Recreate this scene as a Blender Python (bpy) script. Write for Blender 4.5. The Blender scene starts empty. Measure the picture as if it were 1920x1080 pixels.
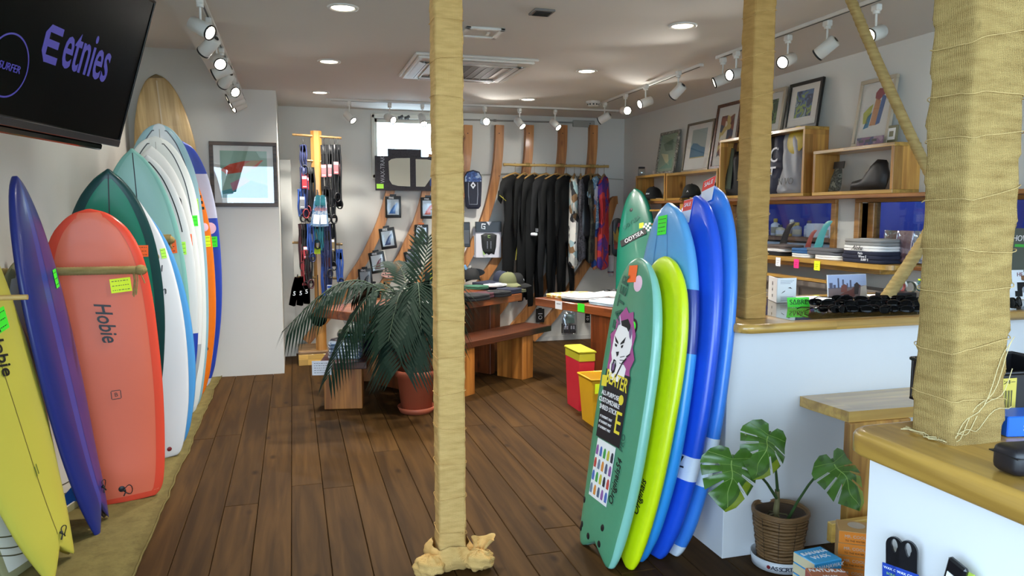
import bpy, bmesh, math, random
from math import sin, cos, pi, radians as R, sqrt
from mathutils import Vector as V, Matrix as M4, noise
from mathutils.geometry import delaunay_2d_cdt
random.seed(7)
S = bpy.context.scene
COL = S.collection

# ---------------------------------------------------------------- camera, world, exposure
H = 1.5
FPX = 1400.0
PIT = math.atan(140 / FPX)
YAW = math.atan(412 * cos(PIT) / FPX)
cd = bpy.data.cameras.new('camera')
cam = bpy.data.objects.new('camera', cd)
COL.objects.link(cam)
cam.location = (0, 0, H)
cam.rotation_euler = (pi / 2 - PIT, 0, -YAW)
cd.sensor_width = 36
cd.lens = FPX / 1920 * 36
cd.clip_start = .05
S.camera = cam
S.view_settings.view_transform = 'Standard'
S.view_settings.look = 'None'
S.view_settings.gamma = 1
S.view_settings.use_curve_mapping = False
S.view_settings.exposure = 0.0
S.cycles.max_bounces = 8
S.cycles.diffuse_bounces = 5
S.cycles.glossy_bounces = 4
S.cycles.transparent_max_bounces = 8
S.cycles.caustics_reflective = False
S.cycles.caustics_refractive = False
S.cycles.sample_clamp_indirect = 4
W = bpy.data.worlds.new('world')
S.world = W
W.use_nodes = True
wb = W.node_tree.nodes['Background']
wb.inputs[0].default_value = (.60, .80, 1, 1)
wb.inputs[1].default_value = 10.0
SPOT_E, DOWN_E = 19, 200

# daylight: the shop front behind the camera is open glass; portal light for the sky
pl = bpy.data.lights.new('shopfront_portal', 'AREA')
pl.shape = 'RECTANGLE'
pl.size, pl.size_y = 4.9, 2.3
pl.cycles.is_portal = True
po = bpy.data.objects.new('shopfront_portal', pl)
COL.objects.link(po)
po.location = (1.24, -1.62, 1.25)
po.rotation_euler = (pi / 2, 0, 0)
# second portal: side opening, added left of the camera to brighten the near counter
pl2 = bpy.data.lights.new('added_side_portal', 'AREA')
pl2.shape = 'RECTANGLE'
pl2.size, pl2.size_y = 2.3, 2.2
pl2.cycles.is_portal = True
po2 = bpy.data.objects.new('added_side_portal', pl2)
COL.objects.link(po2)
po2.location = (-1.45, -.5, 1.35)
po2.rotation_euler = (0, -pi / 2, 0)

# ---------------------------------------------------------------- pixel -> place helpers (photo read at 1920 x 1080)
FW = V((sin(YAW) * cos(PIT), cos(YAW) * cos(PIT), -sin(PIT)))
RT = V((cos(YAW), -sin(YAW), 0))
UP = RT.cross(FW)
C0 = V((0, 0, H))
def ray(x, y): return FW + RT * ((x - 960) / FPX) - UP * ((y - 540) / FPX)
def aZ(x, y, z=0.0):
    r = ray(x, y); return C0 + r * ((z - H) / r.z)
def aY(x, y, Y):
    r = ray(x, y); return C0 + r * (Y / r.y)
def aX(x, y, X):
    r = ray(x, y); return C0 + r * (X / r.x)

# ---------------------------------------------------------------- materials
MC = {}
def srgb(h):
    if isinstance(h, (tuple, list)): return tuple(h[:3]) + (1,)
    c = [int(h[i:i + 2], 16) / 255 for i in (0, 2, 4)]
    return tuple(((v / 12.92) if v <= .04045 else ((v + .055) / 1.055) ** 2.4) for v in c) + (1,)
def mat(name, col='808080', rough=.5, metal=0, var=.08, scale=6, bump=0, bscale=60, coat=0, emit=None, estr=1, alpha=1, spec=.5, stretch=(1, 1, 1), rnd=0):
    if name in MC: return MC[name]
    m = bpy.data.materials.new(name); MC[name] = m
    m.use_nodes = True
    N, L = m.node_tree.nodes, m.node_tree.links
    b = N['Principled BSDF']
    c = srgb(col)
    b.inputs['Roughness'].default_value = rough
    b.inputs['Metallic'].default_value = metal
    b.inputs['Coat Weight'].default_value = coat
    b.inputs['Coat Roughness'].default_value = .06
    b.inputs['Specular IOR Level'].default_value = spec
    b.inputs['Alpha'].default_value = alpha
    tc = N.new('ShaderNodeTexCoord'); mp = N.new('ShaderNodeMapping')
    mp.inputs['Scale'].default_value = stretch
    L.new(tc.outputs['Object'], mp.inputs[0])
    nz = N.new('ShaderNodeTexNoise'); nz.inputs['Scale'].default_value = scale; nz.inputs['Detail'].default_value = 4
    L.new(mp.outputs[0], nz.inputs['Vector'])
    mx = N.new('ShaderNodeMix'); mx.data_type = 'RGBA'
    mx.inputs['A'].default_value = tuple(v * (1 - var) for v in c[:3]) + (1,)
    mx.inputs['B'].default_value = tuple(min(1, v * (1 + var)) for v in c[:3]) + (1,)
    L.new(nz.outputs[0], mx.inputs['Factor'])
    out = mx.outputs['Result']
    if rnd:
        oi = N.new('ShaderNodeObjectInfo'); mr = N.new('ShaderNodeMapRange')
        mr.inputs['To Min'].default_value = 1 - rnd; mr.inputs['To Max'].default_value = 1 + rnd
        L.new(oi.outputs['Random'], mr.inputs[0])
        hs = N.new('ShaderNodeHueSaturation'); L.new(mr.outputs[0], hs.inputs['Value']); L.new(out, hs.inputs['Color'])
        out = hs.outputs[0]
    L.new(out, b.inputs['Base Color'])
    if bump:
        n2 = N.new('ShaderNodeTexNoise'); n2.inputs['Scale'].default_value = bscale; n2.inputs['Detail'].default_value = 3
        L.new(mp.outputs[0], n2.inputs['Vector'])
        bp = N.new('ShaderNodeBump'); bp.inputs['Strength'].default_value = bump; bp.inputs['Distance'].default_value = .01
        L.new(n2.outputs[0], bp.inputs['Height']); L.new(bp.outputs[0], b.inputs['Normal'])
    if emit:
        b.inputs['Emission Color'].default_value = srgb(emit); b.inputs['Emission Strength'].default_value = estr
    return m
def wood(name, c1, c2, axis='Y', scale=2.2, rough=.5, coat=0, staves=0, rnd=.12, world=False, knots=True):
    """grain runs along axis; staves = width of glued strips (0: a single board)"""
    if name in MC: return MC[name]
    m = bpy.data.materials.new(name); MC[name] = m
    m.use_nodes = True
    N, L = m.node_tree.nodes, m.node_tree.links
    b = N['Principled BSDF']; b.inputs['Roughness'].default_value = rough; b.inputs['Coat Weight'].default_value = coat
    b.inputs['Coat Roughness'].default_value = .12
    tc = N.new('ShaderNodeTexCoord'); mp = N.new('ShaderNodeMapping'); gp = N.new('ShaderNodeNewGeometry')
    src = gp.outputs['Position'] if world else tc.outputs['Object']
    oi = N.new('ShaderNodeObjectInfo')
    off = N.new('ShaderNodeVectorMath'); off.operation = 'MULTIPLY_ADD'
    off.inputs[1].default_value = (1, 1, 1)
    L.new(src, off.inputs[0])
    cm = N.new('ShaderNodeCombineXYZ')
    ml = N.new('ShaderNodeMath'); ml.operation = 'MULTIPLY'; ml.inputs[1].default_value = 17
    L.new(oi.outputs['Random'], ml.inputs[0])
    for i in range(3): L.new(ml.outputs[0], cm.inputs[i])
    L.new(cm.outputs[0], off.inputs[2])
    st = {'X': (.06, 1, 1), 'Y': (1, .06, 1), 'Z': (1, 1, .06)}[axis]
    mp.inputs['Scale'].default_value = st
    L.new(off.outputs[0], mp.inputs[0])
    n1 = N.new('ShaderNodeTexNoise'); n1.inputs['Scale'].default_value = scale * 14; n1.inputs['Detail'].default_value = 5; n1.inputs['Distortion'].default_value = .6
    L.new(mp.outputs[0], n1.inputs['Vector'])
    rp = N.new('ShaderNodeValToRGB'); rp.color_ramp.elements[0].position = .36; rp.color_ramp.elements[1].position = .66
    L.new(n1.outputs[0], rp.inputs[0])
    mx = N.new('ShaderNodeMix'); mx.data_type = 'RGBA'
    mx.inputs['A'].default_value = srgb(c2); mx.inputs['B'].default_value = srgb(c1)
    L.new(rp.outputs[0], mx.inputs['Factor'])
    out = mx.outputs['Result']
    if knots:
        vo = N.new('ShaderNodeTexVoronoi'); vo.inputs['Scale'].default_value = 5
        mk = N.new('ShaderNodeMapping'); mk.inputs['Scale'].default_value = tuple(.45 if s < 1 else 1 for s in st)
        L.new(off.outputs[0], mk.inputs[0]); L.new(mk.outputs[0], vo.inputs['Vector'])
        r2 = N.new('ShaderNodeValToRGB'); r2.color_ramp.elements[0].position = .03; r2.color_ramp.elements[1].position = .12
        L.new(vo.outputs['Distance'], r2.inputs[0])
        m2 = N.new('ShaderNodeMix'); m2.data_type = 'RGBA'
        d = srgb(c2); m2.inputs['A'].default_value = (d[0] * .45, d[1] * .4, d[2] * .4, 1)
        L.new(r2.outputs[0], m2.inputs['Factor']); L.new(out, m2.inputs['B']); out = m2.outputs['Result']
    hs = N.new('ShaderNodeHueSaturation'); mr = N.new('ShaderNodeMapRange')
    mr.inputs['To Min'].default_value = 1 - rnd; mr.inputs['To Max'].default_value = 1 + rnd
    if staves:
        sx = N.new('ShaderNodeSeparateXYZ'); L.new(src, sx.inputs[0])
        a = N.new('ShaderNodeVectorMath'); a.operation = 'SNAP'
        a.inputs[1].default_value = {'X': (.45, staves, staves), 'Y': (staves, .45, staves), 'Z': (staves, staves, .45)}[axis]
        L.new(src, a.inputs[0])
        wn = N.new('ShaderNodeTexWhiteNoise'); L.new(a.outputs[0], wn.inputs['Vector'])
        L.new(wn.outputs['Value'], mr.inputs[0])
    else:
        L.new(oi.outputs['Random'], mr.inputs[0])
    L.new(mr.outputs[0], hs.inputs['Value']); L.new(out, hs.inputs['Color'])
    L.new(hs.outputs[0], b.inputs['Base Color'])
    bp = N.new('ShaderNodeBump'); bp.inputs['Strength'].default_value = .15; bp.inputs['Distance'].default_value = .004
    L.new(n1.outputs[0], bp.inputs['Height']); L.new(bp.outputs[0], b.inputs['Normal'])
    return m
def weave(name, c1, c2, scale=160, rough=.9, bump=.6):
    """loose woven cloth (burlap / sisal): two crossed thread waves plus slub noise"""
    if name in MC: return MC[name]
    m = bpy.data.materials.new(name); MC[name] = m
    m.use_nodes = True
    N, L = m.node_tree.nodes, m.node_tree.links
    b = N['Principled BSDF']; b.inputs['Roughness'].default_value = rough; b.inputs['Specular IOR Level'].default_value = .15
    tc = N.new('ShaderNodeTexCoord')
    ws = []
    mr_ = N.new('ShaderNodeMapping'); mr_.inputs['Rotation'].default_value = (0, 0, pi / 4); L.new(tc.outputs['Object'], mr_.inputs[0])
    for ax in ('X', 'Z'):
        w = N.new('ShaderNodeTexWave'); w.bands_direction = ax; w.inputs['Scale'].default_value = scale * .7
        w.inputs['Distortion'].default_value = 3; w.inputs['Detail Scale'].default_value = .6
        L.new(mr_.outputs[0], w.inputs['Vector']); ws.append(w)
    ml = N.new('ShaderNodeMath'); ml.operation = 'MAXIMUM'
    L.new(ws[0].outputs['Fac'], ml.inputs[0]); L.new(ws[1].outputs['Fac'], ml.inputs[1])
    nz = N.new('ShaderNodeTexNoise'); nz.inputs['Scale'].default_value = 14; nz.inputs['Detail'].default_value = 6
    mp = N.new('ShaderNodeMapping'); mp.inputs['Scale'].default_value = (1, 1, 5)
    L.new(tc.outputs['Object'], mp.inputs[0]); L.new(mp.outputs[0], nz.inputs['Vector'])
    ad = N.new('ShaderNodeMath'); ad.operation = 'MULTIPLY_ADD'; ad.inputs[1].default_value = .55; ad.use_clamp = True
    L.new(ml.outputs[0], ad.inputs[0])
    sb = N.new('ShaderNodeMath'); sb.operation = 'MULTIPLY_ADD'; sb.inputs[1].default_value = 1.3; sb.inputs[2].default_value = -.33
    L.new(nz.outputs[0], sb.inputs[0]); L.new(sb.outputs[0], ad.inputs[2])
    mx = N.new('ShaderNodeMix'); mx.data_type = 'RGBA'
    mx.inputs['A'].default_value = srgb(c2); mx.inputs['B'].default_value = srgb(c1)
    L.new(ad.outputs[0], mx.inputs['Factor']); L.new(mx.outputs['Result'], b.inputs['Base Color'])
    bp = N.new('ShaderNodeBump'); bp.inputs['Strength'].default_value = bump; bp.inputs['Distance'].default_value = .003
    L.new(ml.outputs[0], bp.inputs['Height']); L.new(bp.outputs[0], b.inputs['Normal'])
    return m
def patches(name, cols, scale=8, rough=.8, stretch=(1, 1, 1), kind='VORONOI', coat=0):
    """printed pattern: cells or blotches of a few colours"""
    if name in MC: return MC[name]
    m = bpy.data.materials.new(name); MC[name] = m
    m.use_nodes = True
    N, L = m.node_tree.nodes, m.node_tree.links
    b = N['Principled BSDF']; b.inputs['Roughness'].default_value = rough; b.inputs['Coat Weight'].default_value = coat
    tc = N.new('ShaderNodeTexCoord'); mp = N.new('ShaderNodeMapping'); mp.inputs['Scale'].default_value = stretch
    L.new(tc.outputs['Object'], mp.inputs[0])
    rp = N.new('ShaderNodeValToRGB'); cr = rp.color_ramp; cr.interpolation = 'CONSTANT'
    if kind == 'VORONOI':
        t = N.new('ShaderNodeTexVoronoi'); t.inputs['Scale'].default_value = scale; L.new(mp.outputs[0], t.inputs['Vector'])
        sp = N.new('ShaderNodeSeparateColor'); L.new(t.outputs['Color'], sp.inputs[0]); L.new(sp.outputs[0], rp.inputs[0])
        lo, hi = 0, 1
    else:
        t = N.new('ShaderNodeTexNoise'); t.inputs['Scale'].default_value = scale; t.inputs['Detail'].default_value = 2; t.inputs['Distortion'].default_value = 1
        L.new(mp.outputs[0], t.inputs['Vector']); L.new(t.outputs[0], rp.inputs[0])
        lo, hi = .34, .7
    n = len(cols)
    for i, c in enumerate(cols):
        p = lo + (hi - lo) * i / n
        e = cr.elements[i] if i < 2 else cr.elements.new(p)
        e.position = p if i else 0
        e.color = srgb(c)
    L.new(rp.outputs[0], b.inputs['Base Color'])
    return m
def glass(name, tint=(1, 1, 1), rough=0, mixf=.1):
    if name in MC: return MC[name]
    m = bpy.data.materials.new(name); MC[name] = m
    m.use_nodes = True
    N, L = m.node_tree.nodes, m.node_tree.links
    for n in list(N): N.remove(n)
    o = N.new('ShaderNodeOutputMaterial'); t = N.new('ShaderNodeBsdfTransparent'); g = N.new('ShaderNodeBsdfGlossy'); x = N.new('ShaderNodeMixShader')
    t.inputs[0].default_value = tint + (1,); g.inputs['Roughness'].default_value = rough
    f = N.new('ShaderNodeLayerWeight'); f.inputs[0].default_value = .5
    pw_ = N.new('ShaderNodeMath'); pw_.operation = 'POWER'; pw_.inputs[1].default_value = 5; L.new(f.outputs['Facing'], pw_.inputs[0])
    ad = N.new('ShaderNodeMath'); ad.operation = 'MULTIPLY_ADD'; ad.inputs[1].default_value = .8; ad.inputs[2].default_value = mixf; ad.use_clamp = True
    L.new(pw_.outputs[0], ad.inputs[0]); L.new(ad.outputs[0], x.inputs[0]); L.new(t.outputs[0], x.inputs[1]); L.new(g.outputs[0], x.inputs[2]); L.new(x.outputs[0], o.inputs[0])
    return m

# ---------------------------------------------------------------- mesh builder
def basis(o, x, y, z):
    return M4(((x[0], y[0], z[0], o[0]), (x[1], y[1], z[1], o[1]), (x[2], y[2], z[2], o[2]), (0, 0, 0, 1)))
def rotz(a): return M4.Rotation(a, 4, 'Z')
def mv(x, y, z): return M4.Translation((x, y, z))
class B:
    def __init__(s, T=None): s.v = []; s.f = []; s.mi = []; s.sm = []; s.T = T; s.k = 0; s.smooth = False
    def add(s, vs, fs, sm=None, k=None):
        o = len(s.v)
        for p in vs:
            p = V(p); s.v.append(s.T @ p if s.T else p)
        for i, f in enumerate(fs):
            s.f.append([o + j for j in f]); s.sm.append(s.smooth if sm is None else sm)
            s.mi.append(k[i] if isinstance(k, list) else (s.k if k is None else k))
        return s
    def box(s, x0, x1, y0, y1, z0, z1, b=0, k=None):
        if x0 > x1: x0, x1 = x1, x0
        if y0 > y1: y0, y1 = y1, y0
        if z0 > z1: z0, z1 = z1, z0
        if not b:
            vs = [(x, y, z) for z in (z0, z1) for y in (y0, y1) for x in (x0, x1)]
            return s.add(vs, [(0, 2, 3, 1), (4, 5, 7, 6), (0, 1, 5, 4), (2, 6, 7, 3), (0, 4, 6, 2), (1, 3, 7, 5)], False, k)
        bm = bmesh.new(); bmesh.ops.create_cube(bm, size=1)
        for q in bm.verts: q.co = V((x0 + (q.co.x + .5) * (x1 - x0), y0 + (q.co.y + .5) * (y1 - y0), z0 + (q.co.z + .5) * (z1 - z0)))
        bmesh.ops.bevel(bm, geom=bm.edges[:], offset=min(b, .45 * min(x1 - x0, y1 - y0, z1 - z0)), segments=1 if b < .012 else 3, profile=.5, affect='EDGES')
        bm.verts.index_update()
        s.add([q.co[:] for q in bm.verts], [[q.index for q in f.verts] for f in bm.faces], b >= .012, k)
        bm.free(); return s
    def cbox(s, c, d, b=0, k=None): return s.box(c[0] - d[0] / 2, c[0] + d[0] / 2, c[1] - d[1] / 2, c[1] + d[1] / 2, c[2] - d[2] / 2, c[2] + d[2] / 2, b, k)
    def cyl(s, p, q, r, r2=None, n=16, caps=True, k=None):
        return s.tube([p, q], [r, r if r2 is None else r2], n, caps, k)
    def tube(s, pts, r, n=8, caps=True, k=None, closed=False):
        pts = [V(p) for p in pts]; m = len(pts)
        rs = r if isinstance(r, (list, tuple)) else [r] * m
        vs = []; up = None
        for i, p in enumerate(pts):
            if closed: t = pts[(i + 1) % m] - pts[i - 1]
            else: t = (pts[min(i + 1, m - 1)] - pts[max(i - 1, 0)])
            t = t.normalized() if t.length > 1e-9 else V((0, 0, 1))
            if up is None: up = t.orthogonal().normalized()
            up = up - t * up.dot(t)
            up = up.normalized() if up.length > 1e-6 else t.orthogonal().normalized()
            sd = t.cross(up)
            for j in range(n):
                a = 2 * pi * j / n
                vs.append(p + (up * cos(a) + sd * sin(a)) * rs[i])
        fs = []
        for i in range(m if closed else m - 1):
            for j in range(n):
                a, b_ = i * n + j, i * n + (j + 1) % n
                c, d = ((i + 1) % m) * n + (j + 1) % n, ((i + 1) % m) * n + j
                fs.append((a, b_, c, d))
        s.add(vs, fs, True, k)
        if caps and not closed:
            s.add(vs[:n], [tuple(range(n))[::-1]], False, k); s.add(vs[-n:], [tuple(range(n))], False, k)
        return s
    def lathe(s, prof, n=28, c=(0, 0, 0), k=None, sm=True):
        vs = [(c[0] + r * cos(2 * pi * j / n), c[1] + r * sin(2 * pi * j / n), c[2] + z) for r, z in prof for j in range(n)]
        fs = [(i * n + j, i * n + (j + 1) % n, (i + 1) * n + (j + 1) % n, (i + 1) * n + j) for i in range(len(prof) - 1) for j in range(n)]
        return s.add(vs, fs, sm, k)
    def ngon(s, pts, k=None): return s.add(pts, [tuple(range(len(pts)))], False, k)
    def prism(s, out, z0, z1, k=None, sm=False):
        n = len(out)
        vs = [(x, y, z0) for x, y in out] + [(x, y, z1) for x, y in out]
        s.add(vs, [(i, (i + 1) % n, n + (i + 1) % n, n + i) for i in range(n)], sm, k)
        s.add(vs[:n], [tuple(range(n))[::-1]], False, k); s.add(vs[n:], [tuple(range(n))], False, k)
        return s
    def grid(s, f, nu, nv, closed=False, k=None, sm=True):
        vs = [f(i / (nu - (0 if closed else 1)), j / (nv - 1)) for j in range(nv) for i in range(nu)]
        fs = []
        for j in range(nv - 1):
            for i in range(nu if closed else nu - 1):
                i2 = (i + 1) % nu
                fs.append((j * nu + i, j * nu + i2, (j + 1) * nu + i2, (j + 1) * nu + i))
        return s.add(vs, fs, sm, k)
    def sphere(s, c, r, n=16, m=10, k=None):
        r = r if isinstance(r, (tuple, list)) else (r, r, r)
        return s.grid(lambda u, v: (c[0] + r[0] * sin(pi * v) * cos(2 * pi * u), c[1] + r[1] * sin(pi * v) * sin(2 * pi * u), c[2] - r[2] * cos(pi * v)), n, m, True, k)
    def inflate(s, out, th, res=.03, rad=None, fn=None, k=None, flat=False):
        """soft body from a 2-D outline: thickness th in the middle, rounded to the edge"""
        n = len(out)
        xs = [p[0] for p in out]; ys = [p[1] for p in out]
        def dist(p):
            d = 1e9; ins = False
            for i in range(n):
                ax, ay = out[i]; bx, by = out[(i + 1) % n]
                ex, ey = bx - ax, by - ay; l = ex * ex + ey * ey + 1e-12
                t = max(0, min(1, ((p[0] - ax) * ex + (p[1] - ay) * ey) / l))
                d = min(d, math.hypot(p[0] - ax - ex * t, p[1] - ay - ey * t))
                if (ay > p[1]) != (by > p[1]) and p[0] < (bx - ax) * (p[1] - ay) / (by - ay) + ax: ins = not ins
            return d if ins else -d
        pts = [V(p) for p in out]
        x = min(xs) + res / 2; row = 0
        while x < max(xs):
            y = min(ys) + res / 2 + (res / 2 if row % 2 else 0)
            while y < max(ys):
                if dist((x, y)) > res * .45: pts.append(V((x, y)))
                y += res
            x += res; row += 1
        r = delaunay_2d_cdt(pts, [], [list(range(n))], 1, 1e-6)
        vv, ff = r[0], r[2]
        rad = rad or th * 1.5
        top = []; bot = []
        for p in vv:
            d = max(0, dist(p)); q = min(1, d / rad)
            hgt = th / 2 * sqrt(max(0, 1 - (1 - q) ** 2))
            o = fn(p.x, p.y) if fn else V((p.x, p.y, 0))
            o = V(o)
            top.append(o + V((0, 0, hgt))); bot.append(o - V((0, 0, hgt)))
        s.add(top, [f for f in ff], True, k)
        if not flat: s.add(bot, [tuple(reversed(f)) for f in ff], True, k)
        return s
    def obj(s, name, m, parent=None, weld=False):
        me = bpy.data.meshes.new(name)
        me.from_pydata([p[:] for p in s.v], [], s.f)
        ms = m if isinstance(m, (list, tuple)) else [m]
        for q in ms: me.materials.append(q)
        me.polygons.foreach_set('material_index', [min(i, len(ms) - 1) for i in s.mi])
        me.polygons.foreach_set('use_smooth', s.sm)
        if weld:
            bm = bmesh.new(); bm.from_mesh(me); bmesh.ops.remove_doubles(bm, verts=bm.verts, dist=1e-5)
            bmesh.ops.recalc_face_normals(bm, faces=bm.faces); bm.to_mesh(me); bm.free()
        me.update()
        o = bpy.data.objects.new(name, me); COL.objects.link(o)
        if parent: o.parent = parent
        return o
def tag(o, label=None, cat=None, group=None, kind=None):
    if label: o['label'] = label
    if cat: o['category'] = cat
    if group: o['group'] = group
    if kind: o['kind'] = kind
    return o
def T(name, label, cat, mat4=None, group=None):
    o = bpy.data.objects.new(name, None); COL.objects.link(o); o.empty_display_size = .05
    if mat4 is not None: o.matrix_world = mat4
    return tag(o, label, cat, group)
def dup(o, mat4=None, label=None, parent=None):
    c = o.copy(); COL.objects.link(c)
    if parent: c.parent = parent
    if mat4 is not None: c.matrix_world = mat4
    if label: c['label'] = label
    for ch in o.children: dup(ch, None, None, c)
    return c
def mid(pts):
    return sum((V(p) for p in pts), V()) / len(pts)
def text(name, body, size, m, parent, T4, ext=.0008, align='CENTER', shear=0, sx=1, spacing=1, valign='CENTER', bold=0):
    cu = bpy.data.curves.new(name, 'FONT'); cu.body = body; cu.size = size; cu.extrude = ext; cu.offset = size * bold; cu.resolution_u = 3
    cu.align_x = align; cu.align_y = valign; cu.shear = shear; cu.space_character = spacing
    t = bpy.data.objects.new(name, cu); COL.objects.link(t)
    me = bpy.data.meshes.new_from_object(t); bpy.data.objects.remove(t); bpy.data.curves.remove(cu)
    me.name = name
    if sx != 1:
        for q in me.vertices: q.co.x *= sx
    me.materials.clear(); me.materials.append(m)
    o = bpy.data.objects.new(name, me); COL.objects.link(o)
    if parent: o.parent = parent
    o.matrix_basis = T4
    return o
def face(o, right, up, off=0):
    """matrix whose x runs right, y up and z out of the face"""
    x = V(right).normalized(); y = V(up); y = (y - x * x.dot(y)).normalized(); z = x.cross(y)
    return basis(V(o) + z * off, x, y, z)
def card(name, o, right, up, w, h, m, parent, th=.0015, off=0):
    b = B(); b.box(-w / 2, w / 2, -h / 2, h / 2, -th / 2, th / 2)
    c = b.obj(name, m, parent); c.matrix_basis = face(o, right, up, off + th / 2)
    return c
ORD = ['first', 'second', 'third', 'fourth', 'fifth', 'sixth', 'seventh', 'eighth', 'ninth', 'tenth', 'eleventh', 'twelfth']
BLACK = mat('black_print', '111114', .5)
WHITE = mat('white_print', 'e8eaf0', .5)
STK = {k: mat('tag_' + k, c, .6, var=.04) for k, c in dict(green='3df02a', orange='ff6a1e', yellow='e6ff1c', pink='ff2d86', white='eef0f4', lime='b9ff52', red='f0483c', palepink='f3c9dd').items()}
# ---------------------------------------------------------------- setting
XL, XR, YB, YP, CZ, HZ, XE = -1.34, 3.81, 8.266, 7.25, 2.61, 2.93, -.576
plaster = mat('wall_plaster', 'd4d3cd', .9, var=.03, scale=3, bump=.05, bscale=120)
ceilm = mat('ceiling_paint', 'd6d2cc', .9, var=.02, scale=2)
floorm = wood('floor_pine', '4b3419', '362410', 'Y', 1.4, .6, 0, rnd=.14, world=True)
floorm.node_tree.nodes['Principled BSDF'].inputs['Specular IOR Level'].default_value = .08
sub = mat('subfloor', '17100b', .9)
def struct(b, name, m, parent=None):
    o = b.obj(name, m, parent)
    if not parent: o['kind'] = 'structure'
    return o
FL = struct(B().box(XL - .1, XR + .1, -1.7, YB + .1, -.08, -.02), 'floor', sub)
pw = .1655
x = XL - .03; r = 0
while x < XR:
    y = -1.65 - random.random() * 2.0
    while y < YB:
        L_ = random.choice([1.8, 2.4, 3.0, 3.6])
        y0, y1 = max(y, -1.65), min(y + L_, YB)
        if y1 - y0 > .05:
            b = B(); b.box(x + .0012, min(x + pw, XR + .02) - .0012, y0 + .0012, y1 - .0012, -.02, random.uniform(-.0012, .0), .0025)
            b.obj('plank', floorm, FL)
        y += L_
    x += pw
struct(B().box(XL - .1, XL, .6, YB, -.02, HZ).box(XL - .1, XL, -1.7, .6, -.02, .3).box(XL - .1, XL, -1.7, .6, 2.45, HZ), 'wall_left', plaster)  # gap beside the camera is an added opening, letting daylight onto the near counter
struct(B().box(XL, -.113, YP, YB + .1, -.02, CZ).box(XL, XE, YP, YB + .1, CZ, HZ), 'wall_partition', plaster)
# back wall with the window opening
wx0, wx1, wz0, wz1 = .875, 1.58, 1.92, 2.52
struct(B().box(-.113, wx0, YB, YB + .12, -.02, CZ).box(wx1, XR, YB, YB + .12, -.02, CZ).box(wx0, wx1, YB, YB + .12, -.02, wz0).box(wx0, wx1, YB, YB + .12, wz1, CZ), 'wall_back', plaster)
# right wall with two workshop windows
W1 = (4.62, 7.2); W2 = (2.9, 4.33); wza, wzb = 1.21, 1.575
b = B()
b.box(XR, XR + .1, -1.7, YB, -.02, wza).box(XR, XR + .1, -1.7, YB, wzb, CZ).box(XR, XR + .1, -1.7, W2[0], wza, wzb)
b.box(XR, XR + .1, W2[1], W1[0], wza, wzb).box(XR, XR + .1, W1[1], YB, wza, wzb)
struct(b, 'wall_right', plaster)
# front wall: pillars and lintel round the open shop front
b = B(); b.box(XL, XR, -1.8, -1.68, 2.45, HZ).box(XL, XL + .08, -1.8, -1.68, 0, 2.45).box(XR - .1, XR, -1.8, -1.68, 0, 2.45).box(1.2, 1.26, -1.8, -1.68, 0, 2.45)
struct(b, 'wall_front', plaster)
struct(B().box(-40, 40, -60, -1.8, -.2, -.1).box(-40, XL - .1, -1.8, 20, -.2, -.1), 'trim_9', mat('pavement', 'b9b8b2', .9)).name = 'floor_street'
struct(B().box(XE, XR + .1, -1.8, YB + .1, CZ, CZ + .1), 'ceiling', ceilm)
struct(B().box(XL - .1, XE, -1.8, YB + .1, HZ, HZ + .1).box(XE - .02, XE, -1.8, YP, CZ, HZ), 'ceiling_recess', ceilm)
# white door leaf edge behind the partition
struct(B().box(-.113, .0, 8.10, 8.25, 0, 2.05, .003), 'door_1', mat('door_white', 'cfcfca', .6))
struct(B().box(.0, XR, YB - .012, YB, 0, .05), 'baseboard_back', mat('baseboard_white', 'c9c8c4', .6))

# back window: aluminium frame, two sashes, frosted panes
alu = mat('window_alu', 'd6d3c6', .4)
pane = glass('clear_pane', (.97, .98, .97), 0, .02)
wf = B(); wf.box(wx0 - .03, wx1 + .03, YB - .03, YB + .08, wz1, wz1 + .05, .004).box(wx0 - .03, wx1 + .03, YB - .03, YB + .08, wz0 - .05, wz0, .004)
for xa in (wx0 - .035, wx1): wf.box(xa, xa + .035, YB - .03, YB + .08, wz0 - .04, wz1 + .04, .004)
W_ = struct(wf, 'window_1', alu)
sash = B()
for xa in (wx0, wx1 - .03): sash.box(xa, xa + .03, YB + .02, YB + .05, wz0, wz1, .003)
for za in (wz0, wz1 - .04): sash.box(wx0, wx1, YB + .02, YB + .05, za, za + .04, .003)
sash.obj('sash', alu, W_)
for xa, xb in ((wx0 + .03, wx1 - .03),):
    B().box(xa, xb, YB + .032, YB + .038, wz0 + .04, wz1 - .04).obj('pane', pane, W_)
lt = B()
for xa in (1.13, 1.20): lt.cyl((xa, YB - .035, wz1 + .0), (xa + .05, YB - .035, wz1 + .03), .015).cbox((xa + .02, YB - .03, wz1 + .01), (.05, .01, .03), .003)
lt.obj('latch', mat('latch_metal', '50504e', .35, .8), W_)

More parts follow.
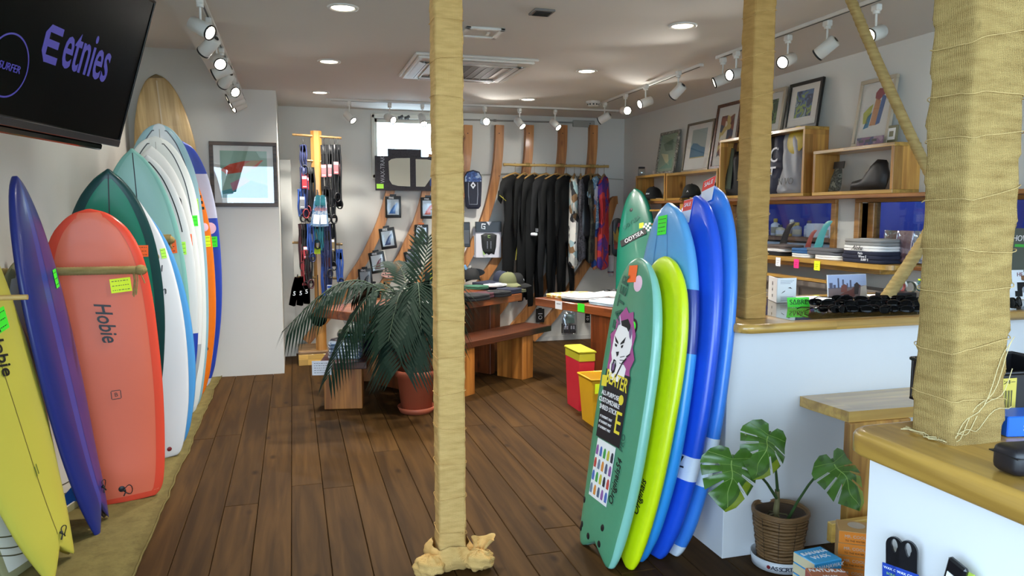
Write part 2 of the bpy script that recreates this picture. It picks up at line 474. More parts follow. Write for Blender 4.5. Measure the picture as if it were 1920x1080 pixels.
# workshop windows in the right wall, and the blue shaping room behind them
winw = wood('window_wood', 'b98645', '8f5f2b', 'Y', 2, .45, .2)
glassb = glass('workshop_glass', (.86, .9, .95), 0, .05)
for n_, (ya, yb) in enumerate((W1, W2)):
    f = B(); t_ = .05
    f.box(XR - .025, XR + .1, ya - t_, yb + t_, wzb, wzb + .05, .004).box(XR - .04, XR + .1, ya - t_, yb + t_, wza - .035, wza, .004)
    for yy in (ya - t_, yb): f.box(XR - .025, XR + .1, yy, yy + t_, wza, wzb, .004)
    w = struct(f, 'window_%d' % (n_ + 2), winw)
    cuts = [ya, 6.02, yb] if n_ == 0 else [ya, yb - .045, yb]
    for i in range(len(cuts) - 1):
        B().box(XR + .055, XR + .061, cuts[i], cuts[i + 1], wza, wzb).obj('pane', glassb, w)
    for c in cuts[1:-1]:
        B().box(XR + .03, XR + .09, c - .03, c + .03, wza, wzb, .004).obj('mullion', winw, w)
blue = mat('workshop_blue', '1f3596', .6, var=.3, scale=1.3)
b = B(); b.box(5.6, 5.7, 1.5, 8.6, -.02, 2.6).box(XR + .1, 5.6, 8.5, 8.6, -.02, 2.6).box(XR + .1, 5.6, 1.5, 1.6, -.02, 2.6)
struct(b, 'wall_workshop', blue)
struct(B().box(XR + .1, 5.6, 1.5, 8.6, -.1, -.02), 'floor_workshop', mat('concrete', '77757a', .9))
struct(B().box(XR + .1, 5.6, 1.5, 8.6, 2.6, 2.7), 'ceiling_workshop', ceilm)
l = bpy.data.lights.new('workshop_lamp', 'AREA'); l.energy = 30; l.size = .3; l.shape = 'RECTANGLE'; l.size_y = 1.2; l.color = (.85, .92, 1)
lo = bpy.data.objects.new('workshop_lamp', l); COL.objects.link(lo); lo.location = (4.7, 5.6, 2.55)

# ---------------------------------------------------------------- ceiling fittings
whitem = mat('fitting_white', 'd8d6d0', .45, var=.03)
lens = mat('lamp_lens', 'ffffff', .3, emit='fff4dc', estr=30)
rimm = mat('lamp_rim', '2b2b2a', .35, .6)
def lamp(kind, e, loc, direction, parent, size=.03, ang=100, blend=.6, col=(1, .96, .88)):
    l = bpy.data.lights.new('bulb', kind); l.energy = e; l.color = col
    if kind == 'SPOT': l.spot_size = R(ang); l.spot_blend = blend; l.shadow_soft_size = size
    o = bpy.data.objects.new('bulb', l); COL.objects.link(o)
    o.parent = parent
    o.matrix_world = M4.Translation(loc) @ V(direction).to_track_quat('-Z', 'Y').to_matrix().to_4x4()
    return o
PSC = {}
def spot(label, base, d, group, lit=True, e=None):
    """track spotlight: adaptor on the rail, stem, tilted can, lens"""
    d = V(d).normalized()
    t = T('track_spotlight', label, 'spotlight', M4.Translation(base), group)
    b = B(); b.cbox((0, 0, -.018), (.036, .05, .036), .006); b.cyl((0, 0, -.03), (0, 0, -.05), .018)
    b.obj('adaptor', whitem, t)
    B().cyl((0, 0, -.045), (0, 0, -.115), .006, n=10).obj('stem', whitem, t)
    c = V((0, 0, -.15)); q = V((0, 0, 1)).rotation_difference(d).to_matrix().to_4x4()
    b = B(M4.Translation(c) @ q)
    b.lathe([(0, -.062), (.026, -.062), (.037, -.056), (.038, .06), (.036, .064), (.033, .06), (.032, .045)], 24)
    b.obj('can', whitem, t)
    B(M4.Translation(c) @ q).lathe([(.0375, .056), (.0395, .058), (.0395, .066), (.034, .066), (.033, .054)], 24).obj('rim', rimm, t)
    B(M4.Translation(c) @ q).lathe([(.013, -.063), (.017, -.0655), (.013, -.066), (.0, -.064)], 16).obj('back_knob', rimm, t)
    B(M4.Translation(c) @ q).lathe([(0, .05), (.0325, .05)], 24).obj('lens', lens if lit else mat('lens_off', 'c8c8c4', .2), t)
    if lit: lamp('SPOT', e or SPOT_E, V(base) + c + d * .072, d, t, .03, 85, .5)
    return t
def track(label, p, q):
    t = T('track_rail', label, 'track')
    d = (V(q) - V(p)); n = V((-d.y, d.x, 0)).normalized()
    b = B(basis(p, d.normalized(), n, (0, 0, 1))); b.box(0, d.length, -.017, .017, -.02, 0, .002)
    b.obj('rail', whitem, t)
    b = B(basis(p, d.normalized(), n, (0, 0, 1))); b.box(-.03, 0, -.019, .019, -.024, 0, .003); b.obj('end_cap', whitem, t)
    b = B(b.T); b.box(d.length, d.length + .012, -.018, .018, -.022, 0, .002); b.obj('end_cap', whitem, t)
    b = B(basis(p, d.normalized(), n, (0, 0, 1))); b.box(.02, d.length - .02, -.005, .005, -.0215, -.0195)
    b.obj('groove', rimm, t)
LX = -.42
track('white lighting track along the left ceiling edge above the surfboards', (LX, 2.9, CZ), (LX, 7.45, CZ))
ys = [4.20, 4.62, 5.05, 5.42, 5.75, 6.20, 6.55, 6.85, 7.10, 7.36]
ds = [(.55, -.35, -.35), (-.62, .6, -.55), (.35, -.75, -.5), (-.8, .1, -.35), (-.5, .7, -.55), (.5, -.75, -.4), (-.8, -.1, -.3), (-.8, -.15, -.4), (-.75, -.35, -.45), (.55, -.7, -.3)]
words = ['nearest, cut by the top edge of the photo', 'second from the near end, its round back facing us', 'third from the near end, lit lens towards us', 'fourth, turned away to the left wall', 'fifth, its back knob towards us', 'sixth, lit lens facing us', 'seventh, turned left', 'eighth, turned left', 'ninth, mostly hidden behind the last', 'farthest of the row, lit, above the framed picture']
for y, d, w in zip(ys, ds, words): spot('white spotlight on left ceiling track: ' + w, (LX, y, CZ - .02), d, 'spotlights on the left track', e=SPOT_E * (.3 if d[0] < 0 else .8))
p, q = V((.37, 7.60, CZ)), V((3.40, 7.56, CZ))
track('white lighting track across the ceiling in front of the back wall', p, q)
for i, (px, d, w) in enumerate([(651, (.45, -.45, -.55), 'leftmost, over the leash post'), (727, (.45, -.8, -.4), 'second from left, beside the window latch'), (790, (.1, -.6, -.75), 'third, just left of the wrapped post'), (915, (.05, -.98, -.12), 'fourth, glaring straight at us'), (987, (.35, -.6, -.65), 'fifth, over the hanging wetsuits'), (1063, (.35, -.6, -.6), 'rightmost, in front of the grey wall plate')]):
    P_ = aZ(px, 197, CZ - .02); spot('white spotlight on back ceiling track: ' + w, (P_.x, 7.59, CZ - .02), d, 'spotlights on the back track')
RX = 2.97
track('white lighting track on right ceiling, far section near the back corner', (3.02, 7.10, CZ), (2.955, 5.08, CZ))
track('white lighting track on right ceiling, near section above the counter', (2.93, 4.78, CZ), (2.93, 2.6, CZ))
for i, (px, py, d, w, lit) in enumerate([(1134, 196, (-.6, .55, -.4), 'first from the back corner, unlit side view', True), (1173, 180, (-.1, -.98, -.15), 'second from the back corner, glaring at us', True), (1211, 162, (-.85, -.1, -.3), 'third from the back corner, aimed left', True), (1272, 137, (-.3, .8, -.6), 'fourth from the back corner, back towards us', True), (1356, 112, (-.7, .3, -.3), 'left of the wrapped counter post', True), (1381, 100, (-.85, -.2, -.2), 'half hidden behind the wrapped counter post', True), (1478, 70, (-.75, -.35, -.3), 'lit, right of the wrapped counter post', True), (1552, 42, (-.35, .65, -.5), 'back knob towards us, before the slanting rope pole', True), (1644, 12, (-.85, -.25, -.3), 'nearest, behind the slanting rope pole', True)]):
    P_ = aZ(px, py - 4, CZ - .02); spot('white spotlight on right ceiling track: ' + w, P_, d, 'spotlights on the right track')
for (px, py), w in zip([(643, 14), (617, 115), (600, 173), (1280, 48), (1100, 133), (990, 186)], ['left row, nearest', 'left row, middle', 'left row, farthest', 'right row, nearest', 'right row, middle', 'right row, farthest']):
    P_ = aZ(px, py, CZ)
    t = T('downlight', 'round recessed ceiling downlight, ' + w, 'downlight', M4.Translation((P_.x, P_.y, CZ)), 'recessed downlights')
    B().lathe([(.085, 0), (.084, -.006), (.07, -.008), (.062, -.003), (.06, .0)], 32).obj('ring', whitem, t)
    B().lathe([(0, -.0025), (.061, -.0025)], 32).obj('diffuser', mat('downlight_lens', 'ffffff', .3, emit='fff3d8', estr=10), t)
    lamp('SPOT', DOWN_E, (P_.x, P_.y, CZ - .02), (0, 0, -1), t, .05, 130, .8)
# air conditioner cassette
t = T('air_conditioner', 'white square ceiling air conditioner cassette with grille', 'air conditioner', M4.Translation((1.295, 5.70, CZ - .001)))
B().box(-.45, .45, -.45, .45, -.018, 0, .01).box(-.425, .425, -.425, .425, -.034, -.016, .008).obj('panel', whitem, t)
b = B()
for i in range(4):
    b.T = rotz(i * pi / 2); b.grid(lambda u, v: (-.30 + .6 * u, .31 + .09 * v, -.036 - .012 * sin(pi * v)), 2, 7)
    b.box(-.3, .3, .30, .312, -.046, -.03); b.box(-.3, .3, .36, .368, -.042, -.03)
b.obj('louver', mat('ac_louver', 'c9c8c6', .4), t)
b = B()
for i in range(4): b.T = rotz(i * pi / 2); b.box(-.3, .3, .345, .358, -.0475, -.044)
b.obj('air_slot', mat('ac_dark', '1d1c1e', .7), t)
b = B(); b.box(-.24, .24, -.24, .24, -.04, -.03, .004); b.obj('grille', mat('ac_grille', '4a4644', .6), t)
b = B()
for i in range(9): b.box(-.235 + i * .0575, -.229 + i * .0575, -.24, .24, -.043, -.039)
b.box(-.29, .29, .25, .27, -.043, -.034, .003).box(-.29, .29, -.27, -.25, -.043, -.034, .003)
b.obj('slat', mat('ac_slat', '6b6662', .5), t)
t = T('access_hatch', 'small square ceiling access hatch right of the wrapped post', 'hatch', M4.Translation((1.145, 4.58, CZ)))
b = B(); b.box(-.12, .12, .09, .12, -.014, 0, .003).box(-.12, .12, -.12, -.09, -.014, 0, .003).box(-.12, -.09, -.12, .12, -.014, 0, .003).box(.09, .12, -.12, .12, -.014, 0, .003); b.obj('frame', whitem, t)
B().box(-.09, .09, -.09, .09, -.006, 0).obj('panel', ceilm, t); B().box(.03, .05, -.03, .03, -.014, -.005, .003).obj('catch', whitem, t)
t = T('ceiling_vent', 'small dark square vent in the ceiling centre', 'vent', M4.Translation((1.355, 4.04, CZ)))
B().box(-.06, .06, -.06, .06, -.012, 0, .003).obj('frame', mat('vent_grey', '75706c', .5), t)
b = B()
for i in range(4): b.box(-.045, .045, -.04 + i * .024, -.03 + i * .024, -.016, -.011)
b.obj('louver', rimm, t)
t = T('smoke_detector', 'round white smoke detector near the back right ceiling corner', 'detector', M4.Translation((2.91, 7.06, CZ)))
B().lathe([(.0, -.05), (.045, -.05), (.055, -.042), (.055, -.02), (.07, -.015), (.07, 0)], 24).obj('housing', whitem, t)
b = B()
for i in range(10): b.T = rotz(i * pi / 5); b.box(.053, .057, -.008, .008, -.038, -.026)
b.obj('slot', rimm, t)
# conduit with junction plate along the top of the back wall
t = T('conduit', 'thin grey conduit pipe along the top of the back wall', 'pipe')
B().tube([(1.6, YB - .02, 2.535), (3.2, YB - .02, 2.545)], .009).obj('pipe', mat('conduit_grey', '8d8b86', .5), t)
b = B()
for xa in (2.2, 2.5, 2.9): b.cyl((xa, YB - .02, 2.54), (xa + .03, YB - .02, 2.54), .014)
b.obj('coupling', mat('conduit_grey'), t)
t = T('junction_plate', 'grey rectangular junction plate at the top of the back wall', 'wall plate')
B().box(3.15, 3.42, YB - .03, YB, 2.50, 2.575, .006).obj('plate', mat('plate_grey', '9a9992', .5), t)
B().cyl((3.36, YB - .032, 2.54), (3.36, YB - .028, 2.54), .006).obj('screw', rimm, t)
# ---------------------------------------------------------------- wrapped posts
burlap = weave('burlap', 'e2bb78', 'b58a4a', 150)
burlap2 = weave('burlap_near', 'b39961', '75592e', 150)
burlap3 = weave('burlap_tan', 'c49b5c', '94703a', 150)
matm = weave('runner_weave', '75693f', '514626', 130, bump=.4)
pine = wood('pine_glulam', 'c49a48', 'a07a36', 'Y', 1.8, .35, .5, staves=.05, rnd=.2)
pinex = wood('pine_glulam_x', 'd0a855', 'b0853f', 'X', 1.8, .3, .6, staves=.06, rnd=.2)
pinez = wood('pine_glulam_z', 'cb9a4c', 'a06c30', 'Z', 1.8, .45, .2, staves=.07, rnd=.25)
twine = mat('twine', 'c9b98a', .9, var=.2)
def wrap_post(label, x0, x1, y0, y1, z0, z1, pitch=.13, m=None, amp=.002, loose=.5):
    cx, cy, hx, hy = (x0 + x1) / 2, (y0 + y1) / 2, (x1 - x0) / 2, (y1 - y0) / 2
    t = T('wrapped_post', label, 'post', M4.Translation((cx, cy, z0)), None)
    B().box(-hx + .012, hx - .012, -hy + .012, hy - .012, 0, z1 - z0, .004).obj('post', pinez, t)
    def f(u, v):
        a = 2 * pi * u; z = v * (z1 - z0)
        c, s_ = cos(a), sin(a); e = .28
        X = math.copysign(abs(c) ** e, c) * hx; Y = math.copysign(abs(s_) ** e, s_) * hy
        ph = (z / pitch + u * .8 + .5 * noise.noise(V((z * 3, 0, cx))) + .12 * sin(2 * pi * u + z * 5)) % 1
        sc = 1 + (amp / hx) * (1.2 * (1 - ph) ** 3 - .6 + 1.2 * noise.noise(V((X * 25, Y * 25 + 7, z * 16))))
        return (X * sc, Y * sc, z)
    B().grid(f, 40, int((z1 - z0) / .0085), True).obj('burlap_wrap', m or burlap, t)
    return t
P1 = wrap_post('slim burlap wrapped post standing on the floor in mid shop', .552, .672, 2.97, 3.09, 0, CZ)
# knotted cloth ends bunched round the foot of the post
for s_, nm in ((-1, 0), (1, 1)):
    b = B(mv(s_ * .085, -.075, .0))
    def f(u, v):
        a = 2 * pi * u; q = pi * v
        n = 1 + .22 * noise.noise(V((cos(a) * 1.5 + nm * 5, sin(a) * 1.5, v * 3))) + .07 * sin(a * 9 + v * 8) + .05 * sin(v * 26 + a * 2)
        return (s_ * .02 + .068 * sin(q) * cos(a) * n, .06 * sin(q) * sin(a) * n, max(-.001, (.04 - .04 * cos(q) * n)))
    b.grid(f, 40, 26, True); b.obj('knot', burlap, P1)
b = B()
def f(u, v):
    a = 2 * pi * u
    n = 1 + .06 * sin(9 * a + 3 * v) + .12 * noise.noise(V((cos(a) * 2, sin(a) * 2, v * 2)))
    r = .078 + .028 * sin(pi * v)
    return (r * cos(a) * n, r * sin(a) * n, .10 * v + .01 * sin(3 * a))
b.grid(f, 48, 10, True); b.obj('gathered_cloth', burlap, P1)
def loose_end(u, v):
    a = R(-70 + 250 * v); r = .018 + .032 * u * u + .006 * sin(5 * a)
    return (.105 + .03 * u + r * cos(a), -.06 + .01 * u + r * .7 * sin(a), .045 + .075 * u + .008 * sin(3 * a) * u)
B().grid(loose_end, 10, 24).obj('cloth_end', burlap, P1)
P2 = wrap_post('burlap wrapped post standing on the long counter beside the blue foam boards', 1.866, 1.972, 2.78, 2.885, 1.047, CZ, .16, burlap3)
P3 = wrap_post('thick burlap wrapped post in the right foreground, on the near counter', 1.222, 1.357, 1.118, 1.232, 1.047, CZ, .105, burlap2, .0032)
for k in range(4):
    pts = []; z = .06 + k * .03 + random.random() * .1
    for i in range(14):
        q = i / 13; pts.append((-.066 + .135 * q, -.060 - .004 * sin(9 * q + k), .02 + z * (q ** 1.4) + .01 * sin(11 * q + k * 2)))
    B().tube(pts, .0008, 5).obj('loose_thread', twine, P3)
for k in range(3):
    pts = [(-.07 - .008 * sin(i * 2 + k), -.045 + i * .012, .006 + .003 * sin(i + k)) for i in range(10)]
    B().tube(pts, .0013, 5).obj('loose_thread', twine, P3)
if False:
    pts = [(-.067, -.058, .22), (-.08, -.06, .226), (-.1, -.06, .215), (-.115, -.06, .2)]

# slanting rope-wrapped poles
def rope_pole(label, p, q, r, bend):
    t = T('rope_pole', label, 'pole', M4.Translation(p))
    p, q = V(p), V(q); d = q - p; n = int(d.length / .006)
    pts = [d * (i / n) + V(bend) * sin(pi * i / n) for i in range(n + 1)]
    ra = [r * (1 + .10 * abs(sin(pi * i / 5)) + .05 * noise.noise(V((i * .1, r, 0)))) for i in range(n + 1)]
    B().tube(pts, ra, 14).obj('rope_wrap', weave('rope_weave', 'c8ad72', '86683a', 260), t)
    B().tube([pts[0] - V(d).normalized() * .004, pts[-1] + V(d).normalized() * .004], r * .8, 10).obj('core', pinez, t)
def wrap_edges(t, hx, hy, zs, r, m):
    for k, (z, tl, w) in enumerate(zs):
        pts = []
        for i in range(64):
            a = 2 * pi * i / 64; c, s_ = cos(a), sin(a); e = .28
            X = math.copysign(abs(c) ** e, c) * (hx + .0025); Y = math.copysign(abs(s_) ** e, s_) * (hy + .0025)
            pts.append((X, Y, z + tl * X / hx + w * sin(3 * a + k) + .0012 * noise.noise(V((X * 90, Y * 90, z)))))
        B().tube(pts, r, 5, closed=True).obj('wrap_edge', m, t)
wedge = mat('twine_edge', 'bfa36a', .9, var=.25, scale=60)
wrap_edges(P3, .0675, .057, [(.10 + .098 * k + .012 * ((k * 7) % 3 - 1), .008 * ((k * 5) % 3 - 1) + .006, .003) for k in range(15)], .001, wedge)
wrap_edges(P1, .06, .06, [(.16 + .15 * k, .007 * ((k * 5) % 3 - 1), .003) for k in range(16)], .0013, burlap)
wrap_edges(P2, .053, .0525, [(.1 + .17 * k, .012, .003) for k in range(9)], .0013, burlap)
pe = aY(1752, 345, 3.13); pe2 = aY(1748, 425, 3.10)
rope_pole('rope wrapped pole slanting up from the thick post to the ceiling', aZ(1593, -6, CZ - .01), pe, .024, (0, 0, -.02))
rope_pole('rope wrapped pole slanting down to the sunglasses on the long counter', pe2, aZ(1660, 561, 1.078), .029, (0, 0, -.008))

# ---------------------------------------------------------------- counters
panelw = mat('counter_white', 'dcdde0', .55, var=.02)
def rounded(x0, x1, y0, y1, r, corners, n=8):
    out = []
    for i, (cx, cy, a0) in enumerate(((x1, y1, 0), (x0, y1, 90), (x0, y0, 180), (x1, y0, 270))):
        if i in corners:
            sx, sy = (1 if cx == x1 else -1), (1 if cy == y1 else -1)
            for k in range(n + 1):
                a = R(a0 + 90 * k / n); out.append((cx - sx * r + r * cos(a), cy - sy * r + r * sin(a)))
        else: out.append((cx, cy))
    return out
def slab(b, x0, x1, y0, y1, r, corners, z0, z1):
    """counter slab with eased edges"""
    L = [(z0, .005), (z0 + .006, 0), (z1 - .013, 0), (z1 - .006, .003), (z1 - .001, .008), (z1, .013)]
    rings = [[(x, y, z) for x, y in rounded(x0 + i, x1 - i, y0 + i, y1 - i, r, corners)] for z, i in L]
    n = len(rings[0]); b.add(sum(rings, []), [(k * n + j, k * n + (j + 1) % n, (k + 1) * n + (j + 1) % n, (k + 1) * n + j) for k in range(len(L) - 1) for j in range(n)], True)
    b.add(rings[0], [tuple(range(n))[::-1]], False); b.add(rings[-1], [tuple(range(n))], False)
t = T('long_counter', 'white panelled counter with thick pine top, behind the monstera', 'counter', M4.Translation((1.757, 2.74, 0)))
B().box(0, 1.96, 0, .75, 0, 1.008, .002).obj('panel', panelw, t)
b = B(mv(-1.757, -2.74, 0)); slab(b, 1.745, 3.70, 2.625, 3.53, .06, (1, 2), 1.008, 1.046); b.obj('top', pinex, t)
b = B(mv(-1.757, -2.74, 0)); b.box(2.02, 3.66, 2.68, 3.48, 1.0462, 1.0485); b.obj('glass_top', glass('counter_glass', (.9, .93, .92), .0, .16), t)
t = T('near_counter', 'white panelled counter with rounded pine top in the right foreground', 'counter', M4.Translation((1.165, 1.27, 0)))
B().box(0, 1.2, -2.6, 0, 0, .995, .002).obj('panel', panelw, t)
b = B(mv(-1.165, -1.27, 0)); slab(b, 1.122, 2.4, -1.4, 1.30, .045, (1,), .995, 1.047); b.obj('top', pine, t)
# pine bench between the counters with leg board and low tray
t = T('pine_ledge', 'pine plank ledge between the two counters above the wax boxes', 'bench', M4.Translation((2.2, 2.5, 0)))
zb = .70
c1, c2 = aZ(1515, 748, zb), aZ(1592, 772, zb)
b = B(mv(-2.2, -2.5, 0)); b.prism([(c2.x, c2.y), (2.9, c2.y - .02), (2.9, 2.735), (c1.x, 2.735), (c1.x, c1.y)], zb - .045, zb); b.obj('top', pinex, t)
b = B(); lx = aY(1590, 850, 2.45).x; b.box(lx - 2.2, lx - 2.2 + .3, -.06, -.02, .0, zb - .046, .003); b.obj('leg', pinez, t)
tl = aY(1562, 950, 2.36).x
t = T('pine_tray', 'low knotty pine tray board behind the orange wax boxes', 'tray', M4.Translation((tl, 2.36, 0)))
B().box(0, .5, 0, .03, .205, .285, .003).obj('board', pinex, t)
B().box(.10, .13, .0, .03, 0, .205, .002).obj('leg', pinez, t); B().box(.45, .48, .0, .03, 0, .205, .002).obj('leg', pinez, t)

# ---------------------------------------------------------------- right wall: ledge and box shelves
XF = 3.60
t = T('wall_ledge', 'long wooden ledge on the right wall carrying the box shelves', 'ledge', M4.Translation((XR, 5.4, 1.625)))
B().box(-.22, -.001, -2.6, 2.2, -.025, 0, .003).obj('board', wood('ledge_wood', 'a06a34', '6d4220', 'Y', 2, .45, .2), t)
def box_shelf(label, y0, y1, z0, z1, xf, back=False):
    t = T('box_shelf', label, 'shelf', M4.Translation((XR, y0, z0)), 'pine box shelves on the right wall')
    w, h, d, k = y1 - y0, z1 - z0, XR - xf, .024
    B().box(-d, -.001, 0, w, 0, k, .002).obj('bottom', pine, t)
    B().box(-d, -.001, 0, w, h - k, h, .002).obj('top', pine, t)
    B().box(-d, -.001, 0, k, k, h - k, .002).obj('side', pinez, t)
    B().box(-d, -.001, w - k, w, k, h - k, .002).obj('side', pinez, t)
    return t
ZS = 1.626
box_shelf('low pine box shelf nearest the back corner, holding one cap', 6.83, 7.50, ZS, 1.902, XF)
box_shelf('low wide pine box shelf holding two black caps', 5.86, 6.81, ZS, 1.895, XF)
box_shelf('tall pine box shelf holding printed bags', 4.70, 5.84, ZS, 2.135, XF)
box_shelf('pine box shelf at right end holding a glove and black bag', 3.845, 4.60, ZS, 1.943, XF)
# upright with small cap shelves between window and corner
t = T('cap_rack', 'pine upright with small cap shelves behind the foam boards', 'rack', M4.Translation((XR, 6.45, 0)))
B().box(-.20, -.13, .0, .09, .9, 1.60, .004).obj('upright', pinez, t)
for z in (1.24, 1.38, 1.52): B().box(-.34, -.10, -.06, .45, z, z + .018, .002).obj('shelf', pine, t)
# clothes ledge under the windows
t = T('display_ledge', 'pine display ledge under the windows carrying folded shirts', 'ledge', M4.Translation((XR, 4, 1.18)))
b = B(mv(-XR, -4, -1.18)); o = rounded(3.50, XR - .03, 3.74, 6.4, .08, (2,)); b.prism(o, 1.15, 1.18); b.obj('top', pine, t)
B().box(-.22, -.001, -.1, 2.4, -.07, -.03, .003).obj('support', pine, t)
B().box(-.30, -.25, .3, 2.4, -.16, -.14, .002).obj('rail', pine, t)
t = T('rear_cabinet', 'dark grey cabinet front below the display ledge', 'cabinet', M4.Translation((3.62, 5.1, 0)))
B().box(0, .18, -1.2, 1.2, 0, 1.0, .003).obj('body', mat('cabinet_grey', '77706a', .4), t)
for i in range(3): B().box(-.012, 0, -1.18 + i * .8, -.42 + i * .8, .05, .95, .003).obj('door', mat('cabinet_door', '857d75', .3), t)
# ---------------------------------------------------------------- surfboards
def lerp_tab(tab, s):
    for (a, wa), (b_, wb_) in zip(tab, tab[1:]):
        if s <= b_:
            q = (s - a) / (b_ - a); i = tab.index((a, wa))
            m0 = (wb_ - tab[max(i - 1, 0)][1]) / max(1e-6, b_ - tab[max(i - 1, 0)][0]) * (b_ - a)
            j = min(i + 2, len(tab) - 1)
            m1 = (tab[j][1] - wa) / max(1e-6, tab[j][0] - a) * (b_ - a)
            return (2 * q ** 3 - 3 * q * q + 1) * wa + (q ** 3 - 2 * q * q + q) * m0 + (-2 * q ** 3 + 3 * q * q) * wb_ + (q ** 3 - q * q) * m1
    return tab[-1][1]
SH = {
 'fish': [(0, .42), (.05, .52), (.15, .70), (.35, .93), (.55, 1), (.72, .92), (.86, .68), (.94, .42), (.98, .22), (1, .03)],
 'egg': [(0, .62), (.015, .72), (.05, .80), (.15, .89), (.35, .98), (.55, 1), (.72, .97), (.84, .87), (.92, .69), (.965, .47), (.988, .27), (1, .04)],
 'squash': [(0, .40), (.01, .48), (.05, .60), (.2, .85), (.42, 1), (.6, .99), (.78, .82), (.9, .52), (.96, .29), (1, .02)],
 'mid': [(0, .30), (.02, .42), (.08, .60), (.25, .88), (.45, 1), (.62, .98), (.78, .83), (.9, .56), (.965, .28), (1, .02)],
 'long': [(0, .48), (.01, .56), (.06, .68), (.25, .91), (.48, 1), (.68, .97), (.82, .86), (.92, .63), (.97, .40), (.99, .22), (1, .03)],
 'foam54': [(0, .62), (.004, .68), (.05, .78), (.3, .96), (.5, 1), (.72, .96), (.86, .82), (.93, .64), (.972, .42), (.99, .25), (1, .05)],
 'foamlong': [(0, .36), (.02, .46), (.1, .66), (.3, .92), (.5, 1), (.7, .95), (.85, .76), (.93, .54), (.975, .32), (1, .03)],
}
class Board: pass
def surfboard(name, label, tail, nose, wd, width, th, shape, mats, zone=None, notch=0, nrock=.05, trock=.02, group=None, boxy=.75, cat='surfboard', crown=.18):
    tail, nose = V(tail), V(nose)
    y = (nose - tail); L = y.length; y.normalize()
    x = V(wd); x = (x - y * x.dot(y)).normalized(); z = x.cross(y)
    bd = Board(); bd.L = L; bd.hw = width / 2; bd.tab = SH[shape]; bd.th = th
    root = T(name, label, cat, basis(tail, x, y, z), group); bd.root = root
    def hw(s): return max(.003, lerp_tab(SH[shape], s)) * width / 2
    def hz(s):
        e = min(1, s / .10) ; n = min(1, (1 - s) / .22)
        return th / 2 * (.45 + .55 * sqrt(max(0, e))) * (.22 + .78 * sqrt(max(0, 1 - (1 - n) ** 2)))
    def rk(s): return nrock * max(0, (s - .55) / .45) ** 2.2 + trock * max(0, (.3 - s) / .3) ** 2
    def pt(s, c, sn):
        u = math.copysign(abs(c) ** .8, c); v = math.copysign(abs(sn) ** boxy, sn)
        yy = s * L
        if notch: yy += notch * max(0, 1 - abs(u) * 1.25) * max(0, 1 - s / .12)
        return V((u * hw(s), yy, rk(s) + v * hz(s) * (1 + crown * (1 - u * u)) ))
    bd.hwf = hw
    def deck(s, u, off=0, side=1):
        c = math.copysign(abs(u) ** 1.25, u); return pt(s, c, side * sqrt(max(0, 1 - c * c))) + V((0, 0, off * side))
    bd.deck = deck
    def frame(s, u, side=1, rot=0):
        p = deck(s, u, 0, side); e = .01
        a = deck(s, min(u + e * 3, .99), 0, side) - deck(s, max(u - e * 3, -.99), 0, side)
        b_ = deck(min(s + e, 1), u, 0, side) - deck(max(s - e, 0), u, 0, side)
        xx = a.normalized() * side; yy = (b_ - xx * b_.dot(xx)).normalized(); zz = xx.cross(yy)
        m = basis(p, xx, yy, zz)
        return m @ M4.Rotation(R(rot), 4, 'Z')
    bd.frame = frame
    ns, nr = 44, 28
    ss = [(.5 - .5 * cos(pi * i / (ns - 1))) for i in range(ns)]
    vs, fs, ks = [], [], []
    for s in ss:
        for j in range(nr):
            a = 2 * pi * j / nr; vs.append(pt(s, cos(a), sin(a)))
    for i in range(ns - 1):
        for j in range(nr):
            fs.append((i * nr + j, i * nr + (j + 1) % nr, (i + 1) * nr + (j + 1) % nr, (i + 1) * nr + j))
            a = 2 * pi * (j + .5) / nr; s = (ss[i] + ss[i + 1]) / 2
            cu = math.copysign(abs(cos(a)) ** .8, cos(a))
            ks.append(zone(s, cu, sin(a), s * L, cu * hw(s), hw(s)) if zone else 0)
    b = B(); b.add(vs, fs, True, ks)
    n0 = len(b.v)
    for r_, rev in ((0, 1), (ns - 1, 0)):
        ring = vs[r_ * nr:(r_ + 1) * nr]; c = sum(ring, V()) / nr
        if notch and r_ == 0: c.y = notch * .9
        k = ks[0] if rev else ks[-1]
        b.add([c] + ring, [((0, 1 + (j + 1) % nr, 1 + j) if rev else (0, 1 + j, 1 + (j + 1) % nr)) for j in range(nr)], True, k)
    body = b.obj('board_body', mats, root, weld=True); bd.body = body
    def ribbon(nm, fu, s0, s1, w, m, side=1, n=60):
        """thin painted line along the deck: fu(s) -> u"""
        b = B(); pts = []
        for i in range(n):
            s = s0 + (s1 - s0) * i / (n - 1); u = fu(s); du = w / 2 / max(.01, hw(s))
            pts += [deck(s, max(-.999, u - du), .0008, side), deck(s, min(.999, u + du), .0008, side)]
        b.add(pts, [(2 * i, 2 * i + 1, 2 * i + 3, 2 * i + 2) for i in range(n - 1)], True)
        return b.obj(nm, m, root)
    bd.ribbon = ribbon
    def outline(nm, inset, w, m, s1=.97, side=1, s0=.02):
        """line following the outline, inset metres from the rail, closed over the nose"""
        b = B(); path = []
        S1 = 1 - inset / L
        for i in range(70):
            s = s0 + (S1 - s0) * sin(pi / 2 * i / 69)
            path.append((s, max(0, 1 - inset / hw(s))))
        pts = []
        for s, u in path + [(s, -u) for s, u in reversed(path)]:
            p = deck(s, u, .0008, side); pts.append(p)
        o = []
        for i, p in enumerate(pts):
            t_ = (pts[min(i + 1, len(pts) - 1)] - pts[max(i - 1, 0)]); t_ = t_.normalized() if t_.length > 0 else V((0, 1, 0))
            n_ = V((-t_.y, t_.x, 0)) * w / 2
            o += [p + n_, p - n_]
        b.add(o, [(2 * i, 2 * i + 1, 2 * i + 3, 2 * i + 2) for i in range(len(pts) - 1)], True)
        return b.obj(nm, m, root)
    bd.outline = outline
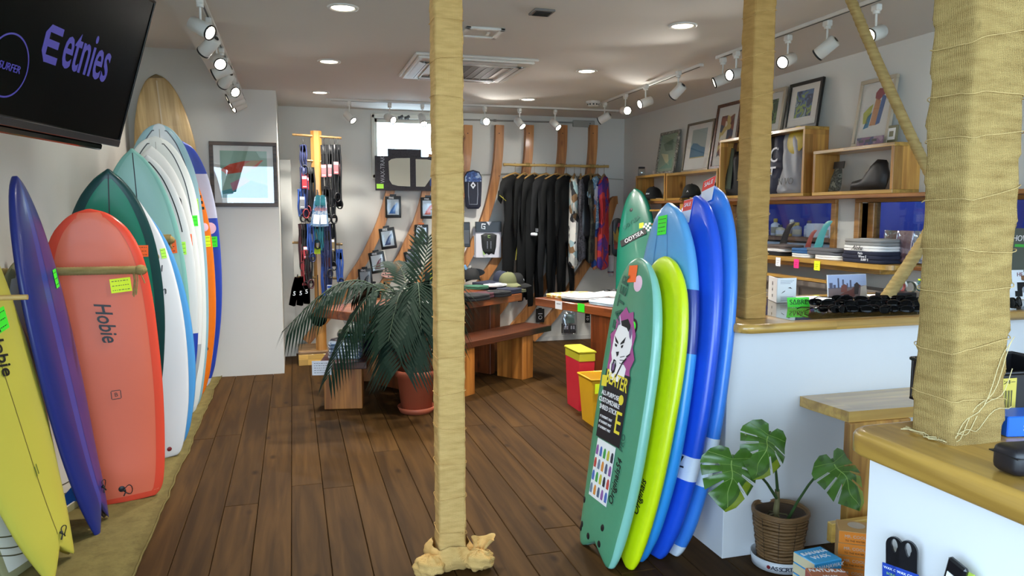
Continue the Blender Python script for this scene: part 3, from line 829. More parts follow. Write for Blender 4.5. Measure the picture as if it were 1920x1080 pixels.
    def band(nm, width_, m, s0=.004, off=.0007):
        """painted rail band of even width, with a clean inner edge"""
        rows = []; K = 7
        for k in range(K):
            ins = width_ * k / (K - 1); S1 = 1 - ins / L - .0005; path = []
            for i in range(60):
                s = s0 + (S1 - s0) * sin(pi / 2 * i / 59); path.append((s, max(0, min(.995, 1 - ins / hw(s)))))
            rows.append([deck(s, u, off) for s, u in path] + [deck(s, -u, off) for s, u in reversed(path[:-1])])
        n = len(rows[0]); b = B(); b.add(sum(rows, []), [(k * n + j, k * n + j + 1, (k + 1) * n + j + 1, (k + 1) * n + j) for k in range(K - 1) for j in range(n - 1)], True)
        return b.obj(nm, m, root)
    bd.band = band
    def sticker(nm, s, u, w, h, m, rot=0, side=1, lines=3, label=None):
        b = B(); b.box(-w / 2, w / 2, -h / 2, h / 2, .0004, .0012)
        o = b.obj(nm, m, root); o.matrix_basis = frame(s, u, side, rot) @ mv(0, 0, .001)
        if label: o['label'] = label
        if lines:
            rr = random.Random(int(s * 1000 + w * 1e4)); b = B()
            for i in range(lines):
                yy = h * (.32 - .64 * i / max(1, lines - 1)) if lines > 1 else 0; xx = -w * .42
                while xx < w * .38:
                    ll = w * rr.uniform(.03, .13); b.box(xx, min(xx + ll, w * .42), yy - h * .022, yy + h * .022, .0012, .0015); xx += ll + w * .05
            b.obj('handwriting', BLACK, o)
        return o
    bd.sticker = sticker
    def letter(nm, body_, s, u, size, m, rot=0, side=1, **kw):
        return text(nm, body_, size, m, root, frame(s, u, side, rot) @ mv(0, 0, .004), .0006, **kw)
    bd.letter = letter
    def disc(nm, s, u, r, m, side=1, h=.002):
        o = B().lathe([(0, h), (r * .8, h), (r, 0)], 16).obj(nm, m, root); o.matrix_basis = frame(s, u, side); return o
    bd.disc = disc
    def fin(nm, s, u, base, hgt, m, side=-1, rot=0):
        out = [(-base / 2, 0), (base / 2, 0), (base * .30, hgt * .45), (-base * .05, hgt * .8), (-base * .5, hgt), (-base * .62, hgt * .93), (-base * .42, hgt * .55)]
        b = B(); b.prism(out, -.004, .004)
        o = b.obj(nm, m, root)
        p = deck(s, u, 0, side)
        o.matrix_basis = basis(p, (0, 1, 0), (0, 0, side), V((0, 1, 0)).cross(V((0, 0, side))))
        return o
    bd.fin = fin
    return bd
def gl(n, c, r=.32, coat=.10, var=.03): return mat('resin_' + n, c, r, coat=coat, var=var, scale=3, spec=.3)
def foam(n, c, r=.30, coat=.25): return mat('foam_' + n, c, r, coat=coat, var=.05, scale=30, bump=.04, bscale=260)
def leash_loop(bd, s, u, m=BLACK, r=.02, side=1):
    f = bd.frame(s, u, side)
    b = B(f); pts = []
    for i in range(24):
        a = 2 * pi * i / 24; pts.append((r * 1.1 * cos(a) + .012, r * .8 * sin(a) + .01 * sin(2 * a), .008 + .005 * sin(3 * a)))
    b.tube(pts, .0022, 6, closed=True); b.tube([(0, 0, 0), (.004, -.01, .008), (-.006, -.03, .006)], .003, 6); b.sphere((0, 0, .006), .007, 10, 6)
    return b.obj('leash_string', m, bd.root)

# --- left rack, front to back
t1, t2 = aZ(80, 1090), aZ(131, 1042)
y_ = surfboard('surfboard', 'yellow swallow tail surfboard cut off at the left photo edge', (t1 + t2) / 2, aY(-125, 350, 3.22), t2 - t1, .53, .062, 'fish', [gl('yellow', 'c9c04e')], notch=.10, group='surfboards leaning on the left rack')
y_.ribbon('stringer', lambda s: 0, .075, .98, .004, mat('stringer_brown', '6e5f2a', .5))
y_.letter('lettering', 'Hobie', .60, .06, .10, BLACK, -90, shear=.35, sx=.8, bold=.012)
y_.letter('emblem', '//', .28, .02, .06, mat('faint_green', '5d6a2a'), 15)
leash_loop(y_, .075, .12)
y_.sticker('price_sticker', .665, .32, .09, .09, STK['green'])
t1, t2 = aZ(170, 1008), aZ(195, 970)
def zb_(s, cu, sn, yy, xx, w): return 0 if (sn > 0 and -.25 < cu < .05) else 1 if cu < .0 or sn < 0 else 2
d_ = surfboard('surfboard', 'dark blue and purple swallow tail surfboard beside the yellow one', (t1 + t2) / 2, aY(27, 330, 3.72), t2 - t1, .50, .06, 'fish', [gl('blue_mid', '24439a'), gl('blue_dark', '262f74'), gl('purple_blue', '37337c')], zb_, notch=.12, group='surfboards leaning on the left rack', nrock=.0)
d_.ribbon('stringer', lambda s: 0, .09, .98, .003, gl('blue_dark', '262f74'))
d_.sticker('price_sticker', .715, .5, .06, .085, STK['green'])
leash_loop(d_, .10, .3, r=.025)
d_.fin('fin', .10, .35, .11, .12, gl('fin_blue', '2d5fae', .2))
# two pale longboard tails lying against the wall behind
def tailboard(label, px, py, nose, wd, w):
    a = aZ(px, py)
    bd = surfboard('surfboard', label, a, nose, wd, w, .055, 'long', [gl('tail_white', 'e4e2d8'), gl('tail_olive', '9a9670')], lambda s, cu, sn, yy, xx, w_: 1 if w_ - abs(xx) < .035 or yy < .04 else 0, group='surfboards leaning on the left rack', nrock=.0)
    for i, yy in enumerate((.075, .11, .16)):
        n = 40; b = B(); pts = []
        for q in range(n):
            u = -.9 + 1.8 * q / (n - 1); s = (yy + .06 * (u * u)) / bd.L
            pts += [bd.deck(s, u, .001), bd.deck(s + .006 / bd.L, u, .001)]
        b.add(pts, [(2 * j, 2 * j + 2, 2 * j + 3, 2 * j + 1) for j in range(n - 1)], True)
        b.obj('pin_line', mat('pin_olive', '57533c', .4), bd.root)
    return bd
tailboard('white longboard tail with three olive pin lines, behind the yellow board', 40, 1065, V((-1.20, 3.56, 1.12)), (.22, .97, 0), .52)
tailboard('white longboard tail with olive pin lines, between yellow and dark blue boards', 128, 955, aY(45, 480, 4.0), (.38, .92, 0), .5)

def zo(s, cu, sn, yy, xx, w): return 1 if (abs(cu) > .93 or s > .99 or s < .025 or sn < 0) else 0
o_ = surfboard('surfboard', 'coral orange round nose surfboard with black script, facing the camera', aZ(231, 938), aY(166, 392, 4.22), (.975, .22, 0), .50, .065, 'egg', [gl('coral', 'dc6a4c', .45), gl('coral_red', 'dd4c36', .25)], zo, group='surfboards leaning on the left rack', nrock=.03)
o_.band('rail_band', .045, gl('coral_red', 'dd4c36'))
o_.letter('lettering', 'Hobie', .625, .06, .105, BLACK, -84, shear=.35, sx=.8, bold=.012)
o_.letter('emblem', 'B', .375, .10, .03, BLACK, 0); 
b = B(); fr = o_.frame(.375, .10)
for i in range(4): b.T = fr @ rotz(i * pi / 2) @ mv(0, 0, .002); b.box(-.02, .02, .020, .0235, 0, .0008)
b.obj('emblem_frame', BLACK, o_.root)
o_.sticker('price_sticker', .742, .43, .095, .072, STK['yellow'], 2, label='neon yellow price sticker with handwriting')
leash_loop(o_, .045, .06, r=.022); o_.disc('leash_plug', .05, .0, .016, BLACK)

def zg(s, cu, sn, yy, xx, w): return 1 if (abs(cu) > .93 or s > .99 or sn < 0) else 0
g_ = surfboard('surfboard', 'dark green pointed surfboard behind the coral orange one', aZ(220, 882), aY(203, 316, 4.55), (.98, .18, 0), .53, .065, 'mid', [gl('green_deck', '12755a'), gl('green_rail', '123d3c')], zg, group='surfboards leaning on the left rack', nrock=.03)
g_.band('rail_band', .05, gl('green_rail', '123d3c'))
g_.ribbon('stringer', lambda s: 0, .02, .985, .006, BLACK)
g_.sticker('price_sticker', .745, .62, .085, .065, STK['orange'])
wt = gl('white', 'dcdfe2', .2)
w_ = surfboard('surfboard', 'white shortboard with black script behind the dark green board', aZ(300, 858), aY(216, 340, 4.9), (.97, .22, 0), .50, .058, 'squash', [wt], group='surfboards leaning on the left rack', nrock=.04)
w_.ribbon('stringer', lambda s: 0, .02, .98, .003, mat('stringer_tan', 'b8a88a', .5))
w_.letter('lettering', 'ton', .60, .52, .07, BLACK, 8, shear=.3)
w_.letter('lettering', 'tul', .68, .62, .055, BLACK, 6, shear=.3)
for s, u, w, h, c in ((.72, .50, .055, .06, 'pink'), (.735, .88, .03, .06, 'lime'), (.79, .62, .035, .05, 'pink')): w_.sticker('price_sticker', s, u, w, h, STK[c], 3)
w_.disc('fin_plug', .03, .42, .014, mat('plug_red', '7c1d24', .4)); w_.disc('fin_plug', .03, .0, .008, BLACK); 
lb = surfboard('surfboard', 'light blue surfboard, thin strip seen behind the white script board', aZ(316, 838), aY(232, 372, 5.18), (.97, .2, 0), .52, .06, 'mid', [gl('sky', '4f97d2')], group='surfboards leaning on the left rack', nrock=.03)
def zm(s, cu, sn, yy, xx, w): return 1 if (abs(cu) > .93 or s > .995 or sn < 0) else 0
mt = surfboard('surfboard', 'mint green pointed surfboard with dark stringer', aZ(300, 812), aY(247, 279, 5.45), (.97, .2, 0), .52, .065, 'mid', [gl('mint', '93c4bb'), gl('mint_rail', '7fb8ae')], zm, group='surfboards leaning on the left rack', nrock=.03)
mt.band('rail_band', .03, gl('mint_rail', '7fb8ae'))
mt.ribbon('stringer', lambda s: 0, .02, .985, .006, BLACK)
mt.sticker('price_sticker', .66, .62, .115, .09, STK['orange'], 2)
def zw2(s, cu, sn, yy, xx, w): return 1 if yy < .62 else 0
w2 = surfboard('surfboard', 'white surfboard with royal blue tail block and black nose line', aZ(311, 798), aY(275, 292, 5.70), (.97, .2, 0), .53, .062, 'mid', [gl('white2', 'd4d8da'), gl('royal', '2743a8')], zw2, group='surfboards leaning on the left rack')
w2.outline('nose_line', .05, .008, BLACK, s0=.72); w2.sticker('price_sticker', .66, .70, .06, .09, STK['lime'], 2)
def zw3(s, cu, sn, yy, xx, w): return 1 if yy < .55 else 0
w3 = surfboard('surfboard', 'white surfboard with light grey tail block and black emblem', aZ(318, 788), aY(283, 276, 5.92), (.97, .2, 0), .55, .062, 'mid', [gl('white3', 'dfe2e0'), gl('tail_grey', 'a7acb0')], zw3, group='surfboards leaning on the left rack')
w3.sticker('price_sticker', .66, .74, .07, .085, STK['orange'], 2)
b = B(); f_ = w3.frame(.80, .60) @ mv(0, 0, .003); b.T = f_
b.prism([(-.05, -.02), (.05, -.06), (.04, .02), (.0, .07)], 0, .0008); b.prism([(-.03, -.18), (.05, -.20), (.05, -.14), (-.03, -.12)], 0, .0008)
b.obj('emblem', BLACK, w3.root)
w4 = surfboard('surfboard', 'white longboard with black pin line round the nose', aZ(324, 778), aY(290, 258, 6.10), (.97, .2, 0), .57, .065, 'long', [gl('white4', 'cfd5d3'), gl('white4r', 'dde2e0')], lambda s, cu, sn, yy, xx, w: 1 if abs(cu) > .93 or sn < 0 else 0, group='surfboards leaning on the left rack')
w4.band('rail_band', .05, gl('white4r', 'dde2e0'))
w4.outline('pin_line', .055, .008, mat('pin_black', '2c3336', .3)); w4.ribbon('stringer', lambda s: 0, .02, .98, .004, mat('stringer_grey', '8a908c', .4))
w4.sticker('price_sticker', .70, .86, .04, .08, STK['green'], 2)
w5 = surfboard('surfboard', 'tallest pale blue longboard with dark pin line and stringer', aZ(333, 765), aY(297, 234, 6.30), (.97, .2, 0), .56, .068, 'long', [gl('pale', 'c4cfd6'), gl('teal_rail', '8fb4c0')], lambda s, cu, sn, yy, xx, w: 1 if abs(cu) > .93 or sn < 0 else 0, group='surfboards leaning on the left rack')
w5.band('rail_band', .05, gl('teal_rail', '8fb4c0'))
w5.outline('pin_line', .055, .008, mat('pin_navy', '2c3a4a', .3)); w5.ribbon('stringer', lambda s: 0, .02, .98, .005, mat('stringer_grey'))
w5.sticker('price_sticker', .72, .82, .05, .09, STK['lime'], 2)
of = surfboard('foam_surfboard', 'orange foam surfboard with checker band, narrow strip seen edge on', aZ(357, 742), aY(326, 300, 6.52), (.97, .2, 0), .50, .075, 'foamlong', [foam('orange', 'f07a1e')], group='surfboards leaning on the left rack')
of.sticker('price_sticker', .66, .86, .04, .09, STK['yellow'], 2); of.disc('pink_sticker', .72, .8, .035, STK['palepink'])
b = B()
for i in range(6):
    for j in range(3):
        if (i + j) % 2 == 0: b.T = of.frame(.80 + i * .012, .70 + j * .09) @ mv(0, 0, .002); b.box(-.012, .012, -.0115, .0115, 0, .0008)
b.obj('checker_band', BLACK, of.root)
of.disc('leash_plug', .20, .7, .018, BLACK); of.disc('leash_plug', .27, .6, .014, BLACK)
def zs(s, cu, sn, yy, xx, w): return 1 if .70 < s < .86 or s < .03 else 0
bs = surfboard('foam_surfboard', 'royal blue foam longboard with a broad white band, farthest painted board', aZ(367, 725), aY(338, 264, 6.75), (.97, .2, 0), .53, .08, 'foamlong', [foam('royal_blue', '2a49b4'), foam('white_band', 'cdd3ec')], zs, group='surfboards leaning on the left rack')
bs.disc('round_sticker', .655, .72, .05, STK['palepink']); bs.sticker('price_sticker', .60, .72, .10, .09, STK['green'], 0)
wl = surfboard('wooden_longboard', 'tall bare wooden longboard leaning in the corner by the framed picture', aZ(366, 712), aY(293, 141, 7.12), (1, .1, 0), .53, .07, 'long', [wood('balsa', 'c2a878', '9d8253', 'Y', 1.6, .5, .1, staves=.12, rnd=.1), mat('balsa_tip', '6d5b3c', .5)], lambda s, cu, sn, yy, xx, w: 1 if s > .985 else 0, group='surfboards leaning on the left rack')
wl.ribbon('stringer', lambda s: 0, .02, .98, .012, mat('stringer_tan', 'b8a88a', .5))

# rope-wrapped pegs of the rack
pegw = wood('peg_wood', 'c9a869', '9d7a42', 'X', 2, .5)
jute = weave('jute', 'b39a62', '7d6638', 240)
def peg(label, px, py, Y, r=.017, fringe=True, tip=.10):
    e = aY(px, py, Y)
    t = T('rack_peg', label, 'peg', M4.Translation((XL, Y, e.z)), 'pegs of the surfboard rack')
    d = e.x - XL
    B().tube([(0, 0, .0), (d, 0, 0)], r * .75, 12).obj('dowel', pegw, t)
    if tip:
        n = int(d / .007); B().tube([(d * (1 - (tip if tip < 1 else 1)) + (d * (tip if tip < 1 else 1)) * i / n - .004, 0, 0) for i in range(n + 1)], [r * (1 + .12 * (i % 2)) for i in range(n + 1)], 12).obj('rope_wrap', jute, t)
    if fringe:
        rr = random.Random(px)
        for k in range(5):
            z = -rr.uniform(.05, .14); x = d - rr.uniform(.0, .05)
            B().tube([(x, -.016, -.005), (x + .005, -.022, z * .4), (x + rr.uniform(-.015, .02), -.022, z)], .003, 5).obj('loose_thread', jute, t)
        B().sphere((d - .01, 0, 0), (.03, .03, .026), 10, 8).obj('knot', jute, t)
    return t
peg('bare wooden rack peg end in front of the yellow board', 52, 557, 3.28, .014, False, 0)
peg('rope wrapped rack peg crossing in front of the coral orange board', 268, 506, 4.02, .019, True, 1)
peg('rope wrapped rack peg end over the white script board', 292, 482, 4.72, .014, True, .3)
peg('thick rope wrapped rack peg end over the mint green board', 322, 450, 5.28, .034, True, .4)
peg('rope wrapped rack peg end over the white board with black emblem', 342, 434, 5.80, .026, True, .3)
# burlap runner under the boards
t = T('burlap_runner', 'burlap runner with wavy edge on the floor under the left boards', 'mat', M4.Translation((XL, 0, .002)))
def f(u, v):
    y = -.5 + 7.75 * v
    e = .665 + .018 * noise.noise(V((y * 2.3, 0, 0))) + .008 * noise.noise(V((y * 9, 3, 0)))
    return (e * u, y, .0015 + .0025 * (u > .97) + .003 * max(0, noise.noise(V((u * 4, y * 3, 1)))) * u)
b = B(); b.grid(f, 12, 160); b.obj('cloth', matm, t)
b = B(); pts = [V(f(1, i / 300)) + V((0, 0, .002)) for i in range(301)]; b.tube(pts, .005, 6); b.obj('hem', matm, t)

# --- foam boards leaning on the long counter
WDR = V((.04, -1, 0))
FG = 'foam boards leaning on the counter end'
gr = surfboard('foam_surfboard', 'sea green foam board with BEATER print and snarling white beast poster', V((1.26, 2.92, 0)), aX(1212, 486, 1.485), WDR, .46, .065, 'foam54', [foam('sea', '4d9170'), foam('sea_rail', '86c4b4')], lambda s, cu, sn, yy, xx, w: 1 if abs(cu) > .92 and cu > 0 else 0, notch=.06, group=FG, boxy=.45, crown=.05, nrock=.03)
dk = mat('print_dark_green', '2b5a49', .5)
gr.letter('lettering', 'BEATER', .825, -.44, .088, dk, 78, sx=1.05, bold=.01)
gr.sticker('price_sticker', .945, -.10, .075, .075, STK['orange'], 4, lines=0)
gr.disc('round_sticker', .915, .28, .036, STK['palepink'])
gr.disc('oval_badge', .775, .25, .034, BLACK, h=.002); gr.disc('badge_center', .775, .25, .024, STK['green'], h=.0035)
# poster
pb = B(gr.frame(.495, -.12) @ mv(0, 0, .003)); pb.box(-.115, .115, -.155, .155, 0, .001); pst = pb.obj('poster', mat('poster_black', '1d1a20', .4), gr.root)
F0 = gr.frame(.495, -.12) @ mv(0, 0, .0042)
yel = mat('poster_yellow', 'e3d23a', .5); mag = mat('poster_magenta', 'a84f8c', .5); wh = mat('poster_white', 'f1f0f2', .5); pur = mat('poster_purple', '7a5a86', .5)
text('title', 'BEATER', .085, yel, pst, F0 @ mv(.0, .115, 0) @ M4.Rotation(R(-4), 4, 'Z'), sx=.72, bold=.012)
for i, ln in enumerate(['ALL-PURPOSE', 'CUSTOMIZABLE', 'SHRED STICK']): text('line', ln, .030, wh, pst, F0 @ mv(-.038, .045 - i * .032, 0), sx=.95)
for i in range(3): text('line', 'IT DOESN\'T MATTER'[:14], .016, wh, pst, F0 @ mv(-.045, -.06 - i * .024, 0))
text('letter', 'E', .14, yel, pst, F0 @ mv(.07, -.06, 0), sx=.9)
B(F0).lathe([(0, .001), (.022, .001)], 16, (.07, .045, 0)).obj('dot', yel, pst)
F1 = gr.frame(.708, -.12) @ mv(0, 0, .0035)
def blob(pts, m, nm, z=0, Fm=F1, par=None):
    b = B(Fm @ mv(0, 0, z)); b.prism(pts, 0, .0008); return b.obj(nm, m, par or pst)
blob([(-.115, -.16), (-.10, -.02), (-.12, .03), (-.075, .06), (-.08, .10), (-.04, .135), (.0, .165), (.03, .14), (.07, .15), (.08, .11), (.115, .05), (.10, .0), (.13, -.05), (.10, -.10), (.115, -.16)], mag, 'torn_edge')
blob([(-.055, .07), (-.03, .10), (.03, .115), (.06, .09), (.06, .06), (-.05, .05)], BLACK, 'shade', .001)
blob([(-.085, -.05), (-.075, .03), (-.05, .075), (-.048, .125), (-.02, .08), (.03, .075), (.05, .06), (.075, .085), (.085, .055), (.095, .01), (.085, -.03), (.06, -.055), (.03, -.075), (.07, -.10), (.06, -.15), (.04, -.135), (.02, -.16), (-.02, -.185), (-.05, -.21), (-.07, -.17), (-.08, -.13), (-.085, -.105), (-.07, -.08)], wh, 'beast', .002)
for pts in ([(-.07, .03), (-.03, .005), (-.028, -.004), (-.055, .004)], [(.035, .035), (-.005, .005), (-.008, -.004), (.025, .008)]): blob(pts, BLACK, 'brow', .003)
for pts in ([(-.06, -.004), (-.036, -.008), (-.04, -.018), (-.056, -.016)], [(.02, .0), (.0, -.008), (.004, -.018), (.018, -.012)]): blob(pts, BLACK, 'eye', .003)
blob([(-.04, -.04), (-.012, -.035), (-.014, -.05), (-.026, -.06)], BLACK, 'muzzle', .003)
blob([(-.066, -.125), (-.066, -.09), (-.05, -.074), (-.03, -.078), (-.022, -.10), (-.03, -.13), (-.05, -.14)], BLACK, 'jaw', .003)
blob([(-.057, -.12), (-.056, -.10), (-.045, -.09), (-.034, -.095), (-.036, -.118), (-.047, -.128)], pur, 'tongue', .004)
for x in (-.056, -.034): blob([(x - .004, -.082), (x + .004, -.082), (x, -.096)], wh, 'fang', .005)
for i in range(3): blob([(.005, -.056 - i * .013), (.045, -.046 - i * .018), (.045, -.049 - i * .018), (.005, -.059 - i * .013)], BLACK, 'whisker', .003)
blob([(.03, -.075), (.06, -.052), (.062, -.058), (.034, -.083), (-.01, -.15), (-.02, -.15)], BLACK, 'cheek_line', .003)
for pts in ([(-.05, .078), (-.047, .118), (-.03, .085)], [(.055, .065), (.077, .085), (.084, .055), (.078, .03), (.066, .04)]): blob(pts, pur, 'ear', .003)
blob([(.060, -.045), (.092, -.028), (.09, -.034), (.06, -.052)], BLACK, 'paw_line', .003)
blob([(-.14, -.16), (-.09, -.155), (-.09, -.205), (-.14, -.21)], yel, 'yellow_label', .004)
# leaflet with rows of little boards
lf = card('leaflet', gr.frame(.275, -.16).translation, gr.frame(.275, -.16).col[0][:3], gr.frame(.275, -.16).col[1][:3], .18, .26, mat('leaflet_white', 'e3e8ea', .3), gr.root, .001, .002)
rr = random.Random(3); pc = ['8a5a9c', '4b6ab5', '3f9a4a', 'b7b43a', '2e3240', 'b5483f', '6d7f96', 'd08a3e', '50607c']
for i in range(4):
    for j in range(5):
        b = B(mv(-.075 + j * .037, .08 - i * .058, .001)); b.prism([(-.010, -.022), (.010, -.022), (.012, 0), (.008, .018), (0, .023), (-.008, .018), (-.012, 0)], 0, .0006)
        b.obj('printed_board', mat('print_%s' % pc[(i * 5 + j) % 9], pc[(i * 5 + j) % 9], .4), lf)
gr.letter('lettering', 'Originals54', .27, .44, .055, BLACK, 84, shear=.2, sx=.8)
gr.letter('lettering', 'PRO', .40, .46, .04, dk, 86)
for s, u in ((.145, -.86), (.065, -.80), (.105, .30), (.03, .28), (.028, -.36), (.05, -.86)): gr.disc('plug', s, u, .015, BLACK)
ye = surfboard('foam_surfboard', 'neon yellow foam board between the green and light blue ones', V((1.345, 2.90, 0)), aX(1262, 483, 1.57), WDR, .46, .062, 'foam54', [foam('neon', 'd6ec10')], notch=.06, group=FG, boxy=.5, crown=.05, nrock=.03)
ye.letter('lettering', 'Originals', .235, .62, .055, BLACK, 84, shear=.2, sx=.8)
def zlb(s, cu, sn, yy, xx, w): return 1 if .56 < s - .04 * cu < .72 else (2 if s - .04 * cu < .56 else 0)
l2 = surfboard('foam_surfboard', 'light blue pointed foam board with navy middle band', V((1.415, 2.89, 0)), aX(1274, 384, 1.65), WDR, .52, .07, 'foamlong', [foam('sky2', '5aa2da'), foam('navy', '27378f'), foam('azure', '2f93e4')], zlb, group=FG, boxy=.5, nrock=.05)
l2.ribbon('stripe', lambda s: -.3, .73, .95, .006, foam('sky3', '3b7fbf')); l2.ribbon('stripe', lambda s: .25, .73, .95, .006, foam('sky3', '3b7fbf'))
l2.sticker('price_sticker', .935, -.06, .075, .085, STK['green'], 3, lines=4); l2.disc('plug', .14, .8, .012, BLACK)
def zrb(s, cu, sn, yy, xx, w): return 1 if .25 < s < .315 else 0
rb = surfboard('foam_surfboard', 'royal blue foam board with a white band and orange sale tag', V((1.51, 2.90, 0)), aX(1312, 368, 1.73), WDR, .54, .075, 'foamlong', [foam('royal2', '1f55d8'), foam('white_band2', 'dfe6f4')], zrb, group=FG, boxy=.5, nrock=.01)
rb.letter('lettering', 'Z', .283, .72, .07, BLACK, 6)
st = rb.sticker('sale_tag', .955, -.22, .075, .11, WHITE, 5, lines=0); text('sale_word', 'SALE', .026, WHITE, st, mv(0, .03, .0022)); card('tag_top', (0, .028, .0012), (1, 0, 0), (0, 1, 0), .075, .05, STK['red'], st, .0006)
def zbb(s, cu, sn, yy, xx, w): return 1 if .215 < s < .33 or s < .035 else 0
bb = surfboard('foam_surfboard', 'tallest glossy blue foam board nearest the counter, orange sale tag on top', V((1.59, 2.90, 0)), aX(1337, 348, 1.81), WDR, .54, .065, 'foamlong', [foam('blue3', '3a82e0'), foam('white_band3', 'dfe8f0')], zbb, group=FG, boxy=.5, nrock=.0)
bb.letter('lettering', 'EZ!', .275, .66, .075, mat('print_green', '2f8a3a'), 6)
bb.disc('round_sticker', .775, .40, .05, STK['pink']); bb.disc('plug', .12, .1, .014, BLACK); bb.disc('plug', .07, .45, .018, BLACK); bb.disc('plug', .2, .3, .012, BLACK)
st = bb.sticker('sale_tag', .985, -.1, .09, .12, WHITE, 14, lines=0); text('sale_word', 'SALE', .03, WHITE, st, mv(0, .035, .0022)); card('tag_top', (0, .033, .0012), (1, 0, 0), (0, 1, 0), .09, .05, STK['red'], st, .0006)
# teal board farther back
oy = surfboard('foam_surfboard', 'teal foam board with ODYSEA print, farther back by the corner', aZ(1188, 692), aY(1196, 357, 7.2), (.45, -.9, 0), .48, .07, 'foamlong', [foam('teal', '0b6b55')], None, group=None, boxy=.5)
oy.letter('lettering', 'ODYSEA', .715, .0, .065, WHITE, 14, sx=.95)
b = B(oy.frame(.715, .0) @ rotz(R(14)) @ mv(0, 0, .002)); b.box(-.17, .15, -.035, .035, 0, .0012); b.obj('letter_ground', BLACK, oy.root)
b = B()
for i in range(4):
    for j in range(4):
        if (i + j) % 2 == 0: b.T = oy.frame(.735 + j * .012, .56 + i * .1) @ mv(0, 0, .003); b.box(-.012, .012, -.011, .011, 0, .0008)
b.obj('checker', WHITE, oy.root)
oy.letter('lettering', 'ODYSEA', .80, -.15, .06, mat('print_teal_dark', '0d5346', .5), 22)
oy.sticker('price_sticker', .77, .42, .05, .055, STK['yellow'], 0, lines=0); oy.disc('leash_plug', .875, -.2, .02, BLACK)
# ---------------------------------------------------------------- television on the left
th = R(12.7); u_ = V((sin(th), cos(th), 0)); n0 = V((cos(th), -sin(th), 0)); ti = R(17)
v_ = V((0, 0, 1)) * cos(ti) + n0 * sin(ti); nn = u_.cross(v_)
Pbr = V((-.723, 3.666, 1.788)); TW, TH = 1.0, .65
ctr = Pbr - u_ * TW / 2 + v_ * TH / 2
t = T('television', 'wall television tilted down at top left, dark screen with purple logos', 'television', basis(ctr, u_, v_, nn))
gb = mat('tv_gloss_black', '08080a', .12, coat=.5)
B().box(-TW / 2, TW / 2, -TH / 2, TH / 2, -.045, -.004, .008).obj('housing', gb, t)
scr = B().box(-TW / 2 + .014, TW / 2 - .014, -TH / 2 + .034, TH / 2 - .014, -.004, -.002).obj('screen', mat('tv_screen', '050506', .25, spec=.06), t)
b = B(); b.box(-TW / 2, TW / 2, -TH / 2, -TH / 2 + .03, -.006, .004, .003); b.obj('bottom_bezel', mat('tv_bezel', '3b383c', .25, .3), t)
b = B(); b.box(-TW / 2, TW / 2, TH / 2 - .012, TH / 2, -.006, .002, .002).box(-TW / 2, -TW / 2 + .012, -TH / 2, TH / 2, -.006, .002, .002).box(TW / 2 - .01, TW / 2, -TH / 2, TH / 2, -.006, .002, .002); b.obj('bezel', gb, t)
B().box(-.36, .38, -TH / 2 - .028, -TH / 2 - .0005, -.045, -.008, .006).obj('soundbar', gb, t)
logo = mat('tv_logo', '3a3480', .5, emit='413c9c', estr=.4)
F = mv(0, 0, -.0018)
def on(px, py):
    r = ray(px, py); d = (ctr - C0).dot(nn) / r.dot(nn); q = C0 + r * d - ctr
    return q.dot(u_), q.dot(v_)
a, b_ = on(165, 110); sz = .155
text('lettering', 'etnies', sz * 1.55, logo, scr, F @ mv(a, b_ + .012, 0), sx=.60, shear=.05, bold=.01)
e0 = on(100, 85)
b = B(F @ mv(e0[0], e0[1], 0))
b.prism([(-.056, -.03), (-.03, -.066), (-.03, .066), (-.056, .034)], 0, .0008)
for y0, x1 in ((.040, .045), (-.010, .036), (-.064, .045)): b.prism([(-.03, y0), (x1, y0), (x1, y0 + .026), (-.03, y0 + .026)], 0, .0008)
b.obj('emblem', logo, scr)
c0 = on(17, 123)
b = B(F @ mv(c0[0], c0[1], 0)); n = 48; o = []
for i in range(n): a = 2 * pi * i / n; o += [(.105 * cos(a), .105 * sin(a), .0006), (.099 * cos(a), .099 * sin(a), .0006)]
b.add(o, [(2 * i, 2 * ((i + 1) % n), 2 * ((i + 1) % n) + 1, 2 * i + 1) for i in range(n)]); b.obj('ring', logo, scr)
text('lettering', 'SURFER', .036, logo, scr, F @ mv(c0[0] + .008, c0[1] - .005, 0), shear=.1, spacing=.95)
bk = ctr - nn * .05
b = B(); b.tube([(0, 0, -.045), (0, 0, -.16)], .03, 10)
b.box(-.12, .12, -.12, .12, -.06, -.045, .004); q = t.matrix_world.inverted() @ V((XL + .03, ctr.y, ctr.z + .12)); b.tube([(0, 0, -.15), q], .022, 8)
b.obj('wall_arm', mat('bracket', '2b2b2e', .5, .5), t)

# ---------------------------------------------------------------- framed pictures
fglass = glass('frame_glass', (1, 1, 1), .0, .07)
def picture(label, Fm, w, h, fw, fm, matw, art, aw, ah, ay=0, dep=.022, group=None, gl_=True):
    t = T('framed_picture', label, 'picture', Fm, group)
    for nm, x0, x1, y0, y1 in (('rail', -w / 2, w / 2, h / 2 - fw, h / 2), ('rail', -w / 2, w / 2, -h / 2, -h / 2 + fw), ('stile', -w / 2, -w / 2 + fw, -h / 2 + fw, h / 2 - fw), ('stile', w / 2 - fw, w / 2, -h / 2 + fw, h / 2 - fw)):
        B().box(x0, x1, y0, y1, -dep, 0, .002).obj('frame_' + nm, fm, t)
    B().box(-w / 2 + fw * .8, w / 2 - fw * .8, -h / 2 + fw * .8, h / 2 - fw * .8, -dep + .002, -.010).obj('passepartout', matw, t)
    if art: B().box(-aw / 2, aw / 2, ay - ah / 2, ay + ah / 2, -.010, -.0092).obj('print', art, t)
    if gl_: B().box(-w / 2 + fw, w / 2 - fw, -h / 2 + fw, h / 2 - fw, -.0075, -.006).obj('glazing', fglass, t)
    return t
mount = mat('mount_white', 'e6e4de', .8)
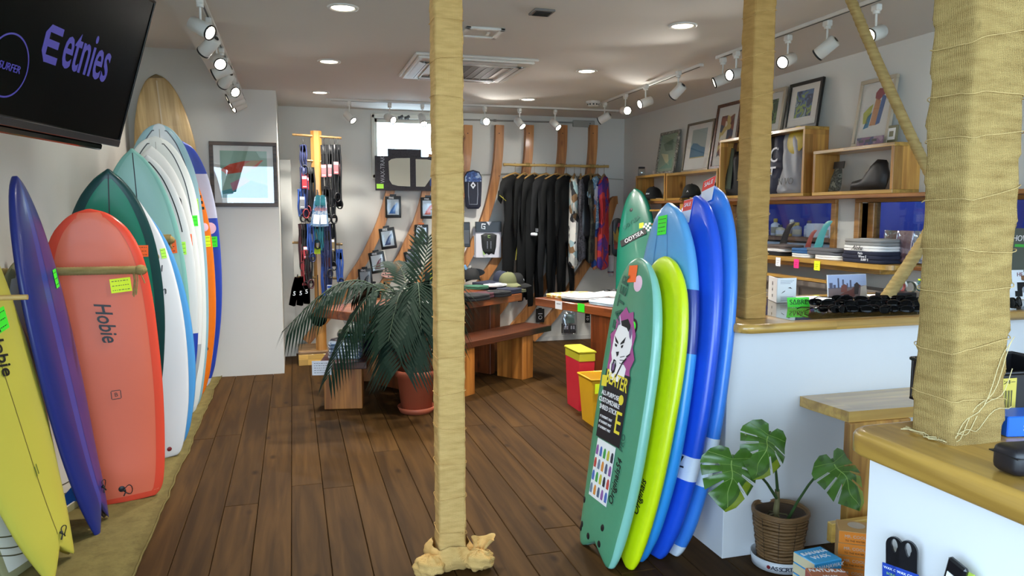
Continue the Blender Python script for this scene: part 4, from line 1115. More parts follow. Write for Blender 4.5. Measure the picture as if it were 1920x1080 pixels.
brown = wood('frame_brown', '55402f', '2e2119', 'X', 3, .4)
t = picture('brown framed picture of a red surfboard rider on the white partition', face((-.409, YP - .026, 1.85), (1, 0, 0), (0, 0, 1)), .575, .58, .034, brown, mount, mat('print_sage', '8fb3a0', .7, var=.15), .40, .42)
def shape(nm, pts, m, par, z=-.0088): return B(mv(0, 0, z)).prism(pts, 0, .0005).obj(nm, m, par)
shape('printed_board', [(-.2, .04), (-.12, .09), (0, .12), (.17, .13), (.1, .06), (-.02, .02), (-.15, .0)], mat('print_redorange', 'c2452a', .7), t)
shape('printed_rider', [(-.02, .04), (.02, .1), (.06, .12), (.15, .13), (.08, .07), (.05, .03), (.0, .0)], mat('print_tan', 'b08a5c', .7), t, -.0082)
shape('printed_wave', [(-.2, -.21), (.2, -.21), (.2, -.1), (.05, -.05), (-.08, -.12), (-.2, -.15)], mat('print_teal', '3f8f97', .7, var=.2), t)
shape('printed_pink', [(-.1, -.15), (.05, -.06), (.0, -.02), (-.12, -.08)], mat('print_pinkish', 'b77f92', .7), t, -.0083)
def lean(px0, px1, pyt, pyb, X, tilt=8):
    """frame standing on a shelf top and leaning on the right wall; px0/px1 left/right edges, pyt/pyb at its middle"""
    a = aX(px0, (pyt + pyb) / 2, X); b_ = aX(px1, (pyt + pyb) / 2, X); m = (a + b_) / 2
    zt = aX((px0 + px1) / 2, pyt, X).z; zb = aX((px0 + px1) / 2, pyb, X).z
    h = (zt - zb) / cos(R(tilt))
    return face((X, m.y, (zt + zb) / 2), (0, -1, 0), (sin(R(tilt)), 0, cos(R(tilt)))), abs(a.y - b_.y), h
G = 'framed pictures standing on the box shelves'
silver = mat('frame_silver', '8d8778', .35, .5); bronze = mat('frame_bronze', '6f6455', .4, .4); blackf = mat('frame_black', '141414', .35); beige = mat('frame_beige', 'b3a690', .5); redw = wood('frame_redwood', '6a3f2a', '3d2418', 'Z', 3, .4)
Fm, w, h = lean(1233, 1268, 240, 320, 3.74); Fm = Fm
marb = patches('frame_marbled', ['9a968a', '5c5a52', 'b3afa2'], 40, .5, kind='NOISE')
def stand(Fm, w, h, zbase):
    # drop or lift so that the lower edge rests on the shelf top
    m = Fm.copy(); up = Fm.col[1]; low = m.translation.z - up.z * h / 2 - .0; m.translation.z += zbase - low + .004; return m
t = picture('marbled framed green board picture on the leftmost box shelf', stand(Fm, w, h, 1.904), w, h, .028, marb, mat('print_olive', '8fa287', .7), None, 0, 0, group=G)
for pts, c in (([(-.1, .1), (.08, .14), (.1, .02), (-.04, .02)], '5f7a5c'), ([(-.12, 0), (.02, -.02), (.06, -.14), (-.02, -.1)], 'd3cfa0'), ([(-.13, -.17), (.12, -.17), (.1, -.06), (.0, -.12)], '6f9c86')):
    shape('printed_patch', [(x * w / .36, y * h / .46) for x, y in pts], mat('print_' + c, c, .7), t, -.0095)
Fm, w, h = lean(1283, 1333, 226, 320, 3.74)
t = picture('bronze framed wave picture with wide white mount on the low wide shelf', stand(Fm, w, h, 1.897), w, h, .022, bronze, mount, mat('print_skygrey', 'a3b0ac', .7, var=.1), w * .55, h * .58, .03, group=G)
shape('printed_sea', [(-w * .27, -.1), (w * .27, -.1), (w * .27, -.02), (w * .1, .0), (-.02, .03), (-w * .2, .04), (-w * .27, -.0)], mat('print_seablue', '3d6d8c', .7, var=.2), t)
shape('printed_sand', [(-w * .27, -h * .29 + .03), (w * .27, -h * .29 + .03), (w * .27, -.10), (-w * .27, -.10)], mat('print_sand', 'b9a56a', .7), t)
Fm, w, h = lean(1337, 1382, 194, 318, 3.74)
t = picture('redwood framed tall picture half hidden behind the counter post', stand(Fm, w, h, 1.897), w, h, .03, redw, mount, patches('print_collage', ['6b2f2a', 'c9b36a', '33405c', 'e0d9c8', '8c4a36'], 16, .7), w * .55, h * .62, .0, group=G)
Fm, w, h = lean(1424, 1468, 162, 246, 3.75)
t = picture('pale framed green leaf picture just right of the counter post', stand(Fm, w, h, 2.137), w, h, .03, beige, mount, patches('print_leaf', ['35543f', '6a8a5c', '284034'], 12, .7, kind='NOISE'), w * .45, h * .55, .0, group=G)
Fm, w, h = lean(1475, 1537, 143, 233, 3.74)
t = picture('black framed dark blue swirl picture on the tall box shelf', stand(Fm, w, h, 2.137), w, h, .026, blackf, mount, patches('print_swirl', ['1f3558', '4a6a94', '7f9a4c', '24466a', '8fa6ae'], 9, .7, kind='NOISE'), w * .5, h * .56, .01, group=G)
Fm, w, h = lean(1605, 1672, 137, 265, 3.74)
t = picture('beige framed colourful figure picture on the right box shelf', stand(Fm, w, h, 1.945), w, h, .026, beige, mount, None, 0, 0, group=G)
for pts, c in (([(-.10, -.10), (-.05, -.10), (-.02, .04), (-.06, .02), (-.11, -.02)], 'b9c05c'), ([(-.09, -.14), (-.04, -.13), (-.02, -.02), (-.06, -.05)], '3f7fa6'), ([(-.03, -.12), (.03, -.12), (.05, .06), (.0, .08)], 'c9926a'), ([(.03, -.12), (.07, -.11), (.10, .08), (.06, .10)], '4a6aa0'), ([(-.01, .08), (.03, .06), (.08, .10), (.10, .14), (.02, .15), (-.01, .12)], '9a4a52')):
    shape('printed_stroke', [(x * w / .36, y * h / .5 + .02) for x, y in pts], mat('print_' + c, c, .7), t, -.0095)
t = T('small_picture', 'small olive frame beside the beige framed figure picture', 'picture', face(aX(1672, 246, 3.72), (0, -1, 0), (.1, 0, 1)))
B().box(-.045, .045, -.058, .058, -.012, 0, .003).obj('frame', mat('frame_olive', '6f6a4a', .5), t); B().box(-.03, .03, -.035, .04, 0, .001).obj('print', mat('mount_white'), t); B().box(-.02, .015, -.015, .02, .001, .0018).obj('printed_patch', mat('frame_olive'), t)
t.location.z = 1.945 + .062
q = aX(1635, 258, 3.68)
t = T('patterned_card', 'low card with pink and grey pattern below the figure picture', 'card', face((q.x, q.y, 1.976), (0, -1, 0), (.1, 0, 1)))
B().box(-.14, .10, -.028, .028, -.002, 0).obj('card', patches('card_pattern', ['7d5f78', '9c8590', '4f5370'], 20, .7), t)
b = B()
for i in range(3): b.box(-.12 + i * .06, -.08 + i * .06, -.005, .012, 0, .001)
b.obj('printed_glasses', BLACK, t)
# glass jar
q = aX(1203, 322, 3.68)
t = T('glass_jar', 'glass jar with dark lid on the leftmost box shelf', 'jar', M4.Translation((3.68, q.y, 1.903)))
B().lathe([(.0, .002), (.036, .002), (.04, .01), (.04, .075), (.034, .085)], 20).obj('jar', glass('jar_glass', (.72, .8, .82), .02, .2), t)
B().lathe([(.0, .102), (.035, .102), (.037, .098), (.037, .084), (.0, .084)], 20).obj('lid', mat('lid_dark', '2b2c30', .4), t)
q2 = aX(1227, 322, 3.70)
t = T('small_candle', 'tiny pale cup beside the glass jar', 'cup', M4.Translation((3.70, q2.y, 1.903)))
B().lathe([(.0, .0), (.018, .0), (.02, .05), (.017, .05), (.016, .04), (0, .04)], 16).obj('cup', mat('cup_pale', 'b9aba0', .6), t)
# ---------------------------------------------------------------- caps
def cap(label, loc, rot, m, bm_=None, s=1, group=None, mark=None):
    t = T('cap', label, 'cap', M4.Translation(loc) @ rotz(rot) @ M4.Scale(s, 4), group)
    def f(u, v):
        a = 2 * pi * u; q = pi / 2 * v
        r = .088 * cos(q) ** .75; fl = 1.1 if abs(cos(a)) > .5 else 1.0
        return (r * cos(a) * 1.08, r * sin(a), .012 + .115 * sin(q) ** .9 + .02 * cos(a) * cos(q) * v)
    B().grid(f, 28, 12, True).obj('crown', m, t)
    def g(u, v):
        a = R(-62 + 124 * u); r0 = .088; r1 = .088 + .075 * v * cos(a * .75)
        return (cos(a) * r1 * 1.06, sin(a) * (r0 + .01 * v), .016 - .022 * v * v - .03 * (sin(a) ** 2) * v + .004)
    b = B(); b.grid(g, 18, 6); b.grid(lambda u, v: V(g(1 - u, v)) - V((0, 0, .004)), 18, 6); b.obj('visor', bm_ or m, t)
    B().sphere((0, 0, .128), .007, 10, 6).obj('button', m, t)
    if mark: text('lettering', mark, .03, WHITE, t, face((.088, 0, .055), (0, 1, 0), (-.35, 0, 1), .004), .001)
    return t
kb = mat('cap_black', '141517', .85, bump=.1, bscale=300); kd = mat('cap_charcoal', '2b2d2a', .85, bump=.1, bscale=300); ko = mat('cap_olive', '6c6f4d', .85, bump=.1, bscale=300); kt = mat('cap_tan', '8e8676', .85); kn = mat('cap_navy', '1f2438', .85)
q = aX(1224, 364, 3.68); cap('black cap with small white lettering in the leftmost box shelf', (3.69, q.y, ZS + .026), R(200), kb, mark='stos')
q = aX(1295, 366, 3.68); cap('charcoal cap with white badge in the low wide box shelf', (3.69, q.y, ZS + .026), R(215), kd, kb, mark='A')
q = aX(1337, 366, 3.68); cap('plain black cap at the right end of the low wide box shelf', (3.69, q.y, ZS + .026), R(190), kb)
q = aX(1226, 412, 3.60); cap('tan cap with blue visor on the upper cap rack shelf', (3.60, 6.75, 1.40), R(205), kt, mat('cap_blue', '3c5a9c', .85))
cap('black cap on the lower cap rack shelf behind the teal board', (3.60, 6.72, 1.26), R(205), kb)
# bags in the tall box
q0 = ZS + .026
def bag(label, px0, px1, pyt, m, X=3.68, txt=None):
    a = aX(px0, 350, X); b_ = aX(px1, 350, X); zt = aX((px0 + px1) / 2, pyt, X).z
    w = abs(a.y - b_.y); h = zt - q0
    t = T('printed_bag', label, 'bag', face((X, (a.y + b_.y) / 2, q0 + .003), (0, -1, 0), (.12, 0, 1)))
    b = B(); b.inflate([(-w / 2, 0), (w / 2, 0), (w / 2 * .97, h * .5), (w / 2, h), (-w / 2, h * .98), (-w / 2 * .96, h * .5)], .07, .035, .08, lambda x, y: (x, y, .012 * sin(x * 40 + y * 17)))
    b.obj('bag', m, t)
    return t, w, h
nv = mat('bag_navy', '2a2e44', .6); gy = mat('bag_grey', '8f939c', .5, var=.12); db = mat('bag_black', '18181b', .5)
t, w, h = bag('black folded bag at the left end of the tall box shelf', 1352, 1384, 284, db)
B(mv(.02, .05, .04)).inflate([(-.04, 0), (.05, 0), (.03, .35), (-.02, .36)], .02, .03).obj('strap', mat('strap_green', '3d4a3c', .7), t)
t, w, h = bag('dark bag right behind the wrapped post in the tall box shelf', 1420, 1446, 255, db)
t, w, h = bag('navy bag with white letters in the tall box shelf', 1438, 1462, 250, nv)
for i, (c, y) in enumerate((('C', .62), ('T', .30))): text('lettering', c, .17, WHITE, t, mv(0, h * y, .04), sx=.95)
t, w, h = bag('grey bag with yellow disc and lettering in the tall box shelf', 1460, 1503, 246, gy, 3.665)
B(mv(.04, h * .84, .036)).lathe([(0, .004), (.10, .003), (.105, 0)], 28).obj('yellow_disc', mat('disc_yellow', 'b8a32a', .5, var=.25, scale=14), t)
text('lettering', 'N VO', .075, BLACK, t, mv(.0, .08, .052))
# glove and bag in the right box
q = aX(1565, 350, 3.68)
t = T('glove', 'grey camouflage glove with card header in the right box shelf', 'glove', face((3.68, q.y, q0 + .003), (0, -1, 0), (.15, 0, 1)))
B().inflate([(-.07, 0), (.05, 0), (.06, .05), (.04, .16), (-.03, .17), (-.05, .1)], .045, .02).obj('glove', patches('camo', ['4b4d47', '33352f', '6b6d62'], 30, .8, kind='NOISE'), t)
B(mv(0, .16, .0)).box(-.05, .055, 0, .05, -.003, .003).obj('card_header', db, t)
q = aX(1628, 350, 3.68)
t = T('black_bag', 'black round bag lying beside the glove in the right box shelf', 'bag', face((3.68, q.y, q0 + .003), (0, -1, 0), (.1, 0, 1)))
B().inflate([(-.17, 0), (.15, 0), (.16, .1), (.13, .19), (.05, .2), (-.01, .14), (-.05, .08), (-.16, .06)], .08, .025, .06).obj('bag', db, t)
# ---------------------------------------------------------------- shaping room stuff seen through the windows
t = T('workshop_shelf', 'wooden shelf in the blue workshop behind the window', 'shelf', M4.Translation((5.6, 7.0, 1.20)))
B().box(-.35, -.001, -1.3, .9, 0, .04, .002).obj('board', wood('shop_shelf', '9a6d44', '6b4628', 'Y', 2, .6), t)
B().box(-.33, -.001, -1.3, .9, -.16, -.02, .004).obj('white_box', mat('shelf_white', 'c9ccc8', .6), t)
rr = random.Random(11)
names = ['low white tub', 'tall white bottle', 'cream paint can', 'yellow capped bottle', 'grey spray can', 'clear resin bottle', 'white carton', 'square white can', 'white cone tipped bottle', 'brown jar', 'pink topped tub', 'cream box at the end']
cols = ['d8d6cc', 'e6e6e2', 'd9cda8', 'c9b24a', '8b9098', 'b9c2cc', 'dddcd6', 'cfd3d8', 'dfe3e4', '6b4f3c', 'c9a9a0', 'e0d8b0']
for i in range(12):
    y = 7.75 - i * .15; h = [.10, .2, .13, .19, .16, .18, .15, .17, .15, .09, .10, .10][i]
    t = T('resin_container', '%s on the workshop shelf, %s from the left' % (names[i], ORD[i]), 'container', M4.Translation((5.42 + .04 * (i % 2), y, 1.241)), 'containers on the workshop shelf')
    m = mat('can_' + cols[i], cols[i], .45)
    if i in (6, 11): B().box(-.06, .06, -.07, .07, 0, h, .004).obj('carton', m, t)
    else:
        B().lathe([(0, 0), (.05, 0), (.052, .006), (.052, h * .62), (.045, h * .68), (.022, h * .75), (.02, h * .8)], 16).obj('body', m, t)
        B().lathe([(.024, h * .78), (.024, h * .98), (0, h)] if i != 8 else [(.024, h * .78), (.012, h * 1.1), (0, h * 1.4)], 14).obj('cap', mat('can_cap_%d' % (i % 3), ['e4e2da', 'b89f3a', '4c4f55'][i % 3], .4), t)
        B().lathe([(.0525, h * .15), (.0525, h * .5)], 16).obj('label', mat('can_label_%d' % (i % 3), ['7d8290', 'b0a68a', 'e8e8e8'][i % 3], .5), t)
# surf fins and a green sign on the window sill
def fin_obj(label, px, py, X, h, m, rot=0):
    q = aX(px, py, X)
    t = T('surf_fin', label, 'fin', face((X, q.y, q.z), (0, -1, 0), (0, 0, 1)), 'fins standing on the display ledge')
    k = h
    out = [(-.45 * k, 0), (.05 * k, 0), (.12 * k, .35 * k), (.3 * k, .72 * k), (.55 * k, .97 * k), (.5 * k, 1.0 * k), (.3 * k, .99 * k), (.05 * k, .85 * k), (-.2 * k, .5 * k), (-.36 * k, .2 * k)]
    B().inflate(out, .012, .018, .03).obj('blade', m, t); B().box(-.42 * k, .03 * k, -.02, .004, -.005, .005, .001).obj('base_tab', m, t)
fin_obj('black surf fin standing behind the folded shirts', 1473, 463, 3.72, .20, mat('fin_black', '1c1d22', .3))
fin_obj('dull red surf fin beside the teal fin', 1519, 463, 3.74, .13, mat('fin_red', '8f4a44', .3))
fin_obj('teal surf fin behind the grey folded shirts', 1541, 462, 3.73, .19, mat('fin_teal', '4fa3a6', .3))
q = aX(1489, 461, 3.70)
t = T('green_sign', 'small green and black striped sign between the fins', 'sign', face((3.70, q.y, 1.215), (0, -1, 0), (.2, 0, 1)))
B().box(-.07, .07, -.03, .03, -.002, 0).obj('plate', mat('sign_green', '2fae3c', .5), t)
b = B()
for i in range(2): b.box(-.07, .07, .008 + i * .014, .013 + i * .014, 0, .001)
for i in range(5): b.box(-.06 + i * .024, -.05 + i * .024, -.026, -.004, 0, .001)
b.obj('stripe', BLACK, t)
# ---------------------------------------------------------------- folded clothes
def folded(label, Fm, w, d, h, m, group=None, seed=0, cat='shirt', name='folded_shirt', layers=2, mark=None, mm=None):
    """soft folded garment: rounded front edge with a few overlapping layers"""
    t = T(name, label, cat, Fm, group)
    for k in range(layers):
        z0, z1 = h * k / layers, h * (k + 1) / layers
        def f(u, v, z0=z0, z1=z1, k=k):
            a = 2 * pi * u; c, s_ = cos(a), sin(a); e = .45
            X = math.copysign(abs(c) ** e, c) * w / 2; Y = math.copysign(abs(s_) ** e, s_) * d / 2
            q = sin(pi * v) ** .35 if 0 < v < 1 else 0
            rr = 1 + .05 * noise.noise(V((X * 9 + seed, Y * 9, k * 2)))
            sh = .93 + .07 * q if 0 < v < 1 else .0
            zz = z0 + (z1 - z0) * (.5 - .5 * cos(pi * v)) + .006 * noise.noise(V((X * 14 + seed, Y * 14, k))) * (1 if v > .5 else 0)
            return (X * rr * (q if v in (0, 1) else sh), Y * rr * (q if v in (0, 1) else sh), max(zz, .0005))
        B().grid(f, 36, 9, True).obj('fold', m, t)
    if mark:
        q = mark; card('print', (q[0], q[1], h + .002), (1, 0, 0), (0, 1, 0), q[2], q[3], mm or WHITE, t, .001)
    return t
def flatF(px, py, z, rot): 
    q = aZ(px, py, z); return M4.Translation(q) @ rotz(rot)
LZ = 1.181
FC = {k: mat('cloth_' + k, c, .9, var=.08, scale=20, bump=.15, bscale=120) for k, c in dict(black='15161a', navy='1d2236', grey='8a8a88', white='e3e3e2', midgrey='5c5d62', taupe='5d5350', blue='2c5a8c', palewhite='cfd3d6', olive='5d5f46', maroon='4a2530', green='2c5a45', sky='a9c9da', mustard='a88a3c', orange='b8622f').items()}
yA = lambda px: aX(px, 470, 3.62).y
for lab, px, w_, h0, h_, m, in [('black folded shirt with small white print, bottom of the stack on the display ledge', 1580, .36, 0, .075, 'navy'), ('white folded shirt with black script in the stack on the display ledge', 1578, .34, .075, .035, 'white'), ('heather grey folded shirt with white label on top of the stack', 1576, .33, .11, .045, 'grey')]:
    folded(lab, M4.Translation((3.625, 4.02, LZ + h0)), .22, w_, h_, FC[m], 'folded shirts on the display ledge', h0 * 50, layers=3 if m == 'navy' else 2)
t = bpy.data.objects[[o.name for o in bpy.data.objects if o.get('label', '').startswith('heather grey')][0]]
card('print', (-.06, -.02, .047), (0, -1, 0), (-1, 0, .0), .07, .05, WHITE, t, .001)
t = bpy.data.objects[[o.name for o in bpy.data.objects if o.get('label', '').startswith('black folded shirt with small white')][0]]
for i, s_ in enumerate(('Nalu', 'Wave S', 'SURF S')): text('print', s_, .022, WHITE, t, face((-.113, -.03 - .02 * i, .062 - i * .02), (0, -1, 0), (.1, 0, 1), .004))
t = bpy.data.objects[[o.name for o in bpy.data.objects if o.get('label', '').startswith('white folded shirt with black script')][0]]
text('print', 'Aloha', .04, BLACK, t, face((-.113, .0, .02), (0, -1, 0), (.2, 0, 1), .004), shear=.3)
for lab, y, w_, h0, h_, m in [('white folded shirt with thin grey edge left of the tall stack', 4.34, .26, 0, .03, 'white'), ('dark grey striped folded shirt lying over the white one', 4.40, .34, .03, .045, 'midgrey'), ('white shirt with blue flowers on the display ledge', 4.62, .22, 0, .03, 'palewhite'), ('deep blue folded shirt above the flowered one', 4.63, .21, .03, .035, 'blue'), ('black folded shirt at the left end of the display ledge', 4.95, .3, 0, .03, 'black'), ('white folded shirt on the black one behind the wrapped post', 4.93, .28, .03, .02, 'white'), ('taupe folded shirt topmost behind the wrapped post', 4.92, .28, .05, .03, 'taupe')]:
    folded(lab, M4.Translation((3.62, y, LZ + h0)), .2, w_, h_, FC[m], 'folded shirts on the display ledge', y * 7)
for i, (px, py, c, w_) in enumerate([(1432, 497, 'yellow', .04), (1459, 499, 'white', .055), (1493, 506, 'pink', .055), (1532, 505, 'yellow', .06)]):
    q = aX(px, py, 3.497)
    t = T('price_note', '%s price note hanging on the display ledge edge, %s from the left' % ({'yellow': 'yellow', 'white': 'white', 'pink': 'hot pink'}[c], ORD[i]), 'price tag', face((3.496, q.y, 1.15), (0, -1, 0), (0, 0, 1)), 'price notes on the display ledge')
    B().box(-w_ / 2, w_ / 2, -.045, .02, .0, .0012).obj('note', STK[c], t)
    b = B()
    for k in range(3): b.box(-w_ * .3, w_ * .3 - k * .008, -.005 - k * .013, -.003 - k * .013, .0012, .0016)
    b.obj('handwriting', BLACK, t)
# packaged items leaning at the right window
for i, (px0, px1, pyt, pyb, cols_) in enumerate([(1655, 1679, 438, 489, ['8d8f86', '5c3b30', '3f4f46', 'b9b4a8']), (1681, 1708, 438, 490, ['7d5a5e', '8a6a70', '6b4c50']), (1710, 1738, 440, 492, ['9aa0aa', '6b7580', 'c9ccd0'])]):
    a = aX(px0, (pyt + pyb) / 2, 3.70); b_ = aX(px1, (pyt + pyb) / 2, 3.70); w = abs(a.y - b_.y)
    t = T('plastic_package', ['glossy package with a red figure, left at the right window', 'glossy mauve package, middle at the right window', 'glossy silver package, right at the right window'][i], 'package', face((3.70, (a.y + b_.y) / 2, 1.187 + .105), (0, -1, 0), (.12, 0, 1)), 'packages at the right window')
    B().box(-w / 2, w / 2, -.1, .1, -.012, 0, .004).obj('card', patches('pack_%d' % i, cols_, 14, .35, kind='NOISE', coat=.6), t)
    B().inflate([(-w / 2, -.1), (w / 2, -.1), (w / 2, .1), (-w / 2, .1)], .012, .03, .03, lambda x, y: (x, y, .006)).obj('plastic_sleeve', glass('sleeve', (.93, .95, .97), .05, .12), t)
t = T('sill_board', 'wooden sill board under the right workshop window', 'sill', M4.Translation((XR, 3.3, 1.17)))
B().box(-.14, -.001, -.6, .43, -.02, 0.005, .003).obj('board', wood('ledge_wood', 'a06a34', '6d4220'), t)
# ---------------------------------------------------------------- on the long counter
CT = 1.0495
pa, pb, pc_ = aZ(1440, 561, CT), aZ(1456, 568, CT), aZ(1492, 567, CT)
t = T('display_box', 'white folded display card with small black aeroplane drawing on the counter', 'card', M4.Translation(pb))
hh = .125
def wall_quad(b, p, q, h, th=.004):
    d = (q - p); L_ = d.length; d.normalize(); n = V((-d.y, d.x, 0))
    b.T = basis(p - pb, d, n, (0, 0, 1)); b.box(0, L_, 0, th, 0, h, .0008)
b = B(); wall_quad(b, pb, pc_, hh); b.obj('front_panel', mat('card_white', 'eef0f4', .6), t)
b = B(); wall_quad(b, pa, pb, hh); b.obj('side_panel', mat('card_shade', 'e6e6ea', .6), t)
d = (pc_ - pb).normalized(); Fd = face((pc_ - pb) / 2 + V((0, 0, hh / 2)), d, (0, 0, 1), .0008)
b = B(Fd)
for i in range(5): b.box(-.035 + .004 * (i % 2), .038 - .006 * (i % 3), -.034 - i * .005, -.032 - i * .005, 0, .0008)
for i in range(3): b.box(-.036, .04 - .01 * i, .048 - i * .007, .050 - i * .007, 0, .0008)
b.obj('small_print', mat('print_grey', '9a9ca4', .6), t)['kind'] = 'stuff'
b = B(Fd); b.prism([(-.03, -.016), (-.012, -.006), (-.008, .0), (-.022, -.008)], 0, .001); b.prism([(.005, .012), (.02, .016), (.03, .008), (.018, .010)], 0, .001); b.obj('drawing', BLACK, t)
d2 = (pb - pa).normalized(); Fe = face((pa - pb) / 2 + V((0, 0, hh / 2)), d2, (0, 0, 1), .0008)
b = B(Fe); b.prism([(-.006, -.006), (.008, -.006), (.003, .008)], 0, .001); b.box(-.003, .003, .022, .04, 0, .001).box(-.003, .004, -.04, -.026, 0, .001); b.obj('drawing', BLACK, t)
q = aZ(1497, 576, CT)
t = T('name_sign', 'bright green SABRE name sign lying in front of the sunglasses', 'sign', face(q + V((0, 0, .024)), (.99, -.1, 0), (0, .2, 1)))
B().box(-.058, .058, -.024, .024, -.004, 0, .001).obj('plate', mat('sabre_green', '4fe03a', .5), t)
text('lettering', 'SΔBRE', .034, BLACK, t, mv(0, 0, .0006), sx=1.0)
pa, pb = aZ(1551, 563, CT), aZ(1624, 560, CT); d = (pb - pa); w = d.length
t = T('photo_stand', 'colour photo card of people and city towers standing on the counter', 'photo', face((pa + pb) / 2 + V((0, 0, .066)), d, (0, .12, 1)))
B().box(-w / 2, w / 2, -.066, .066, -.006, 0, .001).obj('board', mat('card_white'), t)
def pshape(pts, c, z): B().prism([(x * w, y * .132) for x, y in pts], z, z + .0005).obj('printed_shape', mat('photo_' + c, c, .4), t)
pshape([(-.49, -.49), (.49, -.49), (.49, .49), (-.49, .49)], 'a9b6d6', 0)
pshape([(-.49, -.49), (.49, -.49), (.49, .05), (.1, .0), (-.49, -.02)], '7d6a68', .0006)
for x, wd_, h in ((-.46, .08, .18), (-.36, .06, .1), (-.25, .04, .36), (-.13, .04, .3), (-.02, .03, .15), (.06, .04, .27)): pshape([(x, -.05), (x + wd_, -.05), (x + wd_, h), (x, h)], '56566a', .0011)
pshape([(-.2, -.48), (.12, -.48), (.3, -.05), (.34, .05), (.25, .12), (.1, -.1), (-.08, -.2), (-.2, -.3)], '6f4038', .0016)
pshape([(-.18, -.2), (-.02, -.2), (-.02, .06), (-.08, .12), (-.16, .06)], '7e4a40', .0021)
pshape([(.16, -.3), (.26, -.3), (.3, .08), (.24, .18), (.17, .1)], '3c3030', .0021)
pshape([(.3, -.45), (.49, -.45), (.48, .05), (.34, .0)], 'c9b9a8', .0016)
for i, (px, py, lab) in enumerate([(1535, 563, 'white leaflet pad left of the city photo card'), (1655, 556, 'white leaflet lying right of the city photo card')]):
    q = aZ(px, py, CT); t = T('leaflet', lab, 'leaflet', M4.Translation(q) @ rotz(.15 - .3 * i))
    b = B(); b.box(-.07, .07, -.09, .09, 0, .012 if i == 0 else .004, .001); b.obj('paper', mat('card_white'), t)
    B().box(-.055, .055, -.088, -.082, .0125 if i == 0 else .0042, .0128 if i == 0 else .0046).obj('printed_line', BLACK, t)
# sunglasses: one model, individually copied
sgb = mat('sunglass_frame', '060607', .12, spec=.15); sgl = mat('sunglass_lens', '040405', .06, spec=.12); sgt = mat('sunglass_tort', '1e100c', .1, spec=.2)
def make_glasses(fm):
    t = T('sunglasses', 'x', 'sunglasses')
    for sx in (-1, 1):
        o = []
        for i in range(20):
            a = 2 * pi * i / 20; o.append((sx * .036 + .031 * math.copysign(abs(cos(a)) ** .7, cos(a)), .002 + .023 * math.copysign(abs(sin(a)) ** .75, sin(a))))
        b = B(face((0, 0, .027), (1, 0, 0), (0, .25, 1))); b.inflate(o, .004, .012, .01, lambda x, y: (x, y, -.10 * x * x * 18)); b.obj('lens', sgl, t)
        b = B(face((0, 0, .027), (1, 0, 0), (0, .25, 1))); b.tube([(x, y, -1.8 * x * x + .001) for x, y in o], .0032, 6, closed=True); b.obj('rim', fm, t)
        b = B(); b.tube([(sx * .068, .012, .036), (sx * .071, .05, .034), (sx * .068, .11, .026), (sx * .062, .14, .008)], [.005, .004, .0035, .003], 6); b.obj('temple', fm, t)
    b = B(face((0, 0, .027), (1, 0, 0), (0, .25, 1))); b.tube([(-.01, .008, 0), (0, .013, .001), (.01, .008, 0)], .003, 6); b.obj('bridge', fm, t)
    return t
g0 = make_glasses(sgb); g1 = make_glasses(sgt)
n = 0; rr = random.Random(5)
rows = [('front', 588, 1552, 1708, 9, 0), ('middle', 581, 1540, 1712, 9, .010), ('back', 574, 1580, 1718, 7, .014)]
used = [0, 0]
for rn, py, xa, xb, cnt, dz in rows:
    for i in range(cnt):
        q = aZ(xa + (xb - xa) * i / (cnt - 1) + rr.uniform(-3, 3), py + rr.uniform(-1, 1) - (2 if i == 0 else 0), CT)
        k = 1 if (i * 7 + len(rn)) % 5 == 0 else 0
        M = M4.Translation(q + V((0, 0, .003 + dz + .002 * (i % 2)))) @ rotz(rr.uniform(-.6, .45)) @ M4.Diagonal((.9, .9, .62, 1))
        lab = '%s sunglasses in the %s row of the counter pile, %s from the left' % (('glossy black', 'dark tortoiseshell')[k], rn, ORD[i])
        src = (g0, g1)[k]
        if not used[k]: used[k] = 1; o = src; o.matrix_world = M; o['label'] = lab
        else: o = dup(src, M, lab)
        o['group'] = 'sunglasses piled on the counter'
